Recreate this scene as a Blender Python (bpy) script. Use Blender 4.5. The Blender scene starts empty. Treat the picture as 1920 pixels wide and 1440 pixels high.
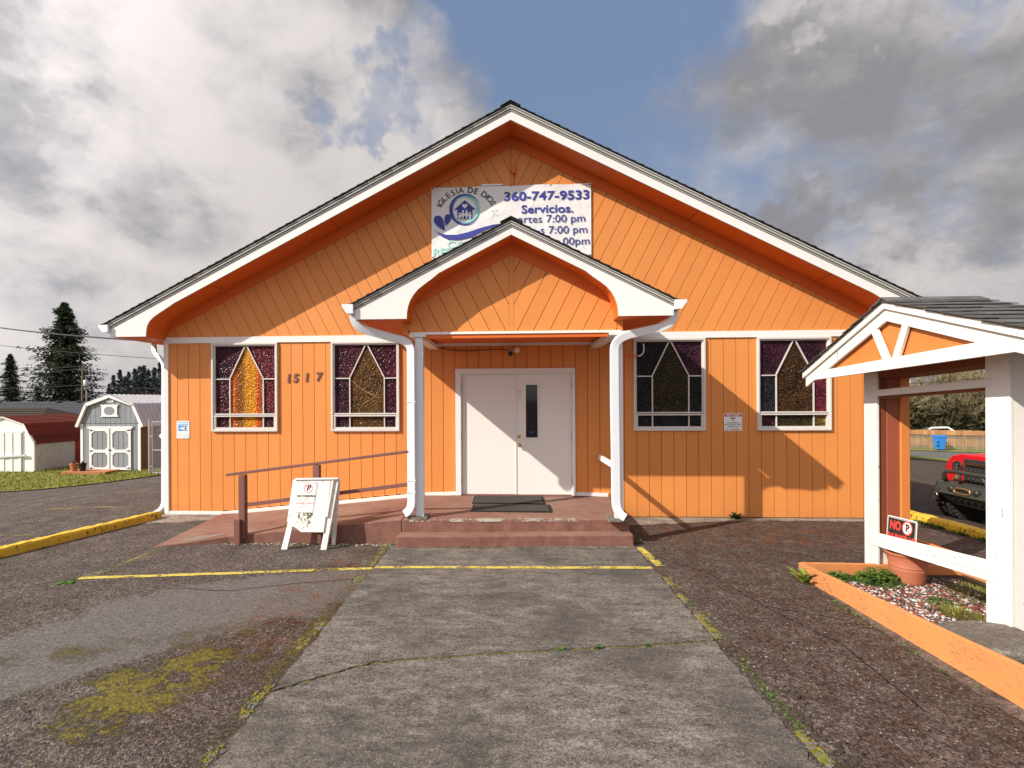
import bpy, bmesh, math, random
from mathutils import Vector, Matrix, noise as mnoise
R = math.radians
scene = bpy.context.scene
COL = scene.collection

# ------------------------------------------------------------------ camera
cam_d = bpy.data.cameras.new("camera")
cam = bpy.data.objects.new("camera", cam_d)
COL.objects.link(cam)
YAW, ROLL = 2.97, 0.2865
cam.matrix_world = (Matrix.Translation((0, -8.94, 1.95)) @ Matrix.Rotation(R(YAW), 4, 'Z')
                    @ Matrix.Rotation(R(90), 4, 'X') @ Matrix.Rotation(-R(ROLL), 4, 'Z'))
cam_d.sensor_width = 36
cam_d.lens = 1000 / 1920 * 36
cam_d.shift_x = (960 - 908) / 1920
cam_d.shift_y = 30 / 1920
cam_d.clip_start = 0.05
cam_d.clip_end = 6000
scene.camera = cam

# ------------------------------------------------------------------ light
SUN_TRAVEL = Vector((1.53, 1.0, -1.28)).normalized()
sun_d = bpy.data.lights.new("sun", 'SUN')
sun_d.energy = 4.3
sun_d.angle = R(0.5)
sun_d.color = (1.0, 0.93, 0.83)
sun = bpy.data.objects.new("sun", sun_d)
COL.objects.link(sun)
sun.rotation_euler = SUN_TRAVEL.to_track_quat('-Z', 'Y').to_euler()
sun.location = (-20, -20, 30)
SUN_ELEV = math.asin(-SUN_TRAVEL.z)
SUN_ROT = math.atan2(-SUN_TRAVEL.x, -SUN_TRAVEL.y)

scene.view_settings.view_transform = 'Standard'
scene.view_settings.look = 'None'
scene.view_settings.gamma = 1
scene.view_settings.exposure = 0.42
scene.view_settings.use_curve_mapping = False
scene.render.resolution_x, scene.render.resolution_y = 1024, 768

# ------------------------------------------------------------------ node helper
class NT:
    def __init__(self, tree):
        self.t = tree
        self.n = tree.nodes
        self.l = tree.links
    def _in(self, sock, v):
        if v is None: return
        if isinstance(v, bpy.types.NodeSocket): self.l.new(v, sock)
        else:
            if isinstance(v, (tuple, list)) and len(v) == 3 and len(sock.default_value) == 4: v = (*v, 1)
            sock.default_value = v
    def pos(self):
        return self.n.new('ShaderNodeNewGeometry').outputs['Position']
    def scl(self, vec, s):
        m = self.n.new('ShaderNodeVectorMath'); m.operation = 'MULTIPLY'
        self._in(m.inputs[0], vec); m.inputs[1].default_value = s
        return m.outputs[0]
    def sub(self, vec, s):
        m = self.n.new('ShaderNodeVectorMath'); m.operation = 'SUBTRACT'
        self._in(m.inputs[0], vec); m.inputs[1].default_value = s
        return m.outputs[0]
    def vop(self, op, a, b):
        m = self.n.new('ShaderNodeVectorMath'); m.operation = op
        self._in(m.inputs[0], a); self._in(m.inputs[1], b)
        return m.outputs[1] if op in ('LENGTH', 'DOT_PRODUCT', 'DISTANCE') else m.outputs[0]
    def xyz(self, vec):
        m = self.n.new('ShaderNodeSeparateXYZ'); self._in(m.inputs[0], vec)
        return m.outputs[0], m.outputs[1], m.outputs[2]
    def comb(self, x, y, z):
        m = self.n.new('ShaderNodeCombineXYZ')
        for i, v in enumerate((x, y, z)): self._in(m.inputs[i], v)
        return m.outputs[0]
    def math(self, op, a, b=None, c=None, clamp=False):
        m = self.n.new('ShaderNodeMath'); m.operation = op; m.use_clamp = clamp
        self._in(m.inputs[0], a); self._in(m.inputs[1], b); self._in(m.inputs[2], c)
        return m.outputs[0]
    def noise(self, scale, detail=4, rough=0.5, vec=None, dist=0.0, color=False):
        m = self.n.new('ShaderNodeTexNoise')
        if vec is None: vec = self.pos()
        self.l.new(vec, m.inputs['Vector'])
        m.inputs['Scale'].default_value = scale; m.inputs['Detail'].default_value = detail
        m.inputs['Roughness'].default_value = rough; m.inputs['Distortion'].default_value = dist
        return m.outputs['Color'] if color else m.outputs['Fac']
    def vor(self, scale, vec=None, feature='F1', out='Distance', rand=1.0):
        m = self.n.new('ShaderNodeTexVoronoi'); m.feature = feature
        if vec is None: vec = self.pos()
        self.l.new(vec, m.inputs['Vector'])
        m.inputs['Scale'].default_value = scale
        m.inputs['Randomness'].default_value = rand
        return m.outputs[out]
    def ramp(self, fac, stops, interp='LINEAR'):
        m = self.n.new('ShaderNodeValToRGB'); self._in(m.inputs[0], fac)
        cr = m.color_ramp; cr.interpolation = interp
        while len(cr.elements) < len(stops): cr.elements.new(0.5)
        for e, (p, c) in zip(cr.elements, stops):
            e.position = p
            e.color = (c, c, c, 1) if isinstance(c, (int, float)) else (*c, 1)
        return m.outputs[0]
    def sstep(self, v, a, b):
        m = self.n.new('ShaderNodeMapRange'); m.interpolation_type = 'SMOOTHSTEP'
        self._in(m.inputs[0], v); m.inputs[1].default_value = a; m.inputs[2].default_value = b
        m.inputs[3].default_value = 0; m.inputs[4].default_value = 1
        return m.outputs[0]
    def mix(self, fac, a, b, blend='MIX'):
        m = self.n.new('ShaderNodeMix'); m.data_type = 'RGBA'; m.blend_type = blend
        self._in(m.inputs[0], fac); self._in(m.inputs[6], a); self._in(m.inputs[7], b)
        return m.outputs[2]
    def bump(self, h, strength=0.3, dist=0.01, normal=None):
        m = self.n.new('ShaderNodeBump'); self._in(m.inputs['Height'], h)
        m.inputs['Strength'].default_value = strength; m.inputs['Distance'].default_value = dist
        if normal is not None: self.l.new(normal, m.inputs['Normal'])
        return m.outputs[0]
    def rand(self):
        return self.n.new('ShaderNodeObjectInfo').outputs['Random']

def new_mat(name):
    m = bpy.data.materials.new(name); m.use_nodes = True
    nt = NT(m.node_tree)
    b = m.node_tree.nodes['Principled BSDF']
    return m, nt, b

# ------------------------------------------------------------------ world
world = bpy.data.worlds.new("World"); scene.world = world
world.use_nodes = True
w = NT(world.node_tree)
bg = world.node_tree.nodes['Background']
bg.inputs['Strength'].default_value = 0.1
skyt = w.n.new('ShaderNodeTexSky'); skyt.sky_type = 'NISHITA'; skyt.sun_disc = False
skyt.sun_elevation = SUN_ELEV; skyt.sun_rotation = SUN_ROT
skyt.air_density = 1.0; skyt.dust_density = 1.5; skyt.ozone_density = 1.0
tc = w.n.new('ShaderNodeTexCoord').outputs['Generated']
dirn = w.vop('NORMALIZE', tc, (0, 0, 0))
def skydir(px, py):
    a, b = (px - 908) / 1000, (750 - py) / 1000
    th = R(YAW)
    return Vector((a * math.cos(th) - math.sin(th), a * math.sin(th) + math.cos(th), b)).normalized()
def blob(px, py, deg0, deg1):
    d = w.vop('DOT_PRODUCT', wdir, tuple(skydir(px, py)))
    return w.sstep(d, math.cos(R(deg0)), math.cos(R(deg1)))
# clouds: turbulent density round the whole sky, heavier in banks, with torn blue gaps
warp = w.noise(2.4, 6, 0.6, dirn, color=True)
wv = w.vop('SUBTRACT', warp, (0.5, 0.5, 0.5))
wdir = w.vop('ADD', dirn, w.scl(wv, (0.30, 0.30, 0.30)))
soft = w.vop('ADD', dirn, w.scl(wv, (0.12, 0.12, 0.12)))
sx, sy, sz = w.xyz(soft)
flat = w.comb(sx, sy, w.math('MULTIPLY', sz, 1.7))
n1 = w.noise(3.0, 10, 0.55, flat)
n2 = w.noise(9.0, 8, 0.6, flat)
acc = w.math('ADD', w.math('MULTIPLY', n1, 0.9), w.math('MULTIPLY', n2, 0.26))
acc = w.math('SUBTRACT', acc, 0.0)
for (px, py, d0, d1, wt) in [(400, 400, 36, 14, .36), (60, 300, 26, 6, .12), (740, 190, 13, 5, .50), (610, 220, 18, 7, .42), (1600, 330, 24, 8, .30),
                             (1330, 500, 15, 4, .20), (1800, 560, 18, 5, .20), (1750, 90, 18, 5, .32), (1500, 150, 10, 3, .12),
                             (1060, 130, 17, 6, -.44), (1230, 240, 12, 3, -.20), (1010, 40, 12, 3, -.3), (1840, 350, 9, 2, -.26),
                             (450, 40, 10, 2, -.20), (630, 390, 9, 2, -.10), (130, 420, 9, 2, -.12), (800, 70, 8, 2, -.2), (1560, 490, 7, 2, -.12)]:
    acc = w.math('ADD', acc, w.math('MULTIPLY', blob(px, py, d0, d1), wt))
side = w.sstep(w.math('SUBTRACT', 0.75, w.xyz(dirn)[1]), 0.0, 0.6)      # the rest of the sky is as cloudy as the part in view
acc = w.math('ADD', acc, w.math('MULTIPLY', side, 0.24))
cover = w.sstep(acc, 0.40, 1.0)
sh = w.noise(4.2, 9, 0.56, w.vop('ADD', flat, (0.03, 0.02, -0.08)))
sh3 = w.noise(12.0, 8, 0.6, flat)
shade = w.math('ADD', w.math('MULTIPLY', sh, 1.25), w.math('MULTIPLY', sh3, 0.28))
shade = w.math('SUBTRACT', shade, 0.11)
for (px, py, d0, d1, wt) in [(1640, 270, 18, 4, -.16), (1480, 400, 13, 3, -.16), (1800, 620, 12, 3, -.05), (560, 450, 22, 4, .12), (250, 560, 18, 3, .10), 
                             (60, 120, 22, 6, -.10), (1300, 420, 8, 2, .18), (1260, 500, 10, 3, .10), (420, 250, 18, 4, .10), (1150, 330, 8, 2, .12), (1450, 200, 7, 2, .14)]:
    shade = w.math('ADD', shade, w.math('MULTIPLY', blob(px, py, d0, d1), wt))
ccol = w.ramp(w.sstep(shade, 0.38, 0.92), [(0.0, (2.15, 2.08, 2.2)), (0.3, (2.9, 2.8, 2.9)), (0.6, (4.1, 3.85, 3.85)), (1.0, (5.2, 4.85, 4.75))])
# clouds towards the sun glow by forward scattering, turned up to fill the shade
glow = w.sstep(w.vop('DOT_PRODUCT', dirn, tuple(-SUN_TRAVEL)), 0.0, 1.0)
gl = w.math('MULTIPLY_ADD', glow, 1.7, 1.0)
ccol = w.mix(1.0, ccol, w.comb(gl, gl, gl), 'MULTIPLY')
blue = w.mix(0.75, skyt.outputs[0], (1.55, 2.15, 3.45))
hz = w.sstep(w.xyz(dirn)[2], 0.0, 0.30)
blue2 = w.mix(hz, (3.5, 3.6, 4.1), blue)
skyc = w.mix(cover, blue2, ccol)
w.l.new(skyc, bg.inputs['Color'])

# ------------------------------------------------------------------ mesh helpers
WO = {}
class MB:
    def __init__(self): self.v = []; self.f = []; self.mi = []
    def add(self, vs, fs, m=0):
        o = len(self.v); self.v += [tuple(p) for p in vs]
        for f in fs: self.f.append(tuple(i + o for i in f)); self.mi.append(m)
        return self
    def box(self, x0, x1, y0, y1, z0, z1, m=0):
        if x0 > x1: x0, x1 = x1, x0
        if y0 > y1: y0, y1 = y1, y0
        if z0 > z1: z0, z1 = z1, z0
        return self.add([(x0,y0,z0),(x1,y0,z0),(x1,y1,z0),(x0,y1,z0),(x0,y0,z1),(x1,y0,z1),(x1,y1,z1),(x0,y1,z1)],
                 [(0,3,2,1),(4,5,6,7),(0,1,5,4),(1,2,6,5),(2,3,7,6),(3,0,4,7)], m)
    def hexa(self, b, t, m=0):   # bottom quad (ccw from above), top quad
        return self.add(list(b)+list(t), [(0,3,2,1),(4,5,6,7),(0,1,5,4),(1,2,6,5),(2,3,7,6),(3,0,4,7)], m)
    def ext(self, pts, a, b, axis='y', m=0):
        n = len(pts)
        def P(p, q):
            return {'y': (p[0], q, p[1]), 'x': (q, p[0], p[1]), 'z': (p[0], p[1], q)}[axis]
        vs = [P(p, a) for p in pts] + [P(p, b) for p in pts]
        fs = [tuple(range(n)), tuple(range(2*n-1, n-1, -1))] + [(i, i+n, (i+1) % n + n, (i+1) % n) for i in range(n)]
        return self.add(vs, fs, m)
    def bar(self, p, q, w, h, up=(0,0,1), m=0):
        p, q = Vector(p), Vector(q); d = (q-p).normalized(); up = Vector(up)
        s = d.cross(up)
        if s.length < 1e-5: s = d.cross(Vector((1,0,0)))
        s.normalize(); u = s.cross(d).normalized()
        a, b = s*w/2, u*h/2
        return self.hexa([p-a-b, p+a-b, q+a-b, q-a-b], [p-a+b, p+a+b, q+a+b, q-a+b], m)
    def tube(self, pts, r, n=8, m=0, closed=False, caps=True, sx=1.0, sy=1.0, up=(0,0,1)):
        pts = [Vector(p) for p in pts]; N = len(pts); vs = []; fs = []
        rr = r if isinstance(r, (list, tuple)) else [r]*N
        prev = None
        for i, p in enumerate(pts):
            if closed: d = pts[(i+1) % N]-pts[i-1]
            else: d = pts[min(i+1, N-1)]-pts[max(i-1, 0)]
            d.normalize()
            u = prev if prev is not None else Vector(up)
            s = d.cross(u)
            if s.length < 1e-4: s = d.cross(Vector((1, 0.1, 0)))
            s.normalize(); u = s.cross(d).normalized(); prev = u
            for k in range(n):
                a = 2*math.pi*(k+0.5)/n
                vs.append(p + s*math.cos(a)*rr[i]*sx + u*math.sin(a)*rr[i]*sy)
        M = N if closed else N-1
        for i in range(M):
            j = (i+1) % N
            for k in range(n):
                fs.append((i*n+k, i*n+(k+1) % n, j*n+(k+1) % n, j*n+k))
        if caps and not closed:
            fs.append(tuple(range(n-1, -1, -1))); fs.append(tuple((N-1)*n+k for k in range(n)))
        return self.add(vs, fs, m)
    def lathe(self, prof, c=(0,0,0), n=24, m=0, axis='z'):
        vs = []; fs = []
        for (r, z) in prof:
            for k in range(n):
                a = 2*math.pi*k/n
                if axis == 'z': vs.append((c[0]+r*math.cos(a), c[1]+r*math.sin(a), c[2]+z))
                elif axis == 'y': vs.append((c[0]+r*math.cos(a), c[1]+z, c[2]+r*math.sin(a)))
                else: vs.append((c[0]+z, c[1]+r*math.cos(a), c[2]+r*math.sin(a)))
        for i in range(len(prof)-1):
            for k in range(n):
                fs.append((i*n+k, i*n+(k+1) % n, (i+1)*n+(k+1) % n, (i+1)*n+k))
        if prof[0][0] > 1e-4: fs.append(tuple(range(n-1, -1, -1)))
        if prof[-1][0] > 1e-4: fs.append(tuple((len(prof)-1)*n+k for k in range(n)))
        return self.add(vs, fs, m)
    def build(self, name, mat, parent=None, org=None, bevel=0, smooth=False, recalc=True, seg=1):
        if org is None: org = WO[parent] if parent is not None else Vector((0,0,0))
        org = Vector(org)
        me = bpy.data.meshes.new(name)
        me.from_pydata([(x-org.x, y-org.y, z-org.z) for x, y, z in self.v], [], self.f)
        mats = mat if isinstance(mat, (list, tuple)) else [mat]
        for mm in mats: me.materials.append(mm)
        if len(mats) > 1: me.polygons.foreach_set('material_index', self.mi)
        if recalc:
            bm = bmesh.new(); bm.from_mesh(me)
            bmesh.ops.remove_doubles(bm, verts=bm.verts, dist=1e-5)
            bmesh.ops.recalc_face_normals(bm, faces=bm.faces); bm.to_mesh(me); bm.free()
        if smooth: me.polygons.foreach_set('use_smooth', [True]*len(me.polygons))
        me.update()
        return place(me, name, parent, org, bevel=bevel, seg=seg)
def place(me, name, parent, org, rot=None, scale=None, bevel=0, seg=1):
    o = bpy.data.objects.new(name, me); COL.objects.link(o)
    org = Vector(org); WO[o] = org
    if parent is not None:
        o.parent = parent; o.location = org - WO[parent]
    else: o.location = org
    if rot is not None: o.rotation_euler = rot
    if scale is not None: o.scale = scale
    if bevel:
        b = o.modifiers.new('bevel', 'BEVEL'); b.width = bevel; b.segments = seg; b.limit_method = 'ANGLE'; b.angle_limit = R(40)
        b.harden_normals = False
    return o
def thing(name, label, cat, loc=(0,0,0), group=None):
    o = bpy.data.objects.new(name, None); COL.objects.link(o); o.location = loc; WO[o] = Vector(loc)
    o.empty_display_size = 0.2
    return tag(o, label, cat, group)
def tag(o, label, cat, group=None):
    o['label'] = label; o['category'] = cat
    if group: o['group'] = group
    return o
def struct(o): o['kind'] = 'structure'; return o
def stuff(o, label=None, cat=None):
    o['kind'] = 'stuff'
    if label: o['label'] = label; o['category'] = cat
    return o
def lab(o, label): o['label'] = label; return o
def ss(a, b, x):
    t = max(0.0, min(1.0, (x-a)/(b-a))); return t*t*(3-2*t)
def gz(x, y=0):
    return -0.52*ss(-7.2, -14, x)-2.0*ss(-20, -34, x)-0.25*ss(6.7, 8.3, x)-1.65*ss(8, 30, x)
FONT = None
def text_mesh(s, size, bold=0.0, align='CENTER', shear=0.0, depth=0.0, space=1.0, xs=1.0):
    c = bpy.data.curves.new('t', 'FONT'); c.body = s; c.size = size; c.align_x = align; c.align_y = 'CENTER'
    c.offset = bold; c.extrude = depth; c.shear = shear; c.space_character = space; c.resolution_u = 3
    o = bpy.data.objects.new('t', c); COL.objects.link(o)
    dg = bpy.context.evaluated_depsgraph_get()
    me = bpy.data.meshes.new_from_object(o.evaluated_get(dg))
    bpy.data.objects.remove(o); bpy.data.curves.remove(c)
    if xs != 1.0:
        for v in me.vertices: v.co.x *= xs
    return me
def text_on(name, s, size, mat, parent, pos, rot=(math.pi/2, 0, 0), **kw):
    me = text_mesh(s, size, **kw); me.materials.clear(); me.materials.append(mat)
    return place(me, name, parent, pos, rot=rot)
# ------------------------------------------------------------------ materials
def paint(name, col, rough=0.55, var=0.08, grain=True, dirt=0.0, dirtcol=(0.12, 0.1, 0.07), bump=0.12, chip=0.0, chipcol=(0.2, 0.17, 0.13), objvar=0.06, spec=0.35, gdir='z'):
    m, n, b = new_mat(name)
    p = n.pos()
    big = n.noise(1.3, 4, 0.6, p)
    st = {'z': (9, 9, 0.7), 'y': (9, 0.7, 9), 'x': (0.7, 9, 9)}[gdir]
    gr = n.noise(14, 5, 0.6, n.scl(p, st))
    f = n.math('ADD', n.math('MULTIPLY', big, 0.6), n.math('MULTIPLY', gr, 0.4))
    lo = tuple(c*(1-var) for c in col); hi = tuple(min(1, c*(1+var)) for c in col)
    c = n.ramp(f, [(0.3, lo), (0.7, hi)])
    if objvar:
        r = n.math('MULTIPLY_ADD', n.rand(), objvar*2, 1-objvar)
        c = n.mix(1.0, c, n.comb(r, r, r), 'MULTIPLY')
    if dirt:
        d = n.sstep(n.noise(4.0, 8, 0.7, n.scl(p, (1, 1, 0.45))), 0.62-0.1*dirt, 0.85)
        c = n.mix(n.math('MULTIPLY', d, dirt), c, dirtcol)
    if chip:
        k = n.noise(26, 6, 0.75, n.scl(p, st if gdir != 'z' else (1, 1, 0.35)))
        k2 = n.noise(2.0, 4, 0.6, p)
        k = n.sstep(n.math('ADD', k, n.math('MULTIPLY', k2, 0.35)), 0.92-chip*0.24, 0.95-chip*0.24)
        c = n.mix(k, c, chipcol)
    n.l.new(c, b.inputs['Base Color'])
    b.inputs['Roughness'].default_value = rough
    b.inputs['Specular IOR Level'].default_value = spec
    h = n.math('ADD', n.math('MULTIPLY', gr, 0.6 if grain else 0.1), n.math('MULTIPLY', n.noise(60, 3, 0.6, p), 0.4))
    n.l.new(n.bump(h, bump, 0.01), b.inputs['Normal'])
    return m
def plain(name, col, rough=0.5, metal=0.0, spec=0.5, emit=None):
    m, n, b = new_mat(name)
    v = n.noise(6, 4, 0.6)
    c = n.ramp(v, [(0.3, tuple(x*0.9 for x in col)), (0.7, tuple(min(1, x*1.08) for x in col))])
    n.l.new(c, b.inputs['Base Color'])
    b.inputs['Roughness'].default_value = rough; b.inputs['Metallic'].default_value = metal
    b.inputs['Specular IOR Level'].default_value = spec
    return m
ORANGE = (0.715, 0.262, 0.066)
M = {}
M['orange'] = paint('orange siding paint', ORANGE, var=0.05, bump=0.10, dirt=0.06, objvar=0.035)
_m = M['orange']; _n = NT(_m.node_tree); _b = _m.node_tree.nodes['Principled BSDF']
_src = _b.inputs['Base Color'].links[0].from_socket; _p = _n.pos(); _z = _n.xyz(_p)[2]
_spl = _n.math('MULTIPLY', _n.math('SUBTRACT', 1.0, _n.sstep(_n.math('ADD', _z, _n.math('MULTIPLY', _n.noise(9, 6, .7, _p), .25)), .05, .42)), .38)
_str = _n.math('MULTIPLY', _n.sstep(_n.noise(5, 7, .7, _n.scl(_p, (2.2, 2.2, .16))), .56, .78), .16)
_c = _n.mix(_n.math('ADD', _spl, _str), _src, (0.42, 0.17, 0.06))
_n.l.new(_c, _b.inputs['Base Color'])
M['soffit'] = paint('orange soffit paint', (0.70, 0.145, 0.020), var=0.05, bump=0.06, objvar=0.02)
M['groove'] = plain('groove backing', (0.22, 0.055, 0.014), 0.9, spec=0.1)
M['white'] = paint('white trim paint', (0.79, 0.77, 0.745), var=0.05, dirt=0.38, dirtcol=(0.5, 0.46, 0.4), bump=0.08, chip=0.12, chipcol=(0.45, 0.4, 0.34))
M['whiterough'] = paint('weathered white paint', (0.78, 0.75, 0.70), var=0.08, dirt=0.5, dirtcol=(0.50, 0.42, 0.32), bump=0.35, chip=0.42, chipcol=(0.3, 0.22, 0.15))
M['metalwhite'] = paint('white gutter enamel', (0.75, 0.775, 0.81), rough=0.34, var=0.05, grain=False, dirt=0.5, dirtcol=(0.45, 0.44, 0.42), bump=0.04)
M['mould'] = paint('grey drip moulding', (0.46, 0.455, 0.43), rough=0.45, var=0.06, dirt=0.3, bump=0.06, gdir='x')
M['frame'] = paint('aluminium window frame', (0.66, 0.62, 0.58), rough=0.4, var=0.04, dirt=0.2, dirtcol=(0.4, 0.35, 0.3), bump=0.04)
M['door'] = paint('white door enamel', (0.80, 0.775, 0.73), rough=0.42, var=0.015, grain=False, dirt=0.05, dirtcol=(0.6, 0.55, 0.48), bump=0.03, objvar=0.01)
M['brown'] = paint('brown rail paint', (0.21, 0.09, 0.07), rough=0.6, var=0.12, dirt=0.2, bump=0.15, chip=0.3, chipcol=(0.3, 0.22, 0.18))
M['shingle'] = None
def shingle(name, a, bcol, light):
    m, n, b = new_mat(name)
    p = n.pos()
    s = n.noise(160, 3, 0.7, p); s2 = n.noise(5, 5, 0.6, p)
    c = n.mix(n.sstep(s, 0.35, 0.7), a, bcol)
    c = n.mix(n.math('MULTIPLY', n.sstep(s2, 0.5, 0.75), 0.5), c, light)
    r = n.math('MULTIPLY_ADD', n.rand(), 0.5, 0.75)
    c = n.mix(1.0, c, n.comb(r, r, r), 'MULTIPLY')
    n.l.new(c, b.inputs['Base Color']); b.inputs['Roughness'].default_value = 0.95
    b.inputs['Specular IOR Level'].default_value = 0.2
    n.l.new(n.bump(s, 0.5, 0.004), b.inputs['Normal'])
    return m
M['shingle'] = shingle('dark asphalt shingle', (0.010, 0.010, 0.009), (0.034, 0.034, 0.031), (0.05, 0.05, 0.042))
M['shingle2'] = shingle('weathered grey shingle', (0.06, 0.06, 0.058), (0.15, 0.15, 0.145), (0.22, 0.22, 0.19))
M['redroof'] = shingle('red felt shingle', (0.07, 0.014, 0.009), (0.24, 0.04, 0.024), (0.06, 0.02, 0.014))
M['mossroof'] = shingle('brown mossy roof', (0.035, 0.028, 0.024), (0.09, 0.07, 0.055), (0.11, 0.09, 0.02))
M['greyroof'] = shingle('charcoal roof', (0.045, 0.047, 0.052), (0.07, 0.072, 0.078), (0.085, 0.085, 0.09))
# asphalt / ground ------------------------------------------------------
def spot(n, p, cx, cy, rx, ry, ang, soft=0.5):
    q = n.sub(p, (cx, cy, 0)); x, y, z = n.xyz(q)
    c, s = math.cos(ang), math.sin(ang)
    u = n.math('ADD', n.math('MULTIPLY', x, c/rx), n.math('MULTIPLY', y, s/rx))
    v = n.math('ADD', n.math('MULTIPLY', x, -s/ry), n.math('MULTIPLY', y, c/ry))
    d = n.math('SQRT', n.math('ADD', n.math('MULTIPLY', u, u), n.math('MULTIPLY', v, v)))
    return n.math('SUBTRACT', 1.0, n.sstep(d, 1-soft, 1+soft))
def ground_mat():
    m, n, b = new_mat('old mossy asphalt')
    p = n.pos(); x, y, z = n.xyz(p)
    flat = n.comb(x, y, 0.0)
    big = n.noise(0.55, 6, 0.62, flat); med = n.noise(2.6, 7, 0.66, flat); fine = n.noise(28, 5, 0.75, flat)
    vf = n.vor(95, flat, out='Distance'); vc = n.vor(95, flat, out='Color')
    vc2 = n.vor(38, flat, out='Color')
    base = n.ramp(n.math('ADD', n.math('MULTIPLY', med, 0.6), n.math('MULTIPLY', fine, 0.5)),
                  [(0.35, (0.030, 0.026, 0.024)), (0.55, (0.078, 0.070, 0.066)), (0.75, (0.135, 0.124, 0.118))])
    xa, ya, za = n.xyz(n.vor(75, flat, out='Color')); xb, yb, zb = n.xyz(n.vor(170, flat, out='Color'))
    gr_ = n.math('ADD', n.math('MULTIPLY', xa, 0.75), n.math('MULTIPLY', xb, 0.75))
    xc_, yc_, zc_ = n.xyz(n.vor(42, flat, out='Color'))
    gr_ = n.math('ADD', n.math('MULTIPLY', gr_, 0.48), n.math('MULTIPLY', xc_, 0.25))
    pit = n.sstep(n.noise(36, 6, 0.8, flat), 0.40, 0.52)
    grc = n.math('MULTIPLY', n.math('ADD', 0.22, n.math('MULTIPLY', n.math('POWER', gr_, 1.8), 3.3)), n.math('MULTIPLY_ADD', pit, 0.62, 0.38))
    # worn smooth patches (sealed asphalt), left of the path
    sm = n.math('ADD', spot(n, flat, -2.75, -3.9, 1.5, .75, 0.5), spot(n, flat, -4.0, -5.6, 2.2, .55, 0.95))
    sm = n.math('ADD', sm, n.math('MULTIPLY', spot(n, flat, -3.3, -4.9, 2.6, .35, 0.9), 0.8))
    sm = n.sstep(n.math('ADD', sm, n.math('MULTIPLY', n.math('SUBTRACT', med, 0.5), 1.6)), 0.35, 0.75)
    c = n.mix(n.math('MULTIPLY', sm, 0.85), base, n.ramp(fine, [(0.3, (0.078, 0.078, 0.082)), (0.7, (0.120, 0.120, 0.122))]))
    # brown tint, strong right of the path and far left
    br = n.math('ADD', n.sstep(x, 1.5, 2.1), n.math('MULTIPLY', n.sstep(big, 0.5, 0.7), 0.55))
    br = n.math('ADD', br, spot(n, flat, -1.9, -4.1, .55, 1.7, -0.15))
    br = n.math('MULTIPLY', br, n.math('SUBTRACT', 1.0, n.math('MULTIPLY', sm, 0.8)))
    brm = n.math('MULTIPLY', n.math('MINIMUM', br, 1.0), n.sstep(n.noise(7, 8, 0.75, flat), 0.32, 0.62), clamp=True)
    c = n.mix(n.math('MULTIPLY', brm, 0.9), c, n.ramp(fine, [(0.35, (0.020, 0.012, 0.009)), (0.7, (0.085, 0.052, 0.038))]))
    # rust-orange algae near the wall on the right
    ru = n.math('MULTIPLY', n.math('ADD', spot(n, flat, 3.6, -1.0, 2.2, .8, -0.1), n.math('MULTIPLY', spot(n, flat, -2.0, -3.6, .5, 1.6, -0.1), .8)), n.sstep(n.noise(5, 8, 0.75, flat), 0.45, 0.68))
    c = n.mix(n.math('MULTIPLY', ru, 0.8), c, (0.115, 0.042, 0.008))
    grd = n.math('ADD', n.math('MULTIPLY', grc, n.math('SUBTRACT', 1.0, n.math('MULTIPLY', sm, 0.6))), n.math('MULTIPLY', sm, 0.6))
    c = n.mix(1.0, c, n.comb(grd, grd, grd), 'MULTIPLY')
    c = n.mix(1.0, c, (1.30, 1.17, 1.07), 'MULTIPLY')
    # yellow green moss
    ms = n.math('ADD', spot(n, flat, -2.30, -5.05, .42, .75, -0.30, 1.0), n.math('MULTIPLY', spot(n, flat, -3.45, -4.95, .85, .26, 0.45, 1.0), .8))
    ms = n.math('ADD', ms, n.math('MULTIPLY', spot(n, flat, -2.55, -5.8, .3, .5, -0.2, 1.0), .8))
    ms = n.math('ADD', ms, n.math('MULTIPLY', spot(n, flat, -3.1, -5.5, .6, .25, 0.5, 1.0), .7))
    ms = n.math('ADD', ms, n.math('MULTIPLY', spot(n, flat, 2.9, -6.1, .3, .8, 0.2, 1.0), .6))
    ms = n.math('ADD', ms, n.math('MULTIPLY', spot(n, flat, -2.6, -1.9, 1.6, .16, 0.06, 1.0), .7))
    ms = n.math('MULTIPLY', ms, n.math('MULTIPLY_ADD', n.sstep(n.noise(3.5, 6, 0.7, flat), 0.36, 0.60), 0.75, 0.25))
    # moss creeping along both edges of the path slab
    dl = n.math('ABSOLUTE', n.math('ADD', x, 1.70)); dr = n.math('ABSOLUTE', n.math('SUBTRACT', x, 1.70))
    edge = n.math('SUBTRACT', 1.0, n.sstep(n.math('MINIMUM', dl, dr), 0.02, 0.16))
    edge = n.math('MULTIPLY', edge, n.sstep(y, -9.5, -9.0)); edge = n.math('MULTIPLY', edge, n.math('SUBTRACT', 1.0, n.sstep(y, -1.9, -1.7)))
    ms = n.math('ADD', ms, n.math('MULTIPLY', edge, 0.62))
    mn = n.noise(30, 8, 0.85, flat)
    mm = n.math('MULTIPLY', n.sstep(n.math('ADD', n.math('MULTIPLY', ms, 0.36), mn), 0.68, 0.86), 0.85)
    c = n.mix(mm, c, n.ramp(fine, [(0.35, (0.07, 0.055, 0.008)), (0.65, (0.23, 0.185, 0.02))]))
    # pale chips of aggregate
    xr, yr, zr = n.xyz(vc); chip = n.math('MULTIPLY', n.sstep(xr, 0.90, 0.95), n.math('SUBTRACT', 1.0, n.sstep(vf, 0.0035, 0.006)))
    x2, y2, z2 = n.xyz(vc2)
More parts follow.
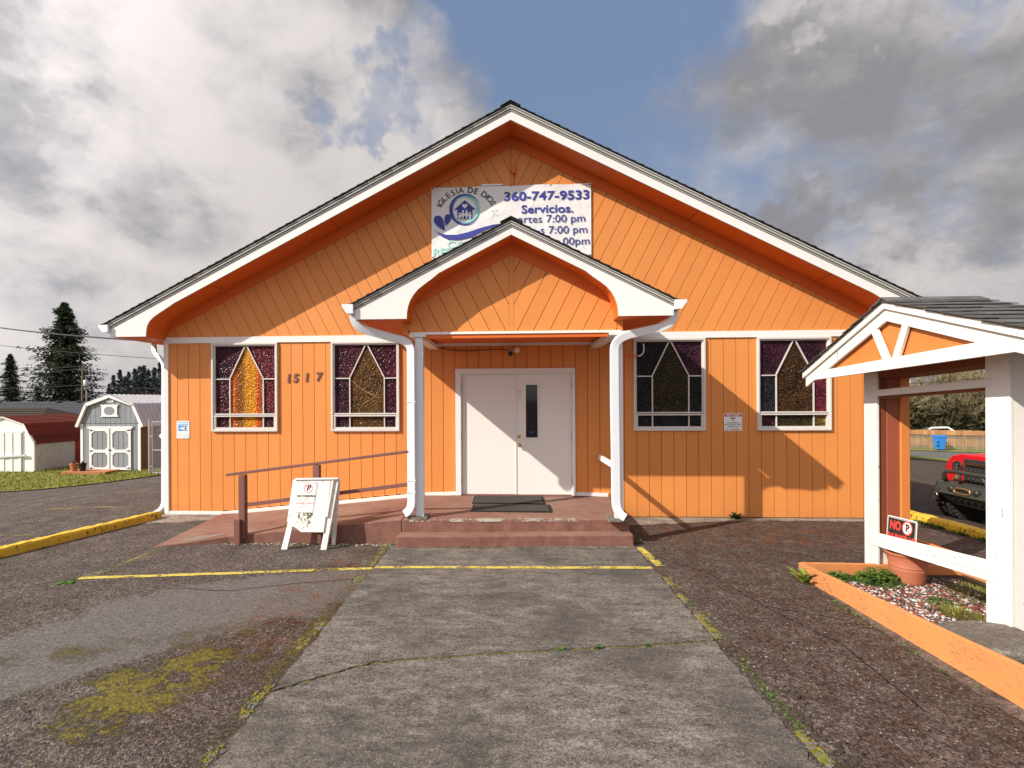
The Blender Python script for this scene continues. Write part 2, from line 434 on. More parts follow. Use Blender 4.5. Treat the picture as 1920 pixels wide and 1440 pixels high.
    chip = n.math('MULTIPLY', chip, n.math('SUBTRACT', 1.0, n.math('MULTIPLY', sm, 0.6)))
    c = n.mix(n.math('MULTIPLY', chip, 0.75), c, n.mix(yr, (0.42, 0.34, 0.28), (0.22, 0.18, 0.15)))
    n.l.new(c, b.inputs['Base Color']); b.inputs['Roughness'].default_value = 0.93
    b.inputs['Specular IOR Level'].default_value = 0.25
    rough_amt = n.math('SUBTRACT', 1.0, n.math('MULTIPLY', sm, 0.75))
    g1 = n.vor(70, flat); g2 = n.vor(160, flat)
    h = n.math('ADD', n.math('MULTIPLY', n.math('MINIMUM', g1, 0.8), -0.55), n.math('MULTIPLY', n.math('MINIMUM', g2, 0.8), -0.35))
    h = n.math('ADD', n.math('MULTIPLY', h, rough_amt), n.math('ADD', n.math('MULTIPLY', med, 1.1), n.math('MULTIPLY', mm, 0.5)))
    n.l.new(n.bump(h, 1.0, 0.012), b.inputs['Normal'])
    return m
M['ground'] = ground_mat()
def concrete(name, a, bcol, stain=(0.03, 0.027, 0.024), sc=1.0, st=0.6, bump=0.6, moss=0.0):
    m, n, b = new_mat(name)
    p = n.pos()
    big = n.noise(0.9*sc, 7, 0.65, p); med = n.noise(5*sc, 8, 0.72, n.scl(p, (0.7, 1.6, 1))); fine = n.noise(90, 4, 0.8, p)
    f = n.math('ADD', n.math('MULTIPLY', med, 0.6), n.math('MULTIPLY', fine, 0.45))
    c = n.ramp(f, [(0.40, a), (0.64, bcol)])
    xg, yg, zg_ = n.xyz(n.vor(150, p, out='Color')); xh, yh, zh = n.xyz(n.vor(60, p, out='Color')); pit = n.sstep(n.noise(30, 7, 0.8, n.scl(p, (1, 1.6, 1))), 0.38, 0.52)
    gg = n.math('MULTIPLY', n.math('ADD', 0.45, n.math('ADD', n.math('MULTIPLY', xg, 0.75), n.math('MULTIPLY', xh, 0.55))), n.math('MULTIPLY_ADD', pit, 0.45, 0.55))
    c = n.mix(1.0, c, n.comb(gg, gg, gg), 'MULTIPLY')
    c = n.mix(n.math('MULTIPLY', n.sstep(big, 0.42, 0.66), st), c, stain)
    vc = n.vor(130, p, out='Color'); xr, yr, zr = n.xyz(vc)
    c = n.mix(n.math('MULTIPLY', n.sstep(xr, 0.93, 0.97), 0.5), c, (0.3, 0.26, 0.21))
    c = n.mix(n.math('MULTIPLY', n.sstep(yr, 0.9, 0.97), 0.6), c, (0.02, 0.018, 0.016))
    if moss:
        c = n.mix(n.math('MULTIPLY', n.sstep(n.noise(3, 8, 0.8, p), 0.55, 0.7), moss), c, (0.12, 0.1, 0.012))
    n.l.new(c, b.inputs['Base Color']); b.inputs['Roughness'].default_value = 0.9
    b.inputs['Specular IOR Level'].default_value = 0.3
    n.l.new(n.bump(n.math('ADD', fine, n.math('MULTIPLY', med, 0.8)), bump, 0.008), b.inputs['Normal'])
    return m
M['path'] = concrete('weathered dark concrete', (0.052, 0.045, 0.038), (0.245, 0.215, 0.185), stain=(0.052, 0.046, 0.042), st=0.7)
M['foot'] = concrete('old footing concrete', (0.16, 0.13, 0.10), (0.38, 0.33, 0.27), st=0.5)
M['stone'] = concrete('grey stone', (0.10, 0.09, 0.075), (0.24, 0.215, 0.18), stain=(0.10, 0.07, 0.04), sc=3)
def redconc():
    m, n, b = new_mat('worn red brown painted concrete')
    p = n.pos(); nrm = n.n.new('ShaderNodeNewGeometry').outputs['Normal']
    med = n.noise(6, 8, 0.7, p); fine = n.noise(70, 4, 0.75, p); big = n.noise(1.6, 6, 0.65, p)
    c = n.ramp(n.math('ADD', n.math('MULTIPLY', med, 0.6), n.math('MULTIPLY', fine, 0.4)), [(0.35, (0.14, 0.058, 0.042)), (0.65, (0.27, 0.125, 0.090))])
    # trodden top surfaces have lost colour
    nx, ny, nz = n.xyz(nrm)
    top = n.sstep(nz, 0.7, 0.95)
    c = n.mix(n.math('MULTIPLY', top, n.math('MULTIPLY', n.sstep(big, 0.35, 0.65), 0.55)), c, (0.30, 0.20, 0.145))
    c = n.mix(n.math('MULTIPLY', n.sstep(n.noise(9, 8, 0.8, p), 0.66, 0.74), 0.55), c, (0.05, 0.035, 0.03))
    c = n.mix(n.math('MULTIPLY', n.sstep(n.noise(13, 8, 0.8, p), 0.70, 0.73), 0.6), c, (0.55, 0.5, 0.42))
    n.l.new(c, b.inputs['Base Color']); b.inputs['Roughness'].default_value = 0.8
    n.l.new(n.bump(n.math('ADD', fine, n.math('MULTIPLY', med, 1.5)), 0.6, 0.008), b.inputs['Normal'])
    return m
M['redconc'] = redconc()
def worn_paint(name, col, cut=0.5, keep=1.0):
    m, n, b = new_mat(name)
    p = n.pos()
    f = n.noise(24, 8, 0.8, p); g2 = n.noise(2.5, 5, 0.6, p)
    a = n.sstep(n.math('ADD', f, n.math('MULTIPLY', n.math('SUBTRACT', g2, 0.5), 0.7)), cut-0.05, cut+0.04)
    c = n.mix(n.noise(60, 3, 0.7, p), tuple(x*0.75 for x in col), tuple(min(1, x*1.15) for x in col))
    n.l.new(c, b.inputs['Base Color']); b.inputs['Roughness'].default_value = 0.75
    n.l.new(n.math('MULTIPLY', a, keep), b.inputs['Alpha'])
    n.l.new(n.bump(f, 0.4, 0.006), b.inputs['Normal'])
    return m
M['line'] = worn_paint('worn yellow line paint', (0.60, 0.48, 0.09), 0.455)
M['line2'] = worn_paint('faded yellow line paint', (0.36, 0.29, 0.09), 0.50, 0.55)
M['kerb'] = paint('yellow kerb paint', (0.68, 0.45, 0.04), rough=0.7, var=0.14, dirt=0.5, dirtcol=(0.22, 0.15, 0.05), bump=0.5, chip=0.72, chipcol=(0.055, 0.045, 0.035))
def green(name, a, bcol, rough=0.6, trans=0.15, objv=True):
    m, n, b = new_mat(name)
    f = n.noise(9, 3, 0.6)
    c = n.ramp(f, [(0.35, a), (0.65, bcol)])
    n.l.new(c, b.inputs['Base Color']); b.inputs['Roughness'].default_value = rough
    b.inputs['Specular IOR Level'].default_value = 0.3
    if trans:
        out = m.node_tree.nodes['Material Output']
        tr = m.node_tree.nodes.new('ShaderNodeBsdfTranslucent'); n.l.new(c, tr.inputs[0])
        mx = m.node_tree.nodes.new('ShaderNodeMixShader'); mx.inputs[0].default_value = trans
        n.l.new(b.outputs[0], mx.inputs[1]); n.l.new(tr.outputs[0], mx.inputs[2]); n.l.new(mx.outputs[0], out.inputs[0])
    return m
M['leaf'] = green('bright weed leaf', (0.05, 0.11, 0.02), (0.15, 0.27, 0.045), trans=0.3)
M['leafy'] = green('yellow green dandelion leaf', (0.14, 0.20, 0.03), (0.30, 0.36, 0.07), trans=0.3)
M['darkleaf'] = green('dark glossy leaf', (0.008, 0.022, 0.008), (0.02, 0.05, 0.015), rough=0.4, trans=0.1)
M['grassblade'] = green('grass blade', (0.15, 0.17, 0.025), (0.34, 0.33, 0.07), trans=0.3)
M['mossgeo'] = green('moss cushion', (0.09, 0.075, 0.008), (0.22, 0.19, 0.02), rough=0.9, trans=0)
M['needle'] = green('fir needles', (0.014, 0.026, 0.012), (0.060, 0.085, 0.035), rough=0.7, trans=0.08)
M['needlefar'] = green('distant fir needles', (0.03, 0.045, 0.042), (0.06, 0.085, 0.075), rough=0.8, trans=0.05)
M['bark'] = paint('bark', (0.09, 0.065, 0.045), rough=0.95, var=0.3, bump=0.5)
M['twig'] = paint('pale lichened twigs', (0.205, 0.165, 0.088), rough=0.9, var=0.35, bump=0.1, objvar=0.2)
M['twigred'] = paint('reddish brown twigs', (0.12, 0.066, 0.045), rough=0.9, var=0.35, bump=0.1, objvar=0.2)
M['brush'] = green('dark evergreen undergrowth', (0.03, 0.028, 0.012), (0.085, 0.072, 0.03), rough=0.85, trans=0.1)
def grassgnd():
    m, n, b = new_mat('mown grass ground')
    p = n.pos(); f = n.noise(3, 7, 0.7, p); g2 = n.noise(40, 4, 0.7, p)
    c = n.ramp(n.math('ADD', n.math('MULTIPLY', f, .7), n.math('MULTIPLY', g2, .35)), [(0.35, (0.16, 0.13, 0.035)), (0.52, (0.18, 0.19, 0.03)), (0.7, (0.30, 0.30, 0.06))])
    n.l.new(c, b.inputs['Base Color']); b.inputs['Roughness'].default_value = 0.95
    n.l.new(n.bump(g2, 0.8, 0.03), b.inputs['Normal'])
    return m
M['grass'] = grassgnd()
def glass_mat(name, cols, centre=None, gloss=0.20):
    m, n, b = new_mat(name)
    p = n.pos(); x, y, z = n.xyz(p)
    v = n.vor(40, n.scl(n.vop('ADD', p, n.scl(n.noise(30, 2, .5, p, color=True), (.02, .02, .02))), (1, 1, 1.3)), feature='SMOOTH_F1')
    f = n.noise(3.2, 4, 0.6, p)
    c = n.ramp(n.math('ADD', n.math('MULTIPLY', f, .6), n.math('MULTIPLY', v, 0.75)), [(0.40, tuple(k*.25 for k in cols[0])), (0.58, cols[0]), (0.85, cols[1])])
    if centre:     # curtain folds and backlight painted into the colour: (x0, x1, stops)
        t = n.math('DIVIDE', n.math('SUBTRACT', x, centre[0]), centre[1]-centre[0])
        t = n.math('ADD', t, n.math('MULTIPLY', n.math('SUBTRACT', n.noise(40, 2, .5, p), .5), .10))
        cc = n.ramp(t, centre[2])
        c = n.mix(1.0, cc, n.ramp(v, [(.1, .35), (.5, 1.0)]), 'MULTIPLY')
    n.l.new(c, b.inputs['Base Color']); b.inputs['Roughness'].default_value = gloss
    b.inputs['Specular IOR Level'].default_value = 0.16
    n.l.new(n.bump(v, 1.0, 0.02), b.inputs['Normal'])
    return m
M['g_purple'] = glass_mat('textured purple glass', ((0.035, 0.007, 0.014), (0.10, 0.018, 0.03)))
M['g_purple_red'] = glass_mat('textured purple glass with red glow', ((0.06, 0.008, 0.014), (0.19, 0.028, 0.038)))
M['g_amber_bright'] = glass_mat('textured amber glass with painted backlight', ((0.2, 0.08, 0.01), (0.5, 0.2, 0.02)),
    (-4.84, -4.29, [(0.0, (0.42, 0.18, 0.02)), (0.12, (0.62, 0.10, 0.015)), (0.2, (0.28, 0.08, 0.012)), (0.36, (0.22, 0.08, 0.008)), (0.5, (0.62, 0.25, 0.012)), (0.78, (0.68, 0.26, 0.012)), (0.86, (0.55, 0.07, 0.01)), (1.0, (0.25, 0.08, 0.01))]))
M['g_brown'] = glass_mat('textured brown glass', ((0.065, 0.030, 0.008), (0.17, 0.075, 0.015)))
M['g_plum'] = glass_mat('textured plum glass', ((0.020, 0.006, 0.014), (0.075, 0.015, 0.03)))
M['g_navy'] = glass_mat('dark glass tinted for blue reflection', ((0.008, 0.008, 0.010), (0.028, 0.025, 0.031)))  # blue reflection put into the base colour
M['g_olive'] = glass_mat('textured dark olive glass', ((0.018, 0.013, 0.006), (0.06, 0.045, 0.014)))
M['g_umber'] = glass_mat('textured umber glass', ((0.028, 0.014, 0.006), (0.09, 0.042, 0.014)))
M['g_magenta'] = glass_mat('textured magenta glass', ((0.07, 0.008, 0.018), (0.20, 0.022, 0.04)))
M['g_ochre'] = glass_mat('textured ochre glass', ((0.10, 0.06, 0.012), (0.26, 0.16, 0.03)))
M['darkglass'] = plain('dark glass', (0.012, 0.013, 0.015), 0.06)
M['brass'] = plain('brass', (0.55, 0.40, 0.14), 0.28, 1.0)
M['black'] = plain('black rubber', (0.022, 0.021, 0.02), 0.85, spec=0.2)
M['gap'] = plain('dark roof edge and gap shade', (0.02, 0.015, 0.011), 0.9, spec=0.1)  # dark shingle edge, and shade between the mouldings painted as a strip
M['shadeband'] = paint('grey shade band under moulding', (0.30, 0.285, 0.26), rough=0.5, var=0.1, dirt=0.3, bump=0.06, gdir='x')  # shadow below the mouldings put into this grey
M['blackmetal'] = plain('black metal', (0.03, 0.03, 0.03), 0.45)
M['galv'] = plain('galvanised steel', (0.50, 0.51, 0.53), 0.42, 0.8)
M['mat'] = paint('dark ribbed mat', (0.075, 0.07, 0.062), rough=0.95, var=0.3, dirt=0.4, dirtcol=(0.17, 0.15, 0.12), bump=0.6)
M['blue'] = plain('blue print', (0.035, 0.045, 0.30), 0.6)
M['navy'] = plain('navy print', (0.012, 0.012, 0.035), 0.6)
M['blue2'] = plain('dark blue outline print', (0.05, 0.055, 0.25), 0.6)
M['teal'] = plain('teal print', (0.22, 0.62, 0.60), 0.6)
M['paleteal'] = plain('pale teal print', (0.42, 0.72, 0.68), 0.6)
M['faint'] = plain('faint grey green print', (0.62, 0.70, 0.68), 0.6)
M['signwhite'] = plain('white sign face', (0.80, 0.79, 0.77), 0.45)
M['signgrey'] = plain('grey print', (0.30, 0.31, 0.31), 0.6)
M['signred'] = plain('red print', (0.52, 0.03, 0.035), 0.5)
M['pinkred'] = plain('faded red print', (0.72, 0.18, 0.16), 0.6)
M['signblue'] = plain('sky blue print', (0.03, 0.27, 0.70), 0.5)
M['signblack'] = plain('black print', (0.02, 0.018, 0.018), 0.5)
M['teracotta'] = paint('terracotta plastic', (0.46, 0.155, 0.085), rough=0.5, var=0.06, grain=False, dirt=0.15, bump=0.05)
M['carred'] = plain('red car paint', (0.55, 0.012, 0.018), 0.16)
M['gunmetal'] = plain('olive black powder coat', (0.045, 0.045, 0.036), 0.5)
M['chrome'] = plain('chrome', (0.75, 0.75, 0.75), 0.12, 1.0)
M['bronze'] = plain('bronze fairlead', (0.42, 0.26, 0.13), 0.35, 0.7)
M['tyre'] = plain('tyre rubber', (0.035, 0.033, 0.030), 0.9, spec=0.2)
M['bin'] = plain('blue bin plastic', (0.03, 0.22, 0.62), 0.4)
M['cedar'] = paint('cedar fence board', (0.38, 0.20, 0.085), rough=0.85, var=0.25, dirt=0.4, dirtcol=(0.16, 0.12, 0.08), bump=0.3, objvar=0.2)
M['greywood'] = paint('grey weathered board', (0.24, 0.20, 0.145), rough=0.9, var=0.25, bump=0.3, objvar=0.2)
M['deckwood'] = paint('orange deck board', (0.42, 0.17, 0.07), rough=0.8, var=0.15, bump=0.3)
M['shedgrey'] = paint('blue grey shed paint', (0.245, 0.265, 0.285), var=0.05, bump=0.12)
M['shedwhite'] = paint('white shed paint', (0.80, 0.80, 0.79), var=0.04, dirt=0.15, bump=0.15, chip=0.15)
M['peelwhite'] = paint('peeling white shed wall', (0.62, 0.62, 0.61), var=0.12, dirt=0.6, dirtcol=(0.30, 0.29, 0.28), bump=0.25, chip=0.7, chipcol=(0.32, 0.31, 0.30))
M['shedbrown'] = paint('red brown shed side', (0.16, 0.085, 0.065), var=0.1, bump=0.1)
M['shedred'] = paint('red shed wall', (0.30, 0.03, 0.02), var=0.1, bump=0.1)
M['tin'] = plain('ribbed tin roof', (0.55, 0.53, 0.56), 0.42, 0.35)
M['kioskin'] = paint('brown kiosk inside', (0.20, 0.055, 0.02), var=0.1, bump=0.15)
M['kioskred'] = paint('red brown kiosk board', (0.33, 0.09, 0.045), var=0.08, bump=0.12)
M['orangeply'] = paint('orange plywood', (0.66, 0.22, 0.055), var=0.07, bump=0.2, gdir='y', dirt=0.1)
M['planterw'] = paint('orange planter board', (0.66, 0.25, 0.08), rough=0.75, var=0.09, bump=0.5, gdir='y', chip=0.76, chipcol=(0.15, 0.10, 0.075), dirt=0.55, dirtcol=(0.40, 0.2, 0.09))
M['pebwhite'] = plain('white pebble', (0.58, 0.55, 0.50), 0.7)
M['pebred'] = plain('red lava rock', (0.22, 0.055, 0.035), 0.9)
M['pebgrey'] = plain('grey pebble', (0.15, 0.14, 0.13), 0.8)
M['soil'] = paint('soil', (0.06, 0.045, 0.032), rough=1.0, var=0.4, bump=0.8)
M['rope'] = plain('white cord', (0.65, 0.6, 0.5), 0.8)
M['polewood'] = paint('pole wood', (0.17, 0.13, 0.095), rough=0.9, var=0.2, bump=0.3)
M['wire'] = plain('black cable', (0.03, 0.03, 0.03), 0.7)
M['housewall'] = paint('pale house wall', (0.42, 0.40, 0.36), var=0.06, bump=0.1)
M['lampglass'] = plain('opal globe', (0.85, 0.80, 0.66), 0.25)
M['road'] = concrete('street asphalt', (0.09, 0.085, 0.08), (0.17, 0.16, 0.15), st=0.15)
def banner_mat():
    m, n, b = new_mat('vinyl banner')
    p = n.pos()
    b.inputs['Base Color'].default_value = (0.78, 0.77, 0.76, 1); b.inputs['Roughness'].default_value = 0.45
    q = n.scl(p, (1.0, 1.0, 1.0))
    f = n.noise(2.6, 3, 0.5, n.vop('ADD', q, n.scl(n.noise(1.5, 2, .5, q, color=True), (.6, .6, .6))))
    n.l.new(n.bump(f, 0.55, 0.06), b.inputs['Normal'])
    return m
M['banner'] = banner_mat()
# ================================================================== GROUND
xs = sorted(set([-3000, -600, -150, -60] + [-40+i*1.0 for i in range(81)] + [6.4+i*0.2 for i in range(12)] + [60, 150, 600, 3000]))
ys = [-3000, -400, -60, -20, 0, 20, 60, 200, 600, 3000]
g = MB(); vs = [(x, y, gz(x)) for y in ys for x in xs]; nx = len(xs)
g.add(vs, [(j*nx+i, j*nx+i+1, (j+1)*nx+i+1, (j+1)*nx+i) for j in range(len(ys)-1) for i in range(nx-1)])
struct(g.build('ground', M['ground'], recalc=False))
rnd = random.Random(5)
def jag(pts, step=0.06, amp=0.010, seed=1):
    r = random.Random(seed); out = []
    for (a, b) in zip(pts[:-1], pts[1:]):
        L = math.dist(a, b); n = max(1, int(L/step))
        for i in range(n):
            t = i/n; out.append((a[0]+(b[0]-a[0])*t+r.uniform(-amp, amp)*0.4, a[1]+(b[1]-a[1])*t+r.uniform(-amp, amp)))
    out.append(pts[-1]); return out
crA = jag([(-1.61, -5.46), (-1.356, -5.26), (-1.03, -5.04), (-.25, -4.885), (.57, -4.747), (1.0, -4.69), (1.61, -4.575)], seed=3)
crB = jag([(-1.61, -4.0), (-.98, -3.86), (-.58, -3.76), (.2, -3.673), (1.61, -3.68)], seed=4)
def edge(x, y0, y1, seed):
    r = random.Random(seed); n = int(abs(y1-y0)/0.07); out = []
    for i in range(1, n):
        out.append((x+r.uniform(-0.014, 0.014)+(0.03*math.copysign(1, -x) if r.random() < 0.05 else 0), y0+(y1-y0)*i/n))
    return out
path = thing('path', None, None, (0, -5, 0)); del path['label']; del path['category']; path['kind'] = 'structure'
def slab(lo, hi, zt, seed):
    pts = list(lo) + edge(1.61, lo[-1][1], hi[-1][1], seed) + list(reversed(hi)) + edge(-1.61, hi[0][1], lo[0][1], seed+1)
    MB().ext(pts, -0.03, zt, 'z').build('slab', M['path'], path, recalc=True)
sh_ = lambda pts, d: [(x, y+d) for x, y in pts]
slab([(-1.61, -14), (1.61, -14)], sh_(crA, -0.012), 0.010, 10)
slab(sh_(crA, 0.012), sh_(crB, -0.004), 0.014, 20)
slab(sh_(crB, 0.004), [(-1.61, -1.60), (1.61, -1.60)], 0.012, 30)
# rocky edge concrete along the wall at right and left
def strip_poly(name, pts, z0, z1, mat, seed=0): return struct(MB().ext(pts, z0, z1, 'z').build(name, mat))
strip_poly('wall_footing_strip', [(1.62, -0.02)] + [(6.1, -0.02)] + jag([(6.1, -.22), (4.0, -.20), (3.0, -.34), (2.2, -.5), (1.62, -.62)], .1, .03, 8), -.03, .006, M['foot'])
strip_poly('wall_footing_strip', jag([(-6.15, -.75), (-5.5, -.62), (-4.95, -.45)], .1, .03, 9) + [(-4.9, -.02), (-6.15, -.02)], -.03, .006, M['foot'])
def line_quad(pts, w, z, mat, name='painted_line'):
    v = []; n = len(pts)
    P = [Vector((p[0], p[1], 0)) for p in pts]
    for i, p in enumerate(P):
        d = (P[min(i+1, n-1)]-P[max(i-1, 0)]).normalized(); s = Vector((-d.y, d.x, 0))*w/2
        v += [(p.x-s.x, p.y-s.y, gz(p.x)+z), (p.x+s.x, p.y+s.y, gz(p.x)+z)]
    f = [(2*i, 2*i+2, 2*i+3, 2*i+1) for i in range(n-1)]
    mb = MB(); mb.add(v, f); return struct(mb.build(name, mat, recalc=False))
def dens(a, b, n=24): return [(a[0]+(b[0]-a[0])*i/n, a[1]+(b[1]-a[1])*i/n) for i in range(n+1)]
line_quad(jag([(-4.79, -3.29), (-1.63, -2.83)], .15, .008, 5), 0.085, 0.005, M['line'])
line_quad(jag([(-1.60, -2.825), (1.60, -2.73)], .15, .006, 6), 0.085, 0.0175, M['line'])
line_quad(jag([(-4.70, -3.24), (-4.62, -2.08)], .15, .01, 7), 0.10, 0.009, M['line2'])
line_quad(jag([(1.66, -1.84), (1.72, -2.62)], .15, .01, 8), 0.10, 0.005, M['line'])
for (a, b) in [((-20, .75), (-6.3, .55)), ((-11.5, -1.2), (-7.0, -1.5)), ((-22, 2.6), (-8, 2.4))]:
    line_quad(dens(a, b), 0.11, 0.006, M['line2'])

crk = plain('crack in the asphalt', (0.012, 0.010, 0.009), 1.0, spec=0.05)
for k, pl in enumerate(([(-6.6, -4.25), (-5.7, -3.9), (-5.0, -3.45), (-4.75, -3.2)], [(1.75, -2.2), (2.2, -2.9), (2.35, -3.8), (2.6, -4.6), (2.55, -5.5)], [(-1.7, -3.2), (-2.3, -3.35), (-2.9, -3.6), (-3.6, -3.55)], [(2.35, -3.8), (2.9, -4.1)])):
    line_quad(jag(pl, .05, .018, 60+k), .009, 0.004, crk, 'asphalt_crack')
# drape a strip over the terrain
def drape(name, quad, nu, nv, dz, mat):
    a, b, c, d = [Vector((p[0], p[1], 0)) for p in quad]; mb = MB(); v = []
    for j in range(nv+1):
        for i in range(nu+1):
            u, t = i/nu, j/nv; p = (a*(1-u)+b*u)*(1-t)+(d*(1-u)+c*u)*t
            v.append((p.x, p.y, gz(p.x)+dz))
    mb.add(v, [(j*(nu+1)+i, j*(nu+1)+i+1, (j+1)*(nu+1)+i+1, (j+1)*(nu+1)+i) for j in range(nv) for i in range(nu)])
    return struct(mb.build(name, mat, recalc=False))
# left grass in front of the sheds
drape('grass_ground', [(-60, 3.4), (-14.2, 4.9), (-14.2, 60), (-60, 60)], 40, 4, .03, M['grass'])
drape('grass_ground', [(-14.2, 4.9), (-9.3, 6.6), (-7.0, 60), (-14.2, 60)], 14, 4, .03, M['grass'])

# ================================================================== STEPS / RAMP
steps = thing('entrance_steps', 'two red brown painted concrete steps leading up to the white doors', 'steps', (0.05, -1.0, 0))
def rough_block(name, pts_bottom, ztop_f, z0, parent, mat, bev=0.018):
    mb = MB(); n = len(pts_bottom)
    v = [(x, y, z0) for x, y in pts_bottom] + [(x, y, ztop_f(x, y)) for x, y in pts_bottom]
    mb.add(v, [tuple(range(n-1, -1, -1)), tuple(range(n, 2*n))] + [(i, (i+1) % n, (i+1) % n+n, i+n) for i in range(n)])
    return mb.build(name, mat, parent, bevel=bev, seg=3)
floorz = lambda x, y: 0.352 + 0.02*(y)/1.6 - 0.008*max(0, x)
LJ = lambda a, b, s: [(x, y) for x, y in jag([a, b], .12, .006, s)]
rough_block('landing', LJ((-1.50, -1.76), (1.585, -1.60), 41) + [(1.60, -.005), (-1.50, -.005)], floorz, -.02, steps, M['redconc'])
rough_block('step_tread', LJ((-1.535, -1.985), (1.60, -1.80), 42) + [(1.588, -1.50), (-1.51, -1.60)], lambda x, y: .158, -.02, steps, M['redconc'])
ramp = thing('concrete_ramp', 'long red brown concrete ramp sloping up beside the orange wall', 'ramp', (-3.2, -1, 0))
rz = lambda x: max(0.012, 0.012+(x+4.72)/(3.20)*0.318)
rp = []
for i in range(9):
    x = -4.72+3.205*i/8; rp.append((x, -1.98+0.24*min(1, i/2.2) if i < 3 else -1.74))
mb = MB(); v = []
top = [(-4.80, -2.06), (-4.35, -1.93), (-3.9, -1.80), (-3.2, -1.77), (-2.4, -1.76), (-1.505, -1.76)]
back = [(-5.0, -.012), (-4.5, -.012), (-3.9, -.012), (-3.2, -.012), (-2.4, -.012), (-1.505, -.012)]
for (x, y) in top: v += [(x, y, -.02), (x, y, rz(x))]
for (x, y) in back: v += [(x, y, -.02), (x, y, rz(x)+.006)]
f = []
for i in range(5):
    a, b = 2*i, 2*i+2; c, d = 12+2*i, 12+2*i+2
    f += [(a, b, b+1, a+1), (a+1, b+1, d+1, c+1), (c, c+1, d+1, d), (a, c, d, b)]
f += [(0, 1, 13, 12), (10, 22, 23, 11)]
mb.add(v, f); mb.build('ramp_slab', M['redconc'], ramp, bevel=.012, seg=2)
# scuffed paler patch at the foot of the ramp
pp = [(-4.62, -1.93), (-4.3, -1.86), (-4.05, -1.66), (-4.12, -1.56), (-4.4, -1.62), (-4.66, -1.78)]
MB().add([(x, y, rz(x)+.005) for x, y in pp], [tuple(range(6))]).build('scuffed_patch', worn_paint('scuffed grey patch', (.38, .37, .33), .50, .7), ramp, recalc=False)
# paint worn off the front edge of the landing
for (xa, xb, cut) in ((-.75, .85, .50), (-1.4, 1.5, .56)):
    yA = -1.76+(xa+1.5)*.052; yB = -1.76+(xb+1.5)*.052; o_ = .0 if cut < .5 else .002
    MB().add([(xa, yA-.004-o_, floorz(xa, yA)-.030), (xb, yB-.004-o_, floorz(xb, yB)-.030), (xb, yB+.004-o_, floorz(xb, yB)+.0035+o_), (xa, yA+.004-o_, floorz(xa, yA)+.0035+o_), (xa, yA+.035, floorz(xa, yA+.03)+.0035+o_), (xb, yB+.035, floorz(xb, yB+.03)+.0035+o_)], [(0, 1, 2, 3), (3, 2, 5, 4)]).build('worn_edge', worn_paint('bare pale concrete edge', (.50, .45, .38), cut, .8), steps, recalc=False)

# ================================================================== CHURCH
church = thing('church_building', 'orange board church with white trim, steep front gable and pillared porch', 'church', (0, 6, 0))
CP = church
BACK = 15.0
S = 0.510
# window openings (x0, x1, z0, z1)
WIN = [(-5.155, -3.997), (-3.065, -1.895), (2.004, 3.168), (3.995, 5.163)]
WZ0, WZ1 = 1.432, 2.948
OPEN = [(a+.015, b-.015, WZ0+.015, WZ1-.015) for a, b in WIN] + [(-.93, 1.03, 0.30, 2.455)]
# backing wall (behind the board joints), with openings as separate pieces
bk = MB()
def wall_cells(x0, x1, z0, z1, opens):
    xsb = sorted(set([x0, x1] + [v for o in opens for v in o[:2] if x0 < v < x1])); out = []
    for a, b in zip(xsb[:-1], xsb[1:]):
        segs = [(z0, z1)]
        for o in opens:
            if o[0] < (a+b)/2 < o[1]:
                ns = []
                for (s, e) in segs:
                    if o[3] <= s or o[2] >= e: ns.append((s, e)); continue
                    if o[2] > s: ns.append((s, o[2]))
                    if o[3] < e: ns.append((o[3], e))
                segs = ns
        for (s, e) in segs: out.append((a, b, s, e))
    return out
for (a, b, s, e) in wall_cells(-6.0, 6.0, 0.02, 3.06, OPEN): bk.box(a, b, .014, .12, s, e)
bk.ext([(-6, 3.06), (6, 3.06), (0, 6.30-.17)], .014, .12, 'y')
bk.build('wall_backing', M['groove'], CP)
# vertical siding boards
pitch = 0.2009; k0 = -5.777
edges = [-5.93] + [k0+pitch*i for i in range(0, 60) if k0+pitch*i < 5.93] + [5.93]
def botz(x):     # bottom of the boards over the ramp and landing
    if x < -4.9: return .045
    if x < -1.5: return rz(x)+.06
    if x < 1.6: return .37
    return .012
for a, b in zip(edges[:-1], edges[1:]):
    m = MB(); x0, x1 = a+.004, b-.004
    zb = max(botz(a), botz(b)) if b < 1.6 else botz(b)
    if a < 1.6 < b: zb = .012
    for (p, q, s, e) in wall_cells(x0, x1, zb, 3.02, OPEN):
        if s > 2.7: continue      # hidden behind the belt trim over a window
        m.box(p, q, -.004, .016, s, e)
    if m.v: m.build('siding_board', M['orange'], CP)
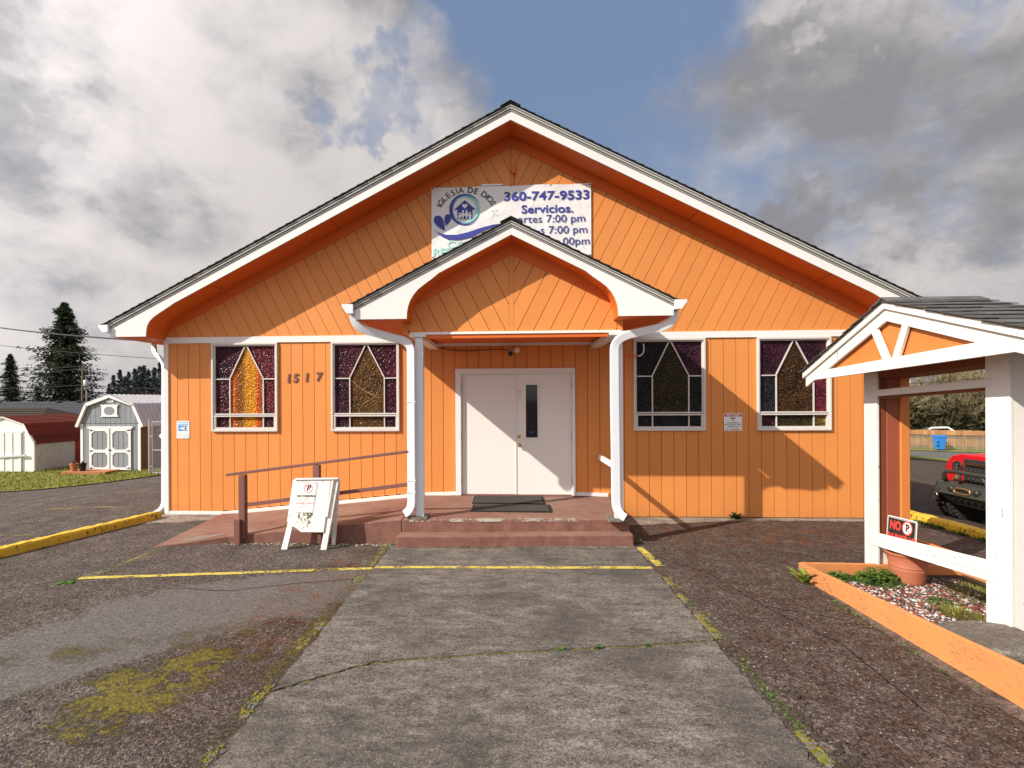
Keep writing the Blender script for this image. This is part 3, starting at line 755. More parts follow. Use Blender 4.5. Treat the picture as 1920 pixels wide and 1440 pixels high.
# gable chevron boards
def clip(poly, nx, nz, c):    # keep nx*x+nz*z <= c
    out = []
    for i in range(len(poly)):
        p, q = poly[i], poly[(i+1) % len(poly)]
        dp, dq = nx*p[0]+nz*p[1]-c, nx*q[0]+nz*q[1]-c
        if dp <= 0: out.append(p)
        if dp*dq < 0:
            t = dp/(dp-dq); out.append((p[0]+(q[0]-p[0])*t, p[1]+(q[1]-p[1])*t))
    return out
def chevron(poly_half, sgn, pitch, y0, y1, off, mat, name='gable_board'):
    # boards run perpendicular to the rake on each half
    L = math.hypot(1, S); ux, uz = 1/L, S/L        # along the left rake (upwards to the right)
    if sgn > 0: ux = -ux
    lo, hi = 1e9, -1e9
    for p in poly_half:
        d = ux*p[0]+uz*p[1]; lo, hi = min(lo, d), max(hi, d)
    k = math.floor((lo-off)/pitch)
    while off+k*pitch < hi:
        a = off+k*pitch+.0035; b = off+(k+1)*pitch-.0035; k += 1
        q = clip(clip(poly_half, ux, uz, b), -ux, -uz, -a)
        if len(q) >= 3:
            ar = abs(sum(q[i][0]*q[(i+1) % len(q)][1]-q[(i+1) % len(q)][0]*q[i][1] for i in range(len(q))))/2
            if ar > 0.0015: MB().ext(q, y0, y1, 'y').build(name, mat, CP)
ZT = 3.05
APX = 6.37     # underside of soffit at the ridge line
def under(x): return APX - S*abs(x) - .02
fr = .15
chevron([(-5.97, ZT), (-.003, ZT), (-.003, under(0)-fr), (-5.97, under(5.97)-fr)], -1, .1985, -.004, .016, .03, M['orange'])
chevron([(.003, ZT), (5.97, ZT), (5.97, under(5.97)-fr), (.003, under(0)-fr)], 1, .1985, -.004, .016, .03, M['orange'])
# frieze boards below the soffit
for s in (-1, 1):
    MB().ext([(0, under(0)-fr-.02), (s*5.97, under(5.97)-fr-.02), (s*5.97, under(5.97)+.03), (0, under(0)+.03)], -.022, -.0045, 'y').build('frieze_board', M['soffit'], CP)
# side and rear walls, floor of the roof space
sw = MB()
for s in (-1, 1): sw.box(s*6.0, s*5.9, .125, BACK, .0, 3.3)
sw.box(-6, 6, BACK, BACK+.1, 0, 3.3); sw.ext([(-6, 3.3), (6, 3.3), (0, 6.2)], BACK, BACK+.1, 'y')
sw.build('side_wall', M['orange'], CP)
MB().box(-5.9, 5.9, .12, BACK, 0, .3).build('floor', M['kioskin'], CP)
MB().box(-5.9, 5.9, .30, .34, .3, 3.2).build('inner_wall', M['black'], CP)
# foundation
MB().box(-5.99, -1.5, -.012, .1, -.05, .05).build('foundation', M['foot'], CP)
# trims
T = M['white']
MB().box(-6.005, -5.925, -.03, .05, .0, 3.06).build('corner_board', T, CP, bevel=.003)
MB().box(5.925, 6.005, -.03, .05, .0, 3.06).build('corner_board', T, CP, bevel=.003)
MB().box(-5.923, -1.39, -.028, -.0045, 2.951, 3.056).build('belt_trim', T, CP, bevel=.003)
MB().box(1.57, 5.923, -.028, -.0045, 2.951, 3.056).build('belt_trim', T, CP, bevel=.003)
MB().box(-1.388, 1.568, -.026, -.0045, 2.86, 2.94).build('ledger_board', T, CP, bevel=.003)
MB().box(-5.923, -4.95, -.028, -.0045, -.005, .058).build('base_trim', T, CP, bevel=.003)
def sl_trim(x0, z0, x1, z1, h=.06):
    MB().ext([(x0, z0), (x1, z1), (x1, z1+h), (x0, z0+h)], -.026, -.0045, 'y').build('base_trim', T, CP, bevel=.003)
sl_trim(-4.948, -.003, -3.70, .075+.04); sl_trim(-3.698, .115, -1.50, .333); sl_trim(-1.498, .333, -.95, .352)
sl_trim(1.055, .352, 1.585, .338)
MB().box(1.587, 1.60, -.02, -.0045, .02, .40).build('edge_strip', M['orange'], CP)
# ---- windows
wl = ['purple and amber window furthest left, with a bright amber centre', 'window left of the porch, purple glass with a brown centre',
      'window right of the porch, glass coloured blue black for its reflection', 'window at right beside the notice, plum glass with a magenta pane']
wg = [dict(ul='g_plum', ur='g_purple_red', ml='g_purple', mr='g_purple_red', c='g_amber_bright', bl='g_purple', bc='g_amber_bright', br='g_purple'),  # panes differ by reflection and curtains, put into their colours
      dict(ul='g_purple', ur='g_purple', ml='g_plum', mr='g_purple', c='g_brown', bl='g_plum', bc='g_brown', br='g_plum'),
      dict(ul='g_navy', ur='g_plum', ml='g_navy', mr='g_navy', c='g_olive', bl='g_navy', bc='g_navy', br='g_navy'),
      dict(ul='g_plum', ur='g_plum', ml='g_navy', mr='g_magenta', c='g_umber', bl='g_purple', bc='g_olive', br='g_ochre')]
for (a, b), L_, G in zip(WIN, wl, wg):
    z0, z1 = WZ0, WZ1; W_, H_ = b-a, z1-z0
    fw = .032
    m = MB(); y0, y1 = -.045, .05
    m.box(a, a+fw, y0, y1, z0, z1); m.box(b-fw, b, y0, y1, z0, z1)
    m.box(a+fw, b-fw, y0, y1, z0, z0+fw); m.box(a+fw, b-fw, y0, y1, z1-fw, z1)
    wn = m.build('window', M['frame'], CP, bevel=.003); lab(wn, L_)
    # inner sash steps
    ia, ib, iz0, iz1 = a+fw, b-fw, z0+fw, z1-fw
    X1 = a+.268*W_; X2 = a+.775*W_; zs = z0+.60*H_; zr = z0+.185*H_; xc = a+.515*W_
    def fr_bar(p, q, w_=.018, y=.002, d=.022, nm='muntin'):
        MB().bar((p[0], y, p[1]), (q[0], y, q[1]), w_, d, up=(0, -1, 0)).build(nm, M['frame'], wn)
    sash = MB()
    sash.box(ia, ia+.022, -.018, .03, zr+.03, iz1); sash.box(ib-.02, ib, -.018, .03, zr+.03, iz1); sash.box(ia+.022, ib-.02, -.018, .03, iz1-.02, iz1)
    sash.build('sash_frame', M['frame'], wn)
    low = MB(); low.box(ia, ia+.038, -.03, .03, iz0, zr-.006); low.box(ib-.034, ib, -.03, .03, iz0, zr-.006); low.box(ia+.038, ib-.034, -.03, .03, iz0, iz0+.036)
    low.box(ia-.005, ib+.005, -.036, .028, zr-.03, zr-.007)
    low.build('vent_sash', M['frame'], wn, bevel=.002)
    MB().box(ia-.005, ib+.005, -.03, .029, zr+.003, zr+.026).build('rail', M['frame'], wn, bevel=.002)
    fr_bar((X1, iz0+.03), (X1, zs)); fr_bar((X2, iz0+.03), (X2, zs))
    fr_bar((X1, zs), (xc-.012, iz1-.01)); fr_bar((X2, zs), (xc+.012, iz1-.01))
    fr_bar((ia, zs-.012), (X1-.009, zs-.012)); fr_bar((X2+.009, zs-.012), (ib, zs-.012))
    gy0, gy1 = .016, .022
    def pane(pts, k): MB().ext(pts, gy0, gy1, 'y').build('pane', M[G[k]], wn)
    pane([(ia, zs-.012), (X1, zs-.012), (X1, zs), (xc, iz1), (ia, iz1)], 'ul')
    pane([(X2, zs-.012), (ib, zs-.012), (ib, iz1), (xc, iz1), (X2, zs)], 'ur')
    pane([(ia, zr), (X1, zr), (X1, zs-.012), (ia, zs-.012)], 'ml'); pane([(X2, zr), (ib, zr), (ib, zs-.012), (X2, zs-.012)], 'mr')
    pane([(X1, zr), (X2, zr), (X2, zs), (xc, iz1), (X1, zs)], 'c')
    pane([(ia, iz0), (X1, iz0), (X1, zr), (ia, zr)], 'bl'); pane([(X1, iz0), (X2, iz0), (X2, zr), (X1, zr)], 'bc'); pane([(X2, iz0), (ib, iz0), (ib, zr), (X2, zr)], 'br')
# thin twig coloured lines across the panes of the second window
wn2 = [o for o in church.children if o.name.startswith('window')][1]
for pts in ([(-2.77, 2.33), (-2.55, 2.14), (-2.28, 2.0)], [(-2.60, 1.80), (-2.52, 1.90), (-2.36, 1.98), (-2.24, 2.12), (-2.22, 2.22)], [(-2.25, 1.98), (-2.30, 2.10)]):
    MB().tube([(x, .0145, z) for x, z in pts], .007, 5).build('pane_line', M['twig'], wn2)
# ---- doors
df = MB(); fz = .352
df.box(-.947, -.855, -.045, .09, fz, 2.473); df.box(.998, 1.048, -.045, .09, fz, 2.473); df.box(-.855, .998, -.045, .09, 2.392, 2.473)
df.build('door_frame', M['white'], CP, bevel=.004)
df = MB(); df.box(-.854, -.842, -.02, .08, fz, 2.391); df.box(.986, .997, -.02, .08, fz, 2.391); df.box(-.842, .986, -.02, .08, 2.376, 2.391)
df.build('door_stop', M['white'], CP)
MB().box(-.855, .998, -.03, .12, fz-.03, fz+.012).build('threshold', M['redconc'], CP)
dl = MB().box(-.839, .069, .02, .065, fz+.014, 2.374).build('door', M['door'], CP, bevel=.004); lab(dl, 'plain white door leaf without a window')
m = MB()
for c in wall_cells(.075, .984, fz+.014, 2.374, [(.232, .428, 1.318, 2.20)]): m.box(c[0], c[1], .02, .065, c[2], c[3])
dr = m.build('door', M['door'], CP); lab(dr, 'white door leaf with a tall narrow window and brass knob')
MB().box(.058, .074, .008, .0195, fz+.014, 2.374).build('astragal', M['door'], dr, bevel=.003)
m = MB(); fo = .022
m.box(.232-fo, .232, .006, .035, 1.318-fo, 2.20+fo); m.box(.428, .428+fo, .006, .035, 1.318-fo, 2.20+fo); m.box(.232, .428, .006, .035, 1.318-fo, 1.318); m.box(.232, .428, .006, .035, 2.20, 2.20+fo)
m.build('glass_frame', M['door'], dr, bevel=.004)
MB().box(.225, .435, .040, .046, 1.31, 2.21).build('door_glass', M['darkglass'], dr)
MB().lathe([(0.001, -.075), (.018, -.072), (.027, -.058), (.027, -.046), (.014, -.032), (.012, -.012), (.030, -.008), (.032, .0)], (.118, .021, 1.19), 16, axis='y').build('door_knob', M['brass'], dr, smooth=True)
MB().lathe([(0.001, -.022), (.022, -.02), (.029, -.006), (.030, 0)], (.116, .021, 1.335), 16, axis='y').build('deadbolt', M['brass'], dr, smooth=True)
for zz in (.60, 1.35, 2.17):
    MB().lathe([(.008, 0), (.008, .1)], (.990, -.022, zz-.05), 8).build('hinge', M['galv'], dr)
    MB().lathe([(.008, 0), (.008, .1)], (-.847, -.022, zz-.05), 8).build('hinge', M['galv'], dl)
# ---- main roof
def rakeset(xe, apx_bot, s_bot, yf, xr, cz, cpts, shx, shtop, depth_back, name_prefix='', yb=None, th=.02):
    """fascia with bracketed eave returns; xe: eave x, apx_bot: apex of the lower edge, cpts: inner curve from low to high"""
    for s in (-1, 1):
        xj = cpts[-1][0]
        top_ap, top_e = apx_bot+.262-.075, None
        def tz(x): return shtop - S*abs(x) - .055
        pts = [(0, apx_bot), (s*xj, cpts[-1][1])] + [(s*x, z) for x, z in reversed(cpts[:-1])] + [(s*xe, cz), (s*xe, tz(xe)), (0, tz(0))]
        MB().ext(pts, yf, yf+th, 'y').build('fascia', M['white'], CP)
    return tz
# curve of the eave return, from its foot up to the rake
MC = [(5.965, 3.015), (5.962, 3.10), (5.945, 3.19), (5.90, 3.27), (5.83, 3.335), (5.764, 3.38), (5.65, 3.45), (5.492, 3.552)]
YF = -.53
tz = rakeset(6.545, 6.363, S, YF, 0, 3.015, MC, 6.71, 6.625, BACK)
for s in (-1, 1):
    def zt(x, d): return 6.625-S*abs(x)-d
    # stepped drip mouldings, with shade between and below them as dark strips
    def strip(d0, d1, y0, y1, xe, mat, nm):
        MB().ext([(0, zt(0, d1)), (s*xe, zt(xe, d1)), (s*xe, zt(xe, d0)), (0, zt(0, d0))], y0, y1, 'y').build(nm, mat, CP)
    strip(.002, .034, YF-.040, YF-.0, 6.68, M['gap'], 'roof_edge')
    strip(.0345, .126, YF-.005, YF-.001, 6.60, M['gap'], 'rake_gap_shade')
    strip(.036, .054, YF-.034, YF-.0055, 6.66, M['mould'], 'drip_edge')
    strip(.066, .092, YF-.024, YF-.0055, 6.62, M['mould'], 'rake_moulding_and_shade')
    strip(.102, .125, YF-.012, YF-.0055, 6.60, M['shadeband'], 'rake_moulding_and_shade')  # grey strip painted as the shadow under the mouldings
    # roof deck and soffit
    MB().ext([(0, zt(0, .026)), (s*6.68, zt(6.68, .026)), (s*6.68, zt(6.68, .05)), (0, zt(0, .05))], YF+.021, BACK+.4, 'y').build('roof_deck', M['shingle'], CP)
    MB().ext([(0, APX-.02), (s*5.97, APX-.02-S*5.97), (s*5.97, APX+.0-S*5.97), (0, APX)], YF+.021, -.0, 'y').build('soffit', M['soffit'], CP)
    # seams across the soffit
    for xx in (2.9, 4.9):
        MB().bar((s*xx, YF+.03, APX-.022-S*xx), (s*xx, -.02, APX-.022-S*xx), .006, .004).build('soffit_seam', M['groove'], CP)
    # boxed return below the soffit: rounded inner cheek and flat underside running the length of the eave
    ck = MB(); prof = [(s*x, z) for x, z in MC]
    for (p, q) in zip(prof[:-1], prof[1:]):
        ck.add([(p[0], YF+.021, p[1]), (q[0], YF+.021, q[1]), (q[0], -.0, q[1]), (p[0], -.0, p[1])], [(0, 1, 2, 3)])
    ck.build('return_cheek', M['soffit'], CP, smooth=True, recalc=False)
    MB().box(s*5.97, s*6.54, YF+.021, BACK, 3.012, 3.022).build('eave_soffit', M['soffit'], CP)
    MB().box(s*5.97, s*6.005, YF+.021, 0, 2.90, 3.5).build('return_side', M['soffit'], CP) if False else None
    MB().box(s*6.54, s*6.565, YF+.002, BACK, 3.012, 3.20).build('eave_fascia', M['white'], CP)
    # K style gutter
    gp = [(6.568, 3.205), (6.568, 3.085), (6.655, 3.085), (6.675, 3.10), (6.70, 3.14), (6.725, 3.17), (6.725, 3.205), (6.718, 3.205), (6.718, 3.172), (6.69, 3.145), (6.65, 3.093), (6.574, 3.093), (6.574, 3.205)]
    MB().ext([(s*x, z) for x, z in gp], YF-.06, BACK, 'y').build('gutter', M['metalwhite'], CP)
    MB().ext([(s*x, z) for x, z in gp[:7]], YF-.0615, YF-.0605, 'y').build('gutter_cap', M['metalwhite'], CP)
    # shingle courses
    Lh = 6.70; n = 52
    ex = Lh/n
    for i in range(n):
        a, b = Lh-ex*(i+1), Lh-ex*i
        r = random.Random(i*3+s)
        o1 = r.uniform(-.006, .006)
        m = MB(); za, zb_ = 6.625-S*a, 6.625-S*b
        y0 = YF-.048+o1
        m.add([(s*(a-.03), y0, za+S*.03-.028), (s*b, y0, zb_-.018), (s*b, BACK+.45, zb_-.018), (s*(a-.03), BACK+.45, za+S*.03-.028),
               (s*(a-.03), y0, za+S*.03-.020), (s*b, y0, zb_+.004), (s*b, BACK+.45, zb_+.004), (s*(a-.03), BACK+.45, za+S*.03-.020)],
              [(0, 3, 2, 1), (4, 5, 6, 7), (0, 1, 5, 4), (1, 2, 6, 5), (2, 3, 7, 6), (3, 0, 4, 7)])
        m.build('shingle_course', M['shingle'], CP)
MB().ext([(-.16, 6.55), (0, 6.625+.012), (.16, 6.55), (.16, 6.562), (0, 6.65), (-.16, 6.562)], YF-.055, BACK+.45, 'y').build('ridge_cap', M['shingle'], CP)
# junction box and conduit on the gable
MB().box(.015, .075, -.07, -.0045, 5.72, 5.86).build('junction_box', M['soffit'], CP, bevel=.006)
MB().tube([(.045, -.02, 5.54), (.045, -.02, 5.72)], .012, 8).build('conduit', M['soffit'], CP)
MB().lathe([(.022, 0), (.022, .02)], (.045, -.02, 5.70), 8).build('conduit_nut', M['soffit'], CP)

# ================================================================== PORCH
PYF = -2.0
PTOP = 4.304
PC = [(1.375, 3.022), (1.372, 3.10), (1.358, 3.18), (1.33, 3.26), (1.285, 3.335), (1.225, 3.405), (1.15, 3.465), (1.05, 3.535), (.95, 3.60)]
PS = S
for s in (-1, 1):
    def zt(x, d): return PTOP-PS*abs(x)-d
    ap = 4.10
    pc = [(x, z) for x, z in PC]
    pc[-1] = (.95, ap-S*.95)
    pts = [(0, ap-.095+.095), (s*.95, ap-S*.95)] + [(s*x, z) for x, z in reversed(pc[:-1])] + [(s*2.055, 3.022), (s*2.055, zt(2.055, .055)), (0, zt(0, .055))]
    MB().ext(pts, PYF, PYF+.022, 'y').build('porch_fascia', M['white'], CP)
    def strip(d0, d1, y0, y1, xe, mat, nm):
        MB().ext([(0, zt(0, d1)), (s*xe, zt(xe, d1)), (s*xe, zt(xe, d0)), (0, zt(0, d0))], y0, y1, 'y').build(nm, mat, CP)
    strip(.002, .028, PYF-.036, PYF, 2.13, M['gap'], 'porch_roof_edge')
    strip(.0285, .104, PYF-.005, PYF-.001, 2.07, M['gap'], 'porch_gap_shade')  # dark strip painted as the shade between the porch mouldings
    strip(.030, .045, PYF-.030, PYF-.0055, 2.12, M['mould'], 'porch_drip_edge')
    strip(.055, .076, PYF-.020, PYF-.0055, 2.10, M['mould'], 'porch_moulding_and_shade')
    strip(.085, .103, PYF-.011, PYF-.0055, 2.07, M['shadeband'], 'porch_moulding_and_shade')  # grey band stands in for the shadow under the porch mouldings
    MB().ext([(0, zt(0, .024)), (s*2.13, zt(2.13, .024)), (s*2.13, zt(2.13, .045)), (0, zt(0, .045))], PYF+.023, -.005, 'y').build('porch_roof_deck', M['shingle'], CP)
    # soffit
    MB().ext([(0, ap-.0), (s*1.38, ap-PS*1.38), (s*1.38, ap+.015-PS*1.38), (0, ap+.015)], PYF+.023, -1.652, 'y').build('porch_soffit', M['soffit'], CP)
    MB().box(s*1.372, s*2.05, PYF+.023, -.03, 3.020, 3.032).build('porch_eave_soffit', M['soffit'], CP)
    ck = MB(); prof = [(s*x, z) for x, z in pc]
    for (p, q) in zip(prof[:-1], prof[1:]):
        ck.add([(p[0], PYF+.023, p[1]), (q[0], PYF+.023, q[1]), (q[0], -1.652, q[1]), (p[0], -1.652, p[1])], [(0, 1, 2, 3)])
    ck.build('porch_cheek', M['soffit'], CP, smooth=True, recalc=False)
    MB().box(s*1.42, s*1.50, -1.648, -.03, 2.87, 3.019).build('porch_side_board', M['orange'], CP)
    MB().box(s*2.05, s*2.072, PYF+.002, -.03, 3.018, 3.20).build('porch_eave_fascia', M['white'], CP)
    gp = [(2.075, 3.215), (2.075, 3.095), (2.15, 3.095), (2.17, 3.11), (2.195, 3.15), (2.225, 3.18), (2.225, 3.215), (2.218, 3.215), (2.218, 3.182), (2.185, 3.152), (2.147, 3.102), (2.081, 3.102), (2.081, 3.215)]
    MB().ext([(s*x, z) for x, z in gp], PYF-.055, -.03, 'y').build('porch_gutter', M['metalwhite'], CP)
    MB().ext([(s*x, z) for x, z in gp[:7]], PYF-.0565, PYF-.0555, 'y').build('gutter_cap', M['metalwhite'], CP)
    n = 17; Lh = 2.15; ex = Lh/n
    for i in range(n):
        a, b = Lh-ex*(i+1), Lh-ex*i; o1 = random.Random(i*7+s).uniform(-.006, .006); y0 = PYF-.045+o1; m = MB()
        za, zb_ = PTOP-PS*a, PTOP-PS*b
        m.add([(s*max(0, a-.03), y0, za-.012), (s*b, y0, zb_-.018), (s*b, -.006, zb_-.018), (s*max(0, a-.03), -.006, za-.012),
               (s*max(0, a-.03), y0, za-.004), (s*b, y0, zb_+.006), (s*b, -.006, zb_+.006), (s*max(0, a-.03), -.006, za-.004)],
              [(0, 3, 2, 1), (4, 5, 6, 7), (0, 1, 5, 4), (1, 2, 6, 5), (2, 3, 7, 6), (3, 0, 4, 7)])
        m.build('porch_shingle_course', M['shingle'], CP)
MB().ext([(-.14, PTOP-.058), (0, PTOP+.004), (.14, PTOP-.058), (.14, PTOP-.046), (0, PTOP+.024), (-.14, PTOP-.046)], PYF-.05, -.006, 'y').build('porch_ridge_cap', M['shingle'], CP)
# porch gable panel with its chevron boards
GY = -1.65
MB().ext([(-1.42, 2.885), (1.42, 2.885), (1.42, 3.36), (0, 4.09), (-1.42, 3.36)], GY+.014, GY+.05, 'y').build('porch_gable_backing', M['groove'], CP)
def pu(x): return 4.10-.145-PS*1.0*abs(x)
chevron([(-1.418, 2.885), (-.035, 2.885), (-.035, pu(0)), (-1.418, pu(1.418))], -1, .198, GY-.004, GY+.016, .06, M['orange'], 'porch_gable_board')
chevron([(.035, 2.885), (1.418, 2.885), (1.418, pu(1.418)), (.035, pu(0))], 1, .198, GY-.004, GY+.016, .06, M['orange'], 'porch_gable_board')
MB().box(-.032, .032, GY-.006, GY+.014, 2.885, pu(0)).build('porch_centre_batten', M['orange'], CP)
for s in (-1, 1):
    MB().ext([(0, pu(0)-.02), (s*1.418, pu(1.418)-.02), (s*1.418, pu(1.418)+.149), (0, pu(0)+.149)], GY-.02, GY-.0045, 'y').build('porch_frieze', M['soffit'], CP)
# beams
MB().box(-1.39, 1.47, GY-.03, GY+.05, 2.85, 2.884).build('front_beam', M['white'], CP, bevel=.003)
MB().box(-1.22, 1.30, GY-.012, GY+.05, 2.80, 2.849).build('front_beam_soffit', M['soffit'], CP)
for s, xx in ((-1, -1.30), (1, 1.38)):
    MB().box(xx-.07, xx+.07, GY+.06, -.03, 2.80, 2.868).build('side_beam', M['white'], CP, bevel=.003)
    MB().bar((xx+.06*s, -1.5, 2.80), (xx+.05*s, -.03, 2.72), .06, .10).build('side_beam_block', M['white'], CP) if False else None
MB().box(-1.36, 1.41, GY+.05, -.01, 2.905, 2.925).build('porch_ceiling', M['soffit'], CP)
for xx in (-.10, .14): MB().box(xx-.012, xx+.012, GY+.1, -.1, 2.885, 2.904).build('ceiling_batten', M['soffit'], CP)
# posts
for (xa, xb) in ((-1.325, -1.215), (1.385, 1.492)):
    xm = (xa+xb)/2; zb = floorz(xm, -1.6)
    MB().box(xa, xb, -1.68, -1.57, zb+.02, 2.815).build('porch_post', M['metalwhite'], CP, bevel=.006, seg=2)
    MB().box(xa-.075, xb+.045, -1.71, -1.52, 2.815, 2.868).build('post_cap', M['white'], CP, bevel=.004)
    MB().box(xa-.11, xb+.06, -1.75, -1.50, zb-.012, zb+.028).build('post_base', M['stone'], CP, bevel=.006)
def corr_tube(path, nm, w=.108, d=.065, rr=None):
    MB().tube(path, .5, 4, sx=w*1.4142, sy=d*1.4142, up=(0, -1, 0)).build(nm, M['metalwhite'], CP, bevel=.008, seg=2)
def arc(p0, p1, p2, n=7):
    p0, p1, p2 = Vector(p0), Vector(p1), Vector(p2)
    return [tuple(p0*(1-t)**2+p1*2*t*(1-t)+p2*t*t) for t in [i/n for i in range(n+1)]]
yd = -1.715
# left porch downspout
pl = arc((-2.10, -1.92, 3.09), (-2.10, -1.9, 2.94), (-1.96, -1.86, 2.90)) + arc((-1.60, -1.76, 2.80), (-1.375, yd, 2.77), (-1.372, yd, 2.62)) + [(-1.372, yd, 2.0), (-1.372, yd, 1.2)] + arc((-1.372, yd, .62), (-1.365, yd, .44), (-1.47, yd-.03, .40), 5)
corr_tube(pl, 'porch_downspout')
pr_ = arc((2.10, -1.92, 3.09), (2.10, -1.9, 2.93), (1.97, -1.86, 2.895)) + arc((1.66, -1.76, 2.835), (1.375, yd, 2.79), (1.372, yd, 2.62)) + [(1.372, yd, 2.0), (1.38, yd, 1.2)] + arc((1.385, yd, .58), (1.385, yd, .42), (1.50, yd-.04, .37), 5)
corr_tube(pr_, 'porch_downspout')
for x, zz in ((-1.372, .86), (-1.372, 1.93), (-1.372, .70)): MB().box(x-.062, x+.062, yd-.038, yd+.038, zz-.008, zz+.008).build('strap', M['metalwhite'], CP)
# corner downspout on the left side wall
cd = arc((-6.50, .45, 3.06), (-6.50, .42, 2.86), (-6.40, .36, 2.80)) + arc((-6.22, .22, 2.70), (-6.06, .10, 2.62), (-6.055, .06, 2.45)) + [(-6.055, .05, 1.5)] + arc((-6.055, .04, .22), (-6.055, .03, .06), (-6.13, -.13, .035), 5)
MB().tube(cd, .5, 4, sx=.075*1.4, sy=.055*1.4, up=(0, -1, 0)).build('corner_downspout', M['metalwhite'], CP, bevel=.008, seg=2)
# guard rail stub at the right post
MB().bar((1.44, -.03, 1.00), (1.46, -1.56, 1.0), .038, .085).build('guard_rail', M['white'], CP, bevel=.003)
# short curved cable and orange bracket by the third window
MB().tube([(1.50, -.3, 2.66), (1.8, -.2, 2.655), (2.06, -.12, 2.655)], .011, 6).build('cable_pipe', M['soffit'], CP)
MB().tube(arc((2.06, -.12, 2.655), (2.17, -.08, 2.66), (2.165, -.06, 2.80), 6)+[(2.165, -.05, 2.86)], .012, 6).build('cable_end', M['white'], CP)
# ================================================================== WALL-MOUNTED THINGS
ban = thing('vinyl_banner', 'white vinyl banner with a blue house emblem and phone number hung high on the gable', 'banner', (0, -.012, 4.93))
BY = -.030
m = MB(); nxb, nzb = 36, 16; vv = []
def bcorner(u, t):
    x = -1.335+u*2.66; z = 4.325+t*1.21+(-.012*(1-u) if t > .5 else 0)
    sag = .010*math.sin(u*9)*t*(1-t)+.006*math.sin(u*21+2)*t
    return (x, BY+sag*.6, z+(-.010*math.sin(u*3*math.pi)**2 if t == 1 else 0))
for j in range(nzb+1):
    for i in range(nxb+1): vv.append(bcorner(i/nxb, j/nzb))
m.add(vv, [(j*(nxb+1)+i, j*(nxb+1)+i+1, (j+1)*(nxb+1)+i+1, (j+1)*(nxb+1)+i) for j in range(nzb) for i in range(nxb)])
m.build('sheet', M['banner'], ban, recalc=False, smooth=True)
TY = BY-.009
def bpx(px, py):   # offsets measured on the banner: 300 x 135 units
    return (-1.335+(px-810)/298*2.66, TY, 5.535-(py-352)/132.5*1.21)
def grom(x, z): MB().lathe([(.006, 0), (.012, 0), (.012, .003)], (x, BY-.006, z), 10, axis='y').build('grommet', M['blackmetal'], ban)
for x, z in [(-1.315, 5.505), (1.305, 5.51), (-1.31, 4.35), (1.305, 4.345), (-.66, 5.50), (0, 5.52), (.66, 5.515)]: grom(x, z)
MB().box(-.49, -.13, -.03, -.015, 5.535, 5.56).build('hanging_rod', M['galv'], ban)
U = 2.66/298   # metres per photo unit
# arc lettering
cx_, cz_ = bpx(876, 399)[0], bpx(876, 399)[2]
word = "IGLESIA DE DIOS"; a0, a1 = R(164), R(17)
wts = [{'I': .5, ' ': .62}.get(c, 1.0) for c in word]; tot = sum(wts); acc_ = 0
for c, wt_ in zip(word, wts):
    t = (acc_+wt_/2)/tot; acc_ += wt_
    if c == ' ': continue
    an = a0+(a1-a0)*t; rr = 41*U
    me = text_mesh(c, .138, bold=.001); me.materials.append(M['navy'])
    o = place(me, 'letter', ban, (cx_+math.cos(an)*rr*1.30, TY, cz_+math.sin(an)*rr*1.02-.015), rot=(math.pi/2, 0, 0))
    o.rotation_euler = (Matrix.Rotation(-(an-math.pi/2), 4, 'Y') @ Matrix.Rotation(math.pi/2, 4, 'X')).to_euler()
text_on('phone_number', '360-747-9533', .205, M['blue'], ban, bpx(1026, 374), bold=.005, xs=1.24)
text_on('lettering', 'Servicios.', .19, M['blue'], ban, bpx(1027, 398), bold=.004, xs=1.2)
for s_, px, py, sz in (('artes 7:00 pm', 1098, 416, .178), ('s 7:00 pm', 1102, 436.5, .178), ('00pm', 1106, 457.5, .178)):
    text_on('lettering', s_, sz, M['blue2'], ban, bpx(px, py), align='RIGHT', xs=1.13, bold=.001)
text_on('lettering', 'CA', .17, M['paleteal'], ban, bpx(855, 459.5), bold=.005, xs=1.2)
text_on('lettering', 'RES', .17, M['paleteal'], ban, bpx(829, 473), bold=.005, xs=1.15)
def crescent(cx, cz, ro, dx, dz, ri, mat, dy=0):
    # ring of varying thickness between an outer and an offset inner circle
    m = MB(); N = 48; v = []
    for k in range(N):
        a = 2*math.pi*k/N
        v.append((cx+ro*math.cos(a), TY-dy, cz+ro*math.sin(a))); v.append((cx+dx+ri*math.cos(a), TY-dy, cz+dz+ri*math.sin(a)))
    m.add(v, [(2*k, 2*((k+1) % N), 2*((k+1) % N)+1, 2*k+1) for k in range(N)])
    m.build('emblem_ring', mat, ban, recalc=False)
ex_, ez_ = bpx(873, 395)[0], bpx(873, 395)[2]
crescent(ex_, ez_, .262, .030, -.004, .232, M['blue'])
crescent(ex_+.012, ez_-.002, .232, -.022, .0, .210, M['teal'], .0006)
def flatpoly(pts, mat, nm='emblem', dy=.001):
    m = MB(); m.add([(ex_+x, TY-dy, ez_+z) for x, z in pts], [tuple(range(len(pts)))]); return m.build(nm, mat, ban, recalc=False)
flatpoly([(-.125, -.155), (.125, -.155), (.125, .0), (.18, .0), (0, .155), (-.18, .0), (-.125, .0)], M['blue'], 'emblem_house')
ht = [(0, -.05)] + [(.045*math.sin(a)**3, .012+.0028*(13*math.cos(a)-5*math.cos(2*a)-2*math.cos(3*a)-math.cos(4*a))) for a in [2*math.pi*i/24 for i in range(24)]]
flatpoly([(x, z+.045) for x, z in ht[1:]], M['signwhite'], 'emblem_heart', .002)
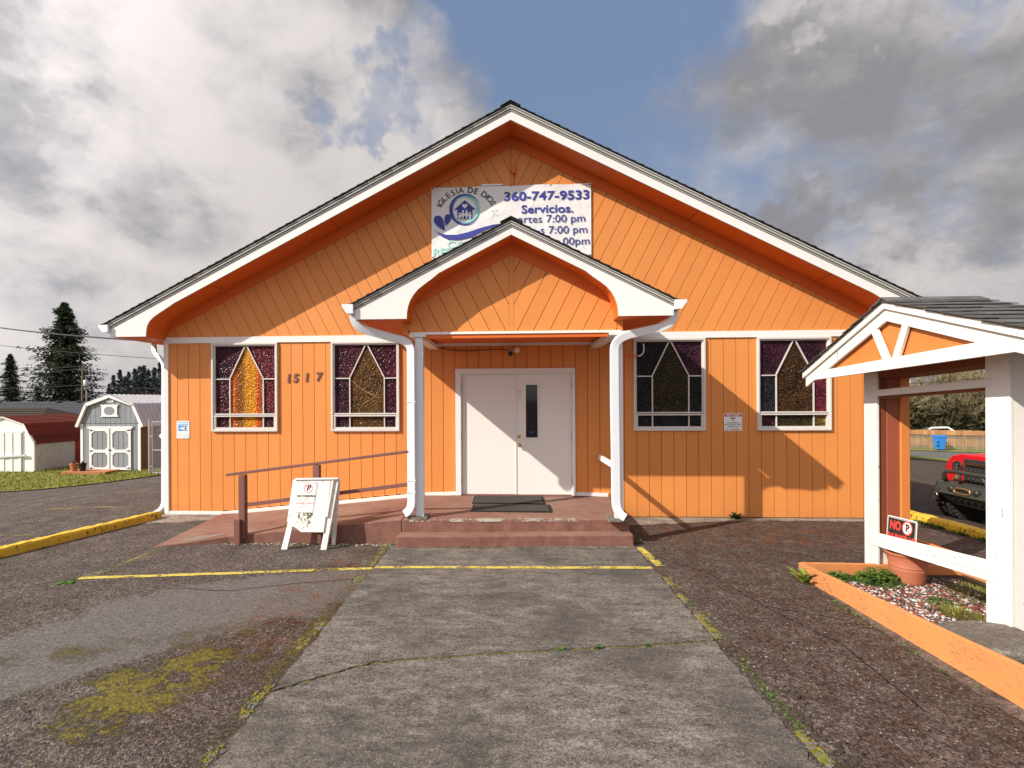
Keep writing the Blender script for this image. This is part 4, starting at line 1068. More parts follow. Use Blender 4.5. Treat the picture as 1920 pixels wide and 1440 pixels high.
def figure(x, h):
    hd = [(x+.017*math.cos(2*math.pi*i/12), -.155+h+.017*math.sin(2*math.pi*i/12)) for i in range(12)]
    flatpoly(hd, M['signwhite'], 'emblem_figure', .002)
    flatpoly([(x-.012, -.155), (x-.012, -.155+h*.3), (x-.034, -.155+h*.45), (x-.02, -.155+h-.022), (x+.02, -.155+h-.022), (x+.034, -.155+h*.45), (x+.012, -.155+h*.3), (x+.012, -.155)], M['signwhite'], 'emblem_figure', .002)
for x, h in ((-.085, .085), (-.032, .125), (.03, .128), (.085, .095)): figure(x, h)
def drop(px0, py0, px1, py1, wd):
    a = Vector((bpx(px0, py0)[0]-ex_, 0, bpx(px0, py0)[2]-ez_)); b = Vector((bpx(px1, py1)[0]-ex_, 0, bpx(px1, py1)[2]-ez_)); d = b-a; nrm = Vector((-d.z, 0, d.x)).normalized()
    pts = []
    for i in range(20):
        an = 2*math.pi*i/20; t = .5-.5*math.cos(an); wv_ = wd*math.sin(an)*(1-t)**.55
        p = a+d*t+nrm*wv_; pts.append((p.x, p.z))
    flatpoly(pts, M['blue'], 'emblem_drop')
drop(818, 406, 835, 433, .10); drop(843, 403, 837, 424, .075)
wave = [(815, 430), (824, 437), (840, 441), (858, 441), (878, 437), (900, 430), (925, 424), (945, 422)]; wave2 = [(945, 427), (925, 428), (905, 436), (885, 446), (862, 451), (842, 450), (828, 443)]
flatpoly([(bpx(a, b)[0]-ex_, bpx(a, b)[2]-ez_) for a, b in wave+wave2], M['blue'], 'emblem_wave')
for px, py in ((925, 398), (932, 398), (928, 403), (926, 407), (933, 406)):
    q = bpx(px, py); MB().add([(q[0]+.02*math.cos(2*math.pi*i/10), TY, q[2]+.016*math.sin(2*math.pi*i/10)) for i in range(10)] + [(q[0]+.013*math.cos(2*math.pi*i/10), TY, q[2]+.009*math.sin(2*math.pi*i/10)) for i in range(10)], [(i, (i+1) % 10, 10+(i+1) % 10, 10+i) for i in range(10)]).build('faint_mark', M['faint'], ban, recalc=False)
# house numbers
for c, px, pz, desc in (('1', -3.815, 2.33, 'first digit, a brown number 1 left of the 5'), ('5', -3.69, 2.335, 'brown house number 5'), ('1', -3.50, 2.345, 'brown number 1 between the 5 and the 7'), ('7', -3.29, 2.355, 'brown house number 7, last of the row')):
    me = text_mesh(c, .20, bold=.006, depth=.006, shear=.12, xs=.95); me.materials.append(M['groove_dark'] if 'groove_dark' in M else M['brown'])
    o = place(me, 'house_number', None, (px, -.014, pz), rot=(math.pi/2, 0, 0)); tag(o, desc + ' on the orange wall', 'house number', 'house number digits')
# camera warning sign (blue and white)
cs = thing('camera_sign', 'small white and blue warning sign with an eye shape near the left wall corner', 'sign', (-5.675, -.012, 1.465))
def rrect(x0, x1, z0, z1, r, n=4):
    out = []
    for (cx, cz, a0) in ((x1-r, z1-r, 0), (x0+r, z1-r, 90), (x0+r, z0+r, 180), (x1-r, z0+r, 270)):
        for i in range(n+1): a = R(a0+90*i/n); out.append((cx+r*math.cos(a), cz+r*math.sin(a)))
    return out
MB().ext(rrect(-5.79, -5.562, 1.312, 1.615, .018), -.012, -.006, 'y').build('plate', M['signwhite'], cs)
def fl(pts, mat, par, y, nm='print'): return MB().add([(x, y, z) for x, z in pts], [tuple(range(len(pts)))]).build(nm, mat, par, recalc=False)
fl(rrect(-5.768, -5.585, 1.54, 1.595, .008), M['signblue'], cs, -.0125); fl(rrect(-5.762, -5.591, 1.552, 1.588, .006), plain('pale blue print', (.55, .75, .9), .5), cs, -.0130)
fl([(-5.757, 1.44), (-5.60, 1.44), (-5.60, 1.532), (-5.757, 1.532)], M['signblue'], cs, -.0125)
fl([(-5.75, 1.487), (-5.70, 1.505), (-5.65, 1.515), (-5.61, 1.512), (-5.585, 1.487), (-5.61, 1.462), (-5.65, 1.459), (-5.70, 1.469)], M['signwhite'], cs, -.0130)
fl([(-5.63+.019*math.cos(2*math.pi*i/16), 1.487+.019*math.sin(2*math.pi*i/16)) for i in range(16)], M['signblack'], cs, -.0135)
for z, x0, x1, mt in ((1.41, -5.74, -5.63, 'faint'), (1.375, -5.765, -5.60, 'signgrey'), (1.35, -5.765, -5.59, 'signgrey')):
    fl([(x0, z-.004), (x1, z-.004), (x1, z+.004), (x0, z+.004)], M['faint'] if mt == 'faint' else plain('faint blue grey print', (.45, .52, .66), .6), cs, -.0125)
# notice sign
ns = thing('notice_sign', 'small white notice sign with a red header on the orange wall between the right windows', 'sign', (3.61, -.012, 1.565))
MB().ext(rrect(3.468, 3.757, 1.425, 1.712, .006), -.012, -.006, 'y').build('plate', M['signwhite'], ns)
fl([(3.476, 1.658), (3.750, 1.658), (3.750, 1.704), (3.476, 1.704)], M['signred'], ns, -.0125)
text_on('lettering', 'NOTICE', .052, M['signwhite'], ns, (3.613, -.013, 1.681), bold=.0015, xs=1.15)
fl([(3.56, 1.645), (3.65, 1.645), (3.66, 1.625), (3.60, 1.605), (3.58, 1.615), (3.57, 1.63)], M['signgrey'], ns, -.0125)
fl([(3.59, 1.60), (3.645, 1.60), (3.645, 1.592), (3.59, 1.592)], M['signgrey'], ns, -.0125)
for i, t in enumerate(('THIS PROPERTY IS', 'PROTECTED BY VIDEO', 'SURVEILLANCE')):
    text_on('lettering', t, .026, M['signblack'], ns, (3.613, -.013, 1.555-.032*i), bold=.0006)
text_on('lettering', 'NO TRESPASSING', .028, M['signred'], ns, (3.613, -.013, 1.447), bold=.0008)
# notices on the door
ds = thing('door_notice', 'small white paper notice taped to the right door leaf beside the window', 'notice', (.118, .018, 2.07))
MB().box(.085, .165, .0175, .0195, 1.985, 2.115).build('paper', M['signwhite'], ds)
fl([(.09, 2.095), (.16, 2.095), (.16, 2.108), (.09, 2.108)], M['pinkred'], ds, .0172)
for i in range(4): fl([(.095, 2.075-.02*i), (.155, 2.075-.02*i), (.155, 2.080-.02*i), (.095, 2.080-.02*i)], M['signgrey'], ds, .0172)
fl([(.09, 1.945), (.16, 1.945), (.16, 1.958), (.09, 1.958)], M['faint'], ds, .0192)
sk = MB().box(.29, .36, .0375, .0385, 1.39, 1.42).build('window_sticker', M['blue'], None); tag(sk, 'tiny blue sticker low in the narrow door window', 'sticker')
# porch lamp and camera
lp = thing('porch_lamp', 'round white globe lamp above the doors under the porch', 'lamp', (.085, -.02, 2.78))
MB().lathe([(.05, 0), (.05, .02), (.03, .03)], (.085, -.028, 2.78), 16, axis='y').build('lamp_base', M['white'], lp)
MB().lathe([(.001, -.115)]+[(.055*math.sin(math.pi*i/10), -.06-.055*math.cos(math.pi*i/10)) for i in range(1, 10)]+[(.001, -.005)], (.085, -.02, 2.78), 18, axis='y').build('globe', M['lampglass'], lp, smooth=True)
sc = thing('security_camera', 'small dark security camera on the wall left of the globe lamp', 'camera', (-.02, -.02, 2.74))
MB().lathe([(.035, 0), (.035, .015), (.012, .02)], (-.02, -.02, 2.77), 12, axis='y').build('camera_mount', M['galv'], sc)
MB().tube([(-.02, -.02, 2.77), (-.02, -.06, 2.74)], .012, 6).build('camera_arm', M['galv'], sc)
MB().lathe([(.001, -.14), (.03, -.138), (.036, -.12), (.036, -.05), (.028, -.04)], (-.02, 0, 2.715), 14, axis='y').build('camera_body', M['blackmetal'], sc, smooth=True)
MB().tube([(-1.2, -.018, 2.83), (-1.0, -.018, 2.79), (-.7, -.02, 2.775), (-.4, -.02, 2.79), (-.15, -.018, 2.80), (-.03, -.018, 2.77)], .006, 5).build('camera_cable', M['wire'], sc)

# ================================================================== MATS
for i, (x0, x1, y0, y1, L_) in enumerate([(-.625, .500, -.70, -.09, 'dark ribbed doormat lying against the white doors'), (-.60, .565, -1.265, -.78, 'dark doormat in front, nearest the top step')]):
    t = thing('doormat', L_, 'doormat', ((x0+x1)/2, (y0+y1)/2, floorz(0, (y0+y1)/2)), 'doormats on the landing')
    zf = lambda y: floorz(0, y)+.003
    MB().add([(x0, y0, zf(y0)), (x1, y0, zf(y0)), (x1, y1, zf(y1)), (x0, y1, zf(y1)), (x0, y0, zf(y0)+.008), (x1, y0, zf(y0)+.008), (x1, y1, zf(y1)+.008), (x0, y1, zf(y1)+.008)], [(0,3,2,1),(4,5,6,7),(0,1,5,4),(1,2,6,5),(2,3,7,6),(3,0,4,7)]).build('edging', M['black'], t)
    r_ = MB(); n = 46
    for k in range(n):
        xa = x0+.03+(x1-x0-.06)*k/n; xb = xa+(x1-x0-.06)/n*.6
        r_.add([(xa, y0+.03, zf(y0)+.008), (xb, y0+.03, zf(y0)+.008), (xb, y1-.03, zf(y1)+.008), (xa, y1-.03, zf(y1)+.008), (xa, y0+.03, zf(y0)+.012), (xb, y0+.03, zf(y0)+.012), (xb, y1-.03, zf(y1)+.012), (xa, y1-.03, zf(y1)+.012)], [(0,3,2,1),(4,5,6,7),(0,1,5,4),(1,2,6,5),(2,3,7,6),(3,0,4,7)])
    stuff(r_.build('ribs', M['mat'], t))

# ================================================================== HANDRAIL
hr = thing('handrail', 'brown wooden handrail with two rails running up beside the ramp', 'handrail', (-3.7, -1.80, 0))
B_ = M['brown']
def hz(x, z0, z1): return z0+(x+3.93)/(2.53)*(z1-z0)
MB().bar((-3.93, -1.77, .935), (-1.33, -1.70, .935+.318*2.6/2.53), .085, .034).build('top_rail', B_, hr, bevel=.004)
MB().bar((-3.66, -1.79, .525), (-1.33, -1.72, .815), .035, .05).build('lower_rail', B_, hr, bevel=.003)
MB().box(-3.745, -3.655, -1.83, -1.745, rz(-3.7)-.05, .935).build('rail_post', B_, hr, bevel=.005)
MB().box(-3.785, -3.70, -1.885, -1.831, -.01, .34).build('post_bracket', B_, hr, bevel=.005)
MB().box(-2.72, -2.63, -1.80, -1.715, rz(-2.7)-.05, 1.07).build('rail_post', B_, hr, bevel=.005)

# ================================================================== A-FRAME SIGN
af = thing('sandwich_board', 'weathered white wooden no parking stand leaning on two legs before the ramp', 'sign stand', (-2.75, -2.05, 0))
W_ = M['whiterough']
def lean(x, z, y): return (x, y, z)
# front face leans back: y from -2.09 at the ground to -1.93 at the top
fy = lambda z: -2.09+.17*z/.9
def leg(x0b, x1b, x0t, x1t, zt):
    a, b = fy(0), fy(zt); th = .035
    return MB().hexa([(x0b, a, 0), (x1b, a, 0), (x1b, a+th, 0), (x0b, a+th, 0)], [(x0t, b, zt), (x1t, b, zt), (x1t, b+th, zt), (x0t, b+th, zt)])
leg(-3.035, -2.955, -2.87, -2.80, .88).build('leg', W_, af, bevel=.004)
leg(-2.51, -2.43, -2.385, -2.315, .90).build('leg', W_, af, bevel=.004)
def slopepoly(pts, off, th, nm, mat, bev=.003):
    m = MB(); n = len(pts)
    v = [(x, fy(z)-off-th, z) for x, z in pts] + [(x, fy(z)-off, z) for x, z in pts]
    m.add(v, [tuple(range(n)), tuple(range(2*n-1, n-1, -1))] + [(i, i+n, (i+1) % n+n, (i+1) % n) for i in range(n)])
    return m.build(nm, mat, af, bevel=bev)
slopepoly([(-2.975, .355), (-2.90, .30), (-2.845, .275), (-2.79, .235), (-2.775, .225), (-2.475, .225), (-2.415, .90), (-2.90, .91), (-2.935, .885)], .001, .02, 'board', W_)
slopepoly([(-2.46, .42), (-2.43, .42), (-2.375, .895), (-2.40, .895)], .001, .028, 'edge_batten', W_)
slopepoly([(-2.905, .895), (-2.32, .905), (-2.318, .918), (-2.90, .912)], -.03, .075, 'top_batten', W_)
sp = [(-2.892, .488), (-2.888, .478), (-2.640, .476), (-2.628, .486), (-2.590, .862), (-2.598, .872), (-2.822, .874), (-2.834, .866)]
slopepoly(sp, .0225, .004, 'plate', M['signwhite'], 0)
slopepoly([(-2.886, .496), (-2.636, .492), (-2.598, .862), (-2.828, .866)], .0268, .0005, 'plate_border', M['signgrey'], 0)
slopepoly([(-2.880, .500), (-2.641, .497), (-2.604, .857), (-2.823, .861)], .0275, .0005, 'plate_face', M['signwhite'], 0)
slopepoly([(-2.86, .27), (-2.66, .26), (-2.63, .47), (-2.83, .475)], .0215, .0005, 'moss_stain', worn_paint('mossy stain', (.15, .13, .05), .52, .7), 0)
ang_l = math.atan2(.17, .9)
def sgn(pts, off, mat, nm='print'):
    m = MB(); m.add([(x, fy(z)-off, z) for x, z in pts], [tuple(range(len(pts)))]); return m.build(nm, mat, af, recalc=False)
cxp, czp = -2.713, .785
def ring2(cx, cz, ro, ri, mat, off, fn=sgn):
    N = 24; m = MB(); v = []
    for k in range(N):
        a = 2*math.pi*k/N; v += [(cx+ro*math.cos(a), fy(cz+ro*math.sin(a))-off, cz+ro*math.sin(a)), (cx+ri*math.cos(a), fy(cz+ri*math.sin(a))-off, cz+ri*math.sin(a))]
    m.add(v, [(2*k, 2*((k+1) % N), 2*((k+1) % N)+1, 2*k+1) for k in range(N)]); m.build('print', mat, af, recalc=False)
def stext(s, size, mat, x, z, off=.029, roll=-.07, **kw):
    me = text_mesh(s, size, **kw); me.materials.append(mat)
    o = place(me, 'lettering', af, (x, fy(z)-off, z)); o.rotation_euler = (Matrix.Rotation(-ang_l, 4, 'X') @ Matrix.Rotation(0, 4, 'Y') @ Matrix.Rotation(math.pi/2, 4, 'X')).to_euler()
stext('P', .105, M['signblack'], cxp, czp, bold=.004, shear=.2)
ring2(cxp, czp, .062, .054, M['pinkred'], .0295)
sgn([(cxp-.042, czp+.036), (cxp-.036, czp+.042), (cxp+.042, czp-.036), (cxp+.036, czp-.042)], .030, M['pinkred'])
stext('NO PARKING', .040, M['signblack'], -2.733, .685, bold=.002)
stext('UNAUTHORIZED', .019, M['signgrey'], -2.745, .650)
stext('VEHICLES WILL BE', .019, M['signgrey'], -2.745, .625)
stext('TOWED AWAY', .036, M['pinkred'], -2.748, .590, bold=.001)
stext('AT VEHICLE', .018, M['signgrey'], -2.752, .560)
stext("OWNER'S EXPENSE", .018, M['signgrey'], -2.755, .537)
# rear legs, leaning the other way
for x in (-2.78, -2.46):
    MB().bar((x, -1.55 if x < -2.6 else -1.80, rz(x)+.0 if x < -2.6 else .02), (x+.06, fy(.86)+.05, .86), .06, .035, up=(0, 1, 0)).build('rear_leg', W_, af, bevel=.003) if False else None
MB().bar((-2.70, -1.835, .0), (-2.60, fy(.6)+.06, .60), .08, .03, up=(0, 1, 0)).build('rear_leg', M['brown'], af, bevel=.003)
MB().bar((-2.42, -1.84, .0), (-2.34, fy(.88)+.06, .88), .05, .03, up=(0, 1, 0)).build('rear_leg', W_, af, bevel=.003)
MB().tube([(-2.395, -2.0, .30), (-2.37, -1.99, .22), (-2.375, -1.99, .15), (-2.395, -2.0, .14), (-2.40, -2.0, .20), (-2.385, -2.0, .28)], .006, 5).build('cord_loop', M['rope'], af)

# ================================================================== KERBS
def kerb(name, pts, wdt, h, label):
    m = MB(); v = []; n = len(pts); P = [Vector((p[0], p[1], 0)) for p in pts]; prof = [(-.5, -.02), (-.5, .80), (-.40, 1.0), (.40, 1.0), (.5, .80), (.5, -.02)]
    r = random.Random(3)
    for i, p in enumerate(P):
        d = (P[min(i+1, n-1)]-P[max(i-1, 0)]).normalized(); s = Vector((-d.y, d.x, 0))
        for (a, b) in prof:
            q = p+s*a*wdt; v.append((q.x+r.uniform(-.006, .006), q.y+r.uniform(-.006, .006), gz(q.x)-.01+max(-.02, b*h+r.uniform(-.007, .007))))
    k = len(prof)
    f = [(i*k+j, i*k+j+1, (i+1)*k+j+1, (i+1)*k+j) for i in range(n-1) for j in range(k-1)] + [tuple(range(k-1, -1, -1)), tuple((n-1)*k+j for j in range(k))]
    m.add(v, f); o = m.build(name, M['kerb'], None, org=(pts[0][0], pts[0][1], 0)); return tag(o, label, 'kerb')
kerb('yellow_kerb', dens((-7.6, -7.0), (-6.48, -2.52), 40)[:-1] + dens((-6.48, -2.52), (-5.93, -.30), 24), .15, .125, 'chipped yellow kerb on the asphalt left of the church')
kerb('yellow_kerb', dens((6.38, 1.1), (6.72, -6.0), 60), .17, .13, 'yellow kerb behind the wooden sign shelter, in front of the red vehicle')

# ================================================================== KIOSK (sign shelter)
ks = thing('sign_shelter', 'small white and orange wooden sign shelter with a shingled gable roof', 'sign shelter', (4.2, -3.43, 0))
KW = M['whiterough']
def pbox(x0, x1, y0, y1, z0, z1, nm, mat, bev=.005): return MB().box(x0, x1, y0, y1, z0, z1).build(nm, mat, ks, bevel=bev)
# far post (left in view): hollow box seen as a white front and brown inner face
pbox(4.08, 4.11, -2.745, -2.525, -.055, 2.24, 'post_front', KW)
pbox(4.111, 4.45, -2.70, -2.54, -.04, .30, 'post_foot', KW)
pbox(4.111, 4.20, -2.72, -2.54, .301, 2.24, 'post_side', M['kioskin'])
pbox(4.201, 4.34, -2.725, -2.54, .301, 2.24, 'post_side', M['kioskred'])
pbox(4.341, 4.44, -2.745, -2.53, .301, 2.24, 'post_rear', M['orangeply'])
# near post
pbox(4.08, 4.11, -4.345, -4.115, -.055, 2.33, 'post_front', KW)
pbox(4.111, 4.48, -4.34, -4.32, -.045, 2.33, 'side_panel', KW)
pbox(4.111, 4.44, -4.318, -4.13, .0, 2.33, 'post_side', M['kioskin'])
def kbar(x0, x1, ya, za0, za1, yb, zb0, zb1, nm, mat, bev=.004):
    m = MB(); v = [(x0, yb, zb0), (x1, yb, zb0), (x1, ya, za0), (x0, ya, za0), (x0, yb, zb1), (x1, yb, zb1), (x1, ya, za1), (x0, ya, za1)]
    m.add(v, [(0,3,2,1),(4,5,6,7),(0,1,5,4),(1,2,6,5),(2,3,7,6),(3,0,4,7)]); return m.build(nm, mat, ks, bevel=bev)
kbar(4.066, 4.079, -2.65, .345, .435, -4.18, .447, .56, 'lower_rail', KW)
kbar(4.070, 4.079, -2.64, .285, .343, -4.19, .378, .445, 'lower_rail_trim', KW)
kbar(4.081, 4.10, -2.746, .30, .42, -4.114, .39, .545, 'lower_rail_back', KW)
kbar(4.41, 4.45, -2.745, .30, .40, -4.13, .31, .40, 'rear_rail', M['orangeply'])
kbar(4.074, 4.105, -2.65, 1.965, 2.035, -4.18, 2.04, 2.115, 'upper_rail', KW)
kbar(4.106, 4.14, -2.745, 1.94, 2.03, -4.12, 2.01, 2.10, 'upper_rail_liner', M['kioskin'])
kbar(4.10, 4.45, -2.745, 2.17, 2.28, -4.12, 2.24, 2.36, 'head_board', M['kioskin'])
# gable
GX = 3.72
YA, ZA = -3.465, 2.895        # ridge
def zl(y): return 2.265+(y+1.985)/(YA+1.985)*(ZA-2.265)    # left (far) slope top line
def zr_(y): return ZA+(y-YA)/(-4.935-YA)*(2.43-ZA)
YL, YR = -1.985, -5.32
def rake(yo, d0, d1, x0, x1, nm, mat, ye, fz):
    MB().ext([(YA, ZA-d1), (ye, fz(ye)-d1), (ye, fz(ye)-d0), (YA, ZA-d0)], x0, x1, 'x').build(nm, mat, ks, bevel=.003)
for ye, fz in ((YL, zl), (YR, zr_)):
    rake(0, .0, .062, GX-.045, GX-.0, 'barge_board', KW, ye, fz)
    rake(0, .066, .185, GX-.02, GX+.01, 'rake_board', KW, ye-.03 if ye > -3 else ye+.03, fz)
cb = MB(); cb.ext([(-2.03, 2.168), (-5.27, 2.302), (-5.20, 2.34), (-4.583, 2.395), (-2.464, 2.288), (-2.06, 2.235)], GX-.021, GX+.009, 'x'); cb.build('bottom_chord', KW, ks, bevel=.003)
MB().ext([(-2.10, 2.22), (-5.10, 2.32), (-5.10, 2.34), (YA, ZA-.08)], GX+.03, GX+.045, 'x').build('gable_panel', M['orangeply'], ks)
def diag(y0, z0, y1, z1): MB().bar((GX-.003, y0, z0), (GX-.003, y1, z1), .030, .085, up=(0, (z1-z0), -(y1-y0))).build('diagonal_brace', KW, ks, bevel=.003)
diag(-3.46, 2.32, -3.27, 2.66); diag(-3.58, 2.33, -3.75, 2.72)
RX0, RX1 = 3.66, 4.60
for ye, fz in ((YL, zl), (YR, zr_)):
    MB().ext([(YA, ZA+.002), (ye-.0, fz(ye)+.002), (ye, fz(ye)+.018), (YA, ZA+.018)], RX0+.01, RX1-.01, 'x').build('roof_deck', M['greywood'], ks)
# shingles, each a separate piece
ksh = MB().add([(0, 0, -.006), (0, 1, -.006), (1, 1, -.002), (1, 0, -.002), (0, 0, .006), (0, 1, .006), (1, 1, .002), (1, 0, .002)], [(0,3,2,1),(4,5,6,7),(0,1,5,4),(1,2,6,5),(2,3,7,6),(3,0,4,7)])
def tab(slopept, dirv, along, wd, ln):   # one shingle as its own object
    pass
for side, ye, fz in ((-1, YL, zl), (1, YR, zr_)):
    L = math.hypot(ye-YA, fz(ye)-ZA); dy, dz = (ye-YA)/L, (fz(ye)-ZA)/L; nv = Vector((0, -dz if side > 0 else dz, 0)); nrm = Vector((0, dz, -dy)) if dy < 0 else Vector((0, -dz, dy))
    if nrm.z < 0: nrm = -nrm
    n = 10; ex = (L+.03)/n
    for i in range(n):
        a, b = ex*i, ex*(i+1); r = random.Random(i*11+side*5+60)
        x = RX0-r.uniform(0, .2)
        while x < RX1:
            wd = r.choice((.22, .28, .33)); xa, xb = max(RX0-.012+r.uniform(-.008, .004), x), min(RX1, x+wd-.006); x += wd
            if xb-xa < .03: continue
            lift = r.uniform(.0, .009); bb = b+r.uniform(-.004, .006)
            up0 = nrm*(.020); up1 = nrm*(.030+lift); P0 = Vector((0, YA+dy*max(0, a-.02), ZA+dz*max(0, a-.02))); P1 = Vector((0, YA+dy*bb, ZA+dz*bb))
            t1 = nrm*.008
            A = [P0+up0-t1*.6, P1+up1-t1, P0+up0, P1+up1]
            m = MB(); m.add([(xa, A[0].y, A[0].z), (xb, A[0].y, A[0].z), (xb, A[1].y, A[1].z), (xa, A[1].y, A[1].z), (xa, A[2].y, A[2].z), (xb, A[2].y, A[2].z), (xb, A[3].y, A[3].z), (xa, A[3].y, A[3].z)], [(0,1,2,3),(7,6,5,4),(0,4,5,1),(1,5,6,2),(2,6,7,3),(3,7,4,0)])
            m.build('shingle', M['shingle2'], ks)
for k in range(6):
    x0 = RX0-.01+k*.158
    MB().ext([(YA+.11, ZA-.016), (YA, ZA+.036), (YA-.11, ZA-.010), (YA-.11, ZA+.004), (YA, ZA+.052), (YA+.11, ZA-.002)], x0, x0+.150, 'x').build('ridge_shingle', M['shingle2'], ks)

# the frame stands a little nearer the path, its feet on the gravel
ks.scale = (.974, .974, .974); ks.location = Vector((0, -8.94, 1.95))+(Vector(ks.location)-Vector((0, -8.94, 1.95)))*.974
# ================================================================== PLANTER
pt = thing('planter_box', 'low peeling orange board edging round the gravel bed under the sign shelter', 'planter', (3.2, -4.2, 0))
def pwall(x0, y0, x1, y1, z0, z1, th, nm='planter_board', mat=None):
    a, b = Vector((x0, y0, 0)), Vector((x1, y1, 0)); d = (b-a).normalized(); s = Vector((-d.y, d.x, 0))*th/2
    N = 20; m = MB(); v = []; r = random.Random(int(x0*100))
    for i in range(N+1):
        p = a+(b-a)*(i/N); zt = z0+(z1-z0)*(i/N)+r.uniform(-.002, .002)
        for q in (p-s, p+s): v += [(q.x, q.y, -.02), (q.x, q.y, zt)]
    f = []
    for i in range(N):
        o = 4*i; f += [(o, o+4, o+5, o+1), (o+1, o+5, o+7, o+3), (o+3, o+7, o+6, o+2), (o+2, o+6, o+4, o)]
    f += [(0, 1, 3, 2), (4*N, 4*N+2, 4*N+3, 4*N+1)]
    m.add(v, f); return m.build(nm, mat or M['planterw'], pt, bevel=.004)
pwall(3.155, -2.91, 3.215, -6.8, .150, .33, .040)
pwall(3.18, -2.905, 4.90, -2.87, .148, .12, .036)
pwall(4.92, -2.86, 4.95, -6.8, .10, .2, .036)
MB().ext([(3.17, -2.93), (4.90, -2.90), (4.93, -6.8), (3.22, -6.8)], -.01, .025, 'z').build('soil', M['soil'], pt)
# pebbles
def ico(sub=1):
    bm = bmesh.new(); bmesh.ops.create_icosphere(bm, subdivisions=sub, radius=1); v = [tuple(x.co) for x in bm.verts]; f = [tuple(q.index for q in x.verts) for x in bm.faces]; bm.free(); return v, f
IV, IF = ico(1)
def pebbles(n, fn, name, mats, smin, smax, seed, label=None, cat=None, flat=.6, parent=None):
    r = random.Random(seed); m = MB()
    for i in range(n):
        x, y, z = fn(r)
        s = r.uniform(smin, smax); a = r.uniform(0, 6.28); c, sn = math.cos(a), math.sin(a); ex, ey, ez = s*r.uniform(.8, 1.4), s*r.uniform(.6, 1.0), s*flat*r.uniform(.7, 1.2)
        k = r.randrange(len(mats))
        vs = []
        for (px, py, pz) in IV:
            j = 1+r.uniform(-.16, .16); qx, qy, qz = px*ex*j, py*ey*j, pz*ez*j; vs.append((x+qx*c-qy*sn, y+qx*sn+qy*c, z+qz+ez*.35))
        m.add(vs, IF, k)
    o = m.build(name, mats, parent, recalc=False)
    if label: stuff(o, label, cat)
    else: stuff(o)
    return o
def inbed(r):
    return (r.uniform(3.24, 4.85), r.uniform(-6.0, -2.95), .025)
def bedmain(r):
    while True:
        x, y = r.uniform(3.2, 4.7), r.uniform(-4.3, -3.0)
        if (x-3.5) < .9+r.gauss(0, .15): return (x, y, .025)
pebbles(4600, bedmain, 'bed_gravel', [M['pebwhite'], M['pebred'], M['pebred'], M['pebgrey'], M['soil']], .007, .018, 7, 'white, red and grey pebbles covering the bed under the sign shelter', 'gravel')
pebbles(1300, lambda r: (r.uniform(3.24, 4.0), r.uniform(-6.0, -4.85), .025), 'bed_gravel', [M['pebwhite'], M['pebgrey'], M['pebgrey'], M['pebwhite']], .008, .02, 17, 'pale gravel at the near end of the orange edged bed', 'gravel')
# flat stone
st = MB(); r = random.Random(2); N = 18; pts = []
for i in range(N):
    a = 2*math.pi*i/N; pts.append((3.72+.36*math.cos(a)*(1+r.uniform(-.12, .12)), -4.62+.30*math.sin(a)*(1+r.uniform(-.12, .12))))
st.ext(pts, .03, .115, 'z'); o = st.build('flat_stone', M['stone'], None, org=(3.72, -4.62, .05), bevel=.02, seg=3); tag(o, 'rough flat stone slab lying in front of the near shelter post', 'stone')
# pot
pot = thing('plant_pot', 'large terracotta coloured plastic pot under the lower rail of the sign shelter', 'plant pot', (4.12, -3.30, .06))
PX, PY, PZ = 4.14, -3.12, .005
MB().lathe([(.001, 0), (.135, 0), (.142, .012), (.148, .05), (.163, .15), (.1665, .165), (.163, .172), (.167, .185), (.1705, .192), (.167, .20), (.188, .30), (.190, .305), (.200, .308), (.204, .32), (.204, .330), (.198, .333), (.190, .330), (.185, .30), (.001, .30)], (PX, PY, PZ), 40).build('pot_body', M['teracotta'], pot, smooth=True).modifiers.new('e', 'EDGE_SPLIT').split_angle = R(50)
MB().lathe([(.001, .305), (.1855, .303)], (PX, PY, PZ), 24).build('pot_soil', M['soil'], pot)
# no parking sign stuck in the pot
np_ = thing('no_parking_sign', 'small black no parking sign with red lettering propped behind the white rail', 'sign', (4.13, -3.0, .45))
C0 = Vector((0, -8.94, 1.95)).lerp(Vector((4.165, -2.99, .50)), .974); uy = Vector((0, -.998, .045)).normalized(); uz = Vector((.10, .045, .99)).normalized(); nn = Vector((-1, 0, .1)).normalized()
def P3(u, v, d=0): q = C0+uy*u+uz*v+nn*d; return tuple(q)
def npoly(pts, d, mat, nm='print', th=0):
    m = MB(); n = len(pts)
    if th: m.add([P3(a, b, d) for a, b in pts]+[P3(a, b, d-th) for a, b in pts], [tuple(range(n)), tuple(range(2*n-1, n-1, -1))]+[(i, i+n, (i+1) % n+n, (i+1) % n) for i in range(n)])
    else: m.add([P3(a, b, d) for a, b in pts], [tuple(range(n))])
    return m.build(nm, mat, np_, recalc=bool(th))
hw, hh = .212, .155
npoly(rrect(-hw, hw, -hh, hh, .02), 0, M['signwhite'], 'plate', .003)
npoly(rrect(-hw+.010, hw-.010, -hh+.010, hh-.010, .016), .0012, M['signblack'])
npoly(rrect(-hw+.016, hw-.016, -hh+.016, hh-.016, .014), .0016, M['signwhite']); npoly(rrect(-hw+.020, hw-.020, -hh+.020, hh-.020, .012), .002, M['signblack'])
RM = Matrix((uy, uz, nn)).transposed().to_4x4()
def ntext(s, size, mat, u, v, d, **kw):
    me = text_mesh(s, size, **kw); me.materials.append(mat); o = place(me, 'lettering', np_, P3(u, v, d)); o.rotation_euler = RM.to_euler()
redm = plain('bright red print', (.72, .06, .04), .5)
ntext('NO', .125, redm, -.085, .06, .0028, bold=.006, xs=.82)
ntext('PARKING', .125, redm, 0.005, -.075, .0028, bold=.006, xs=.78)
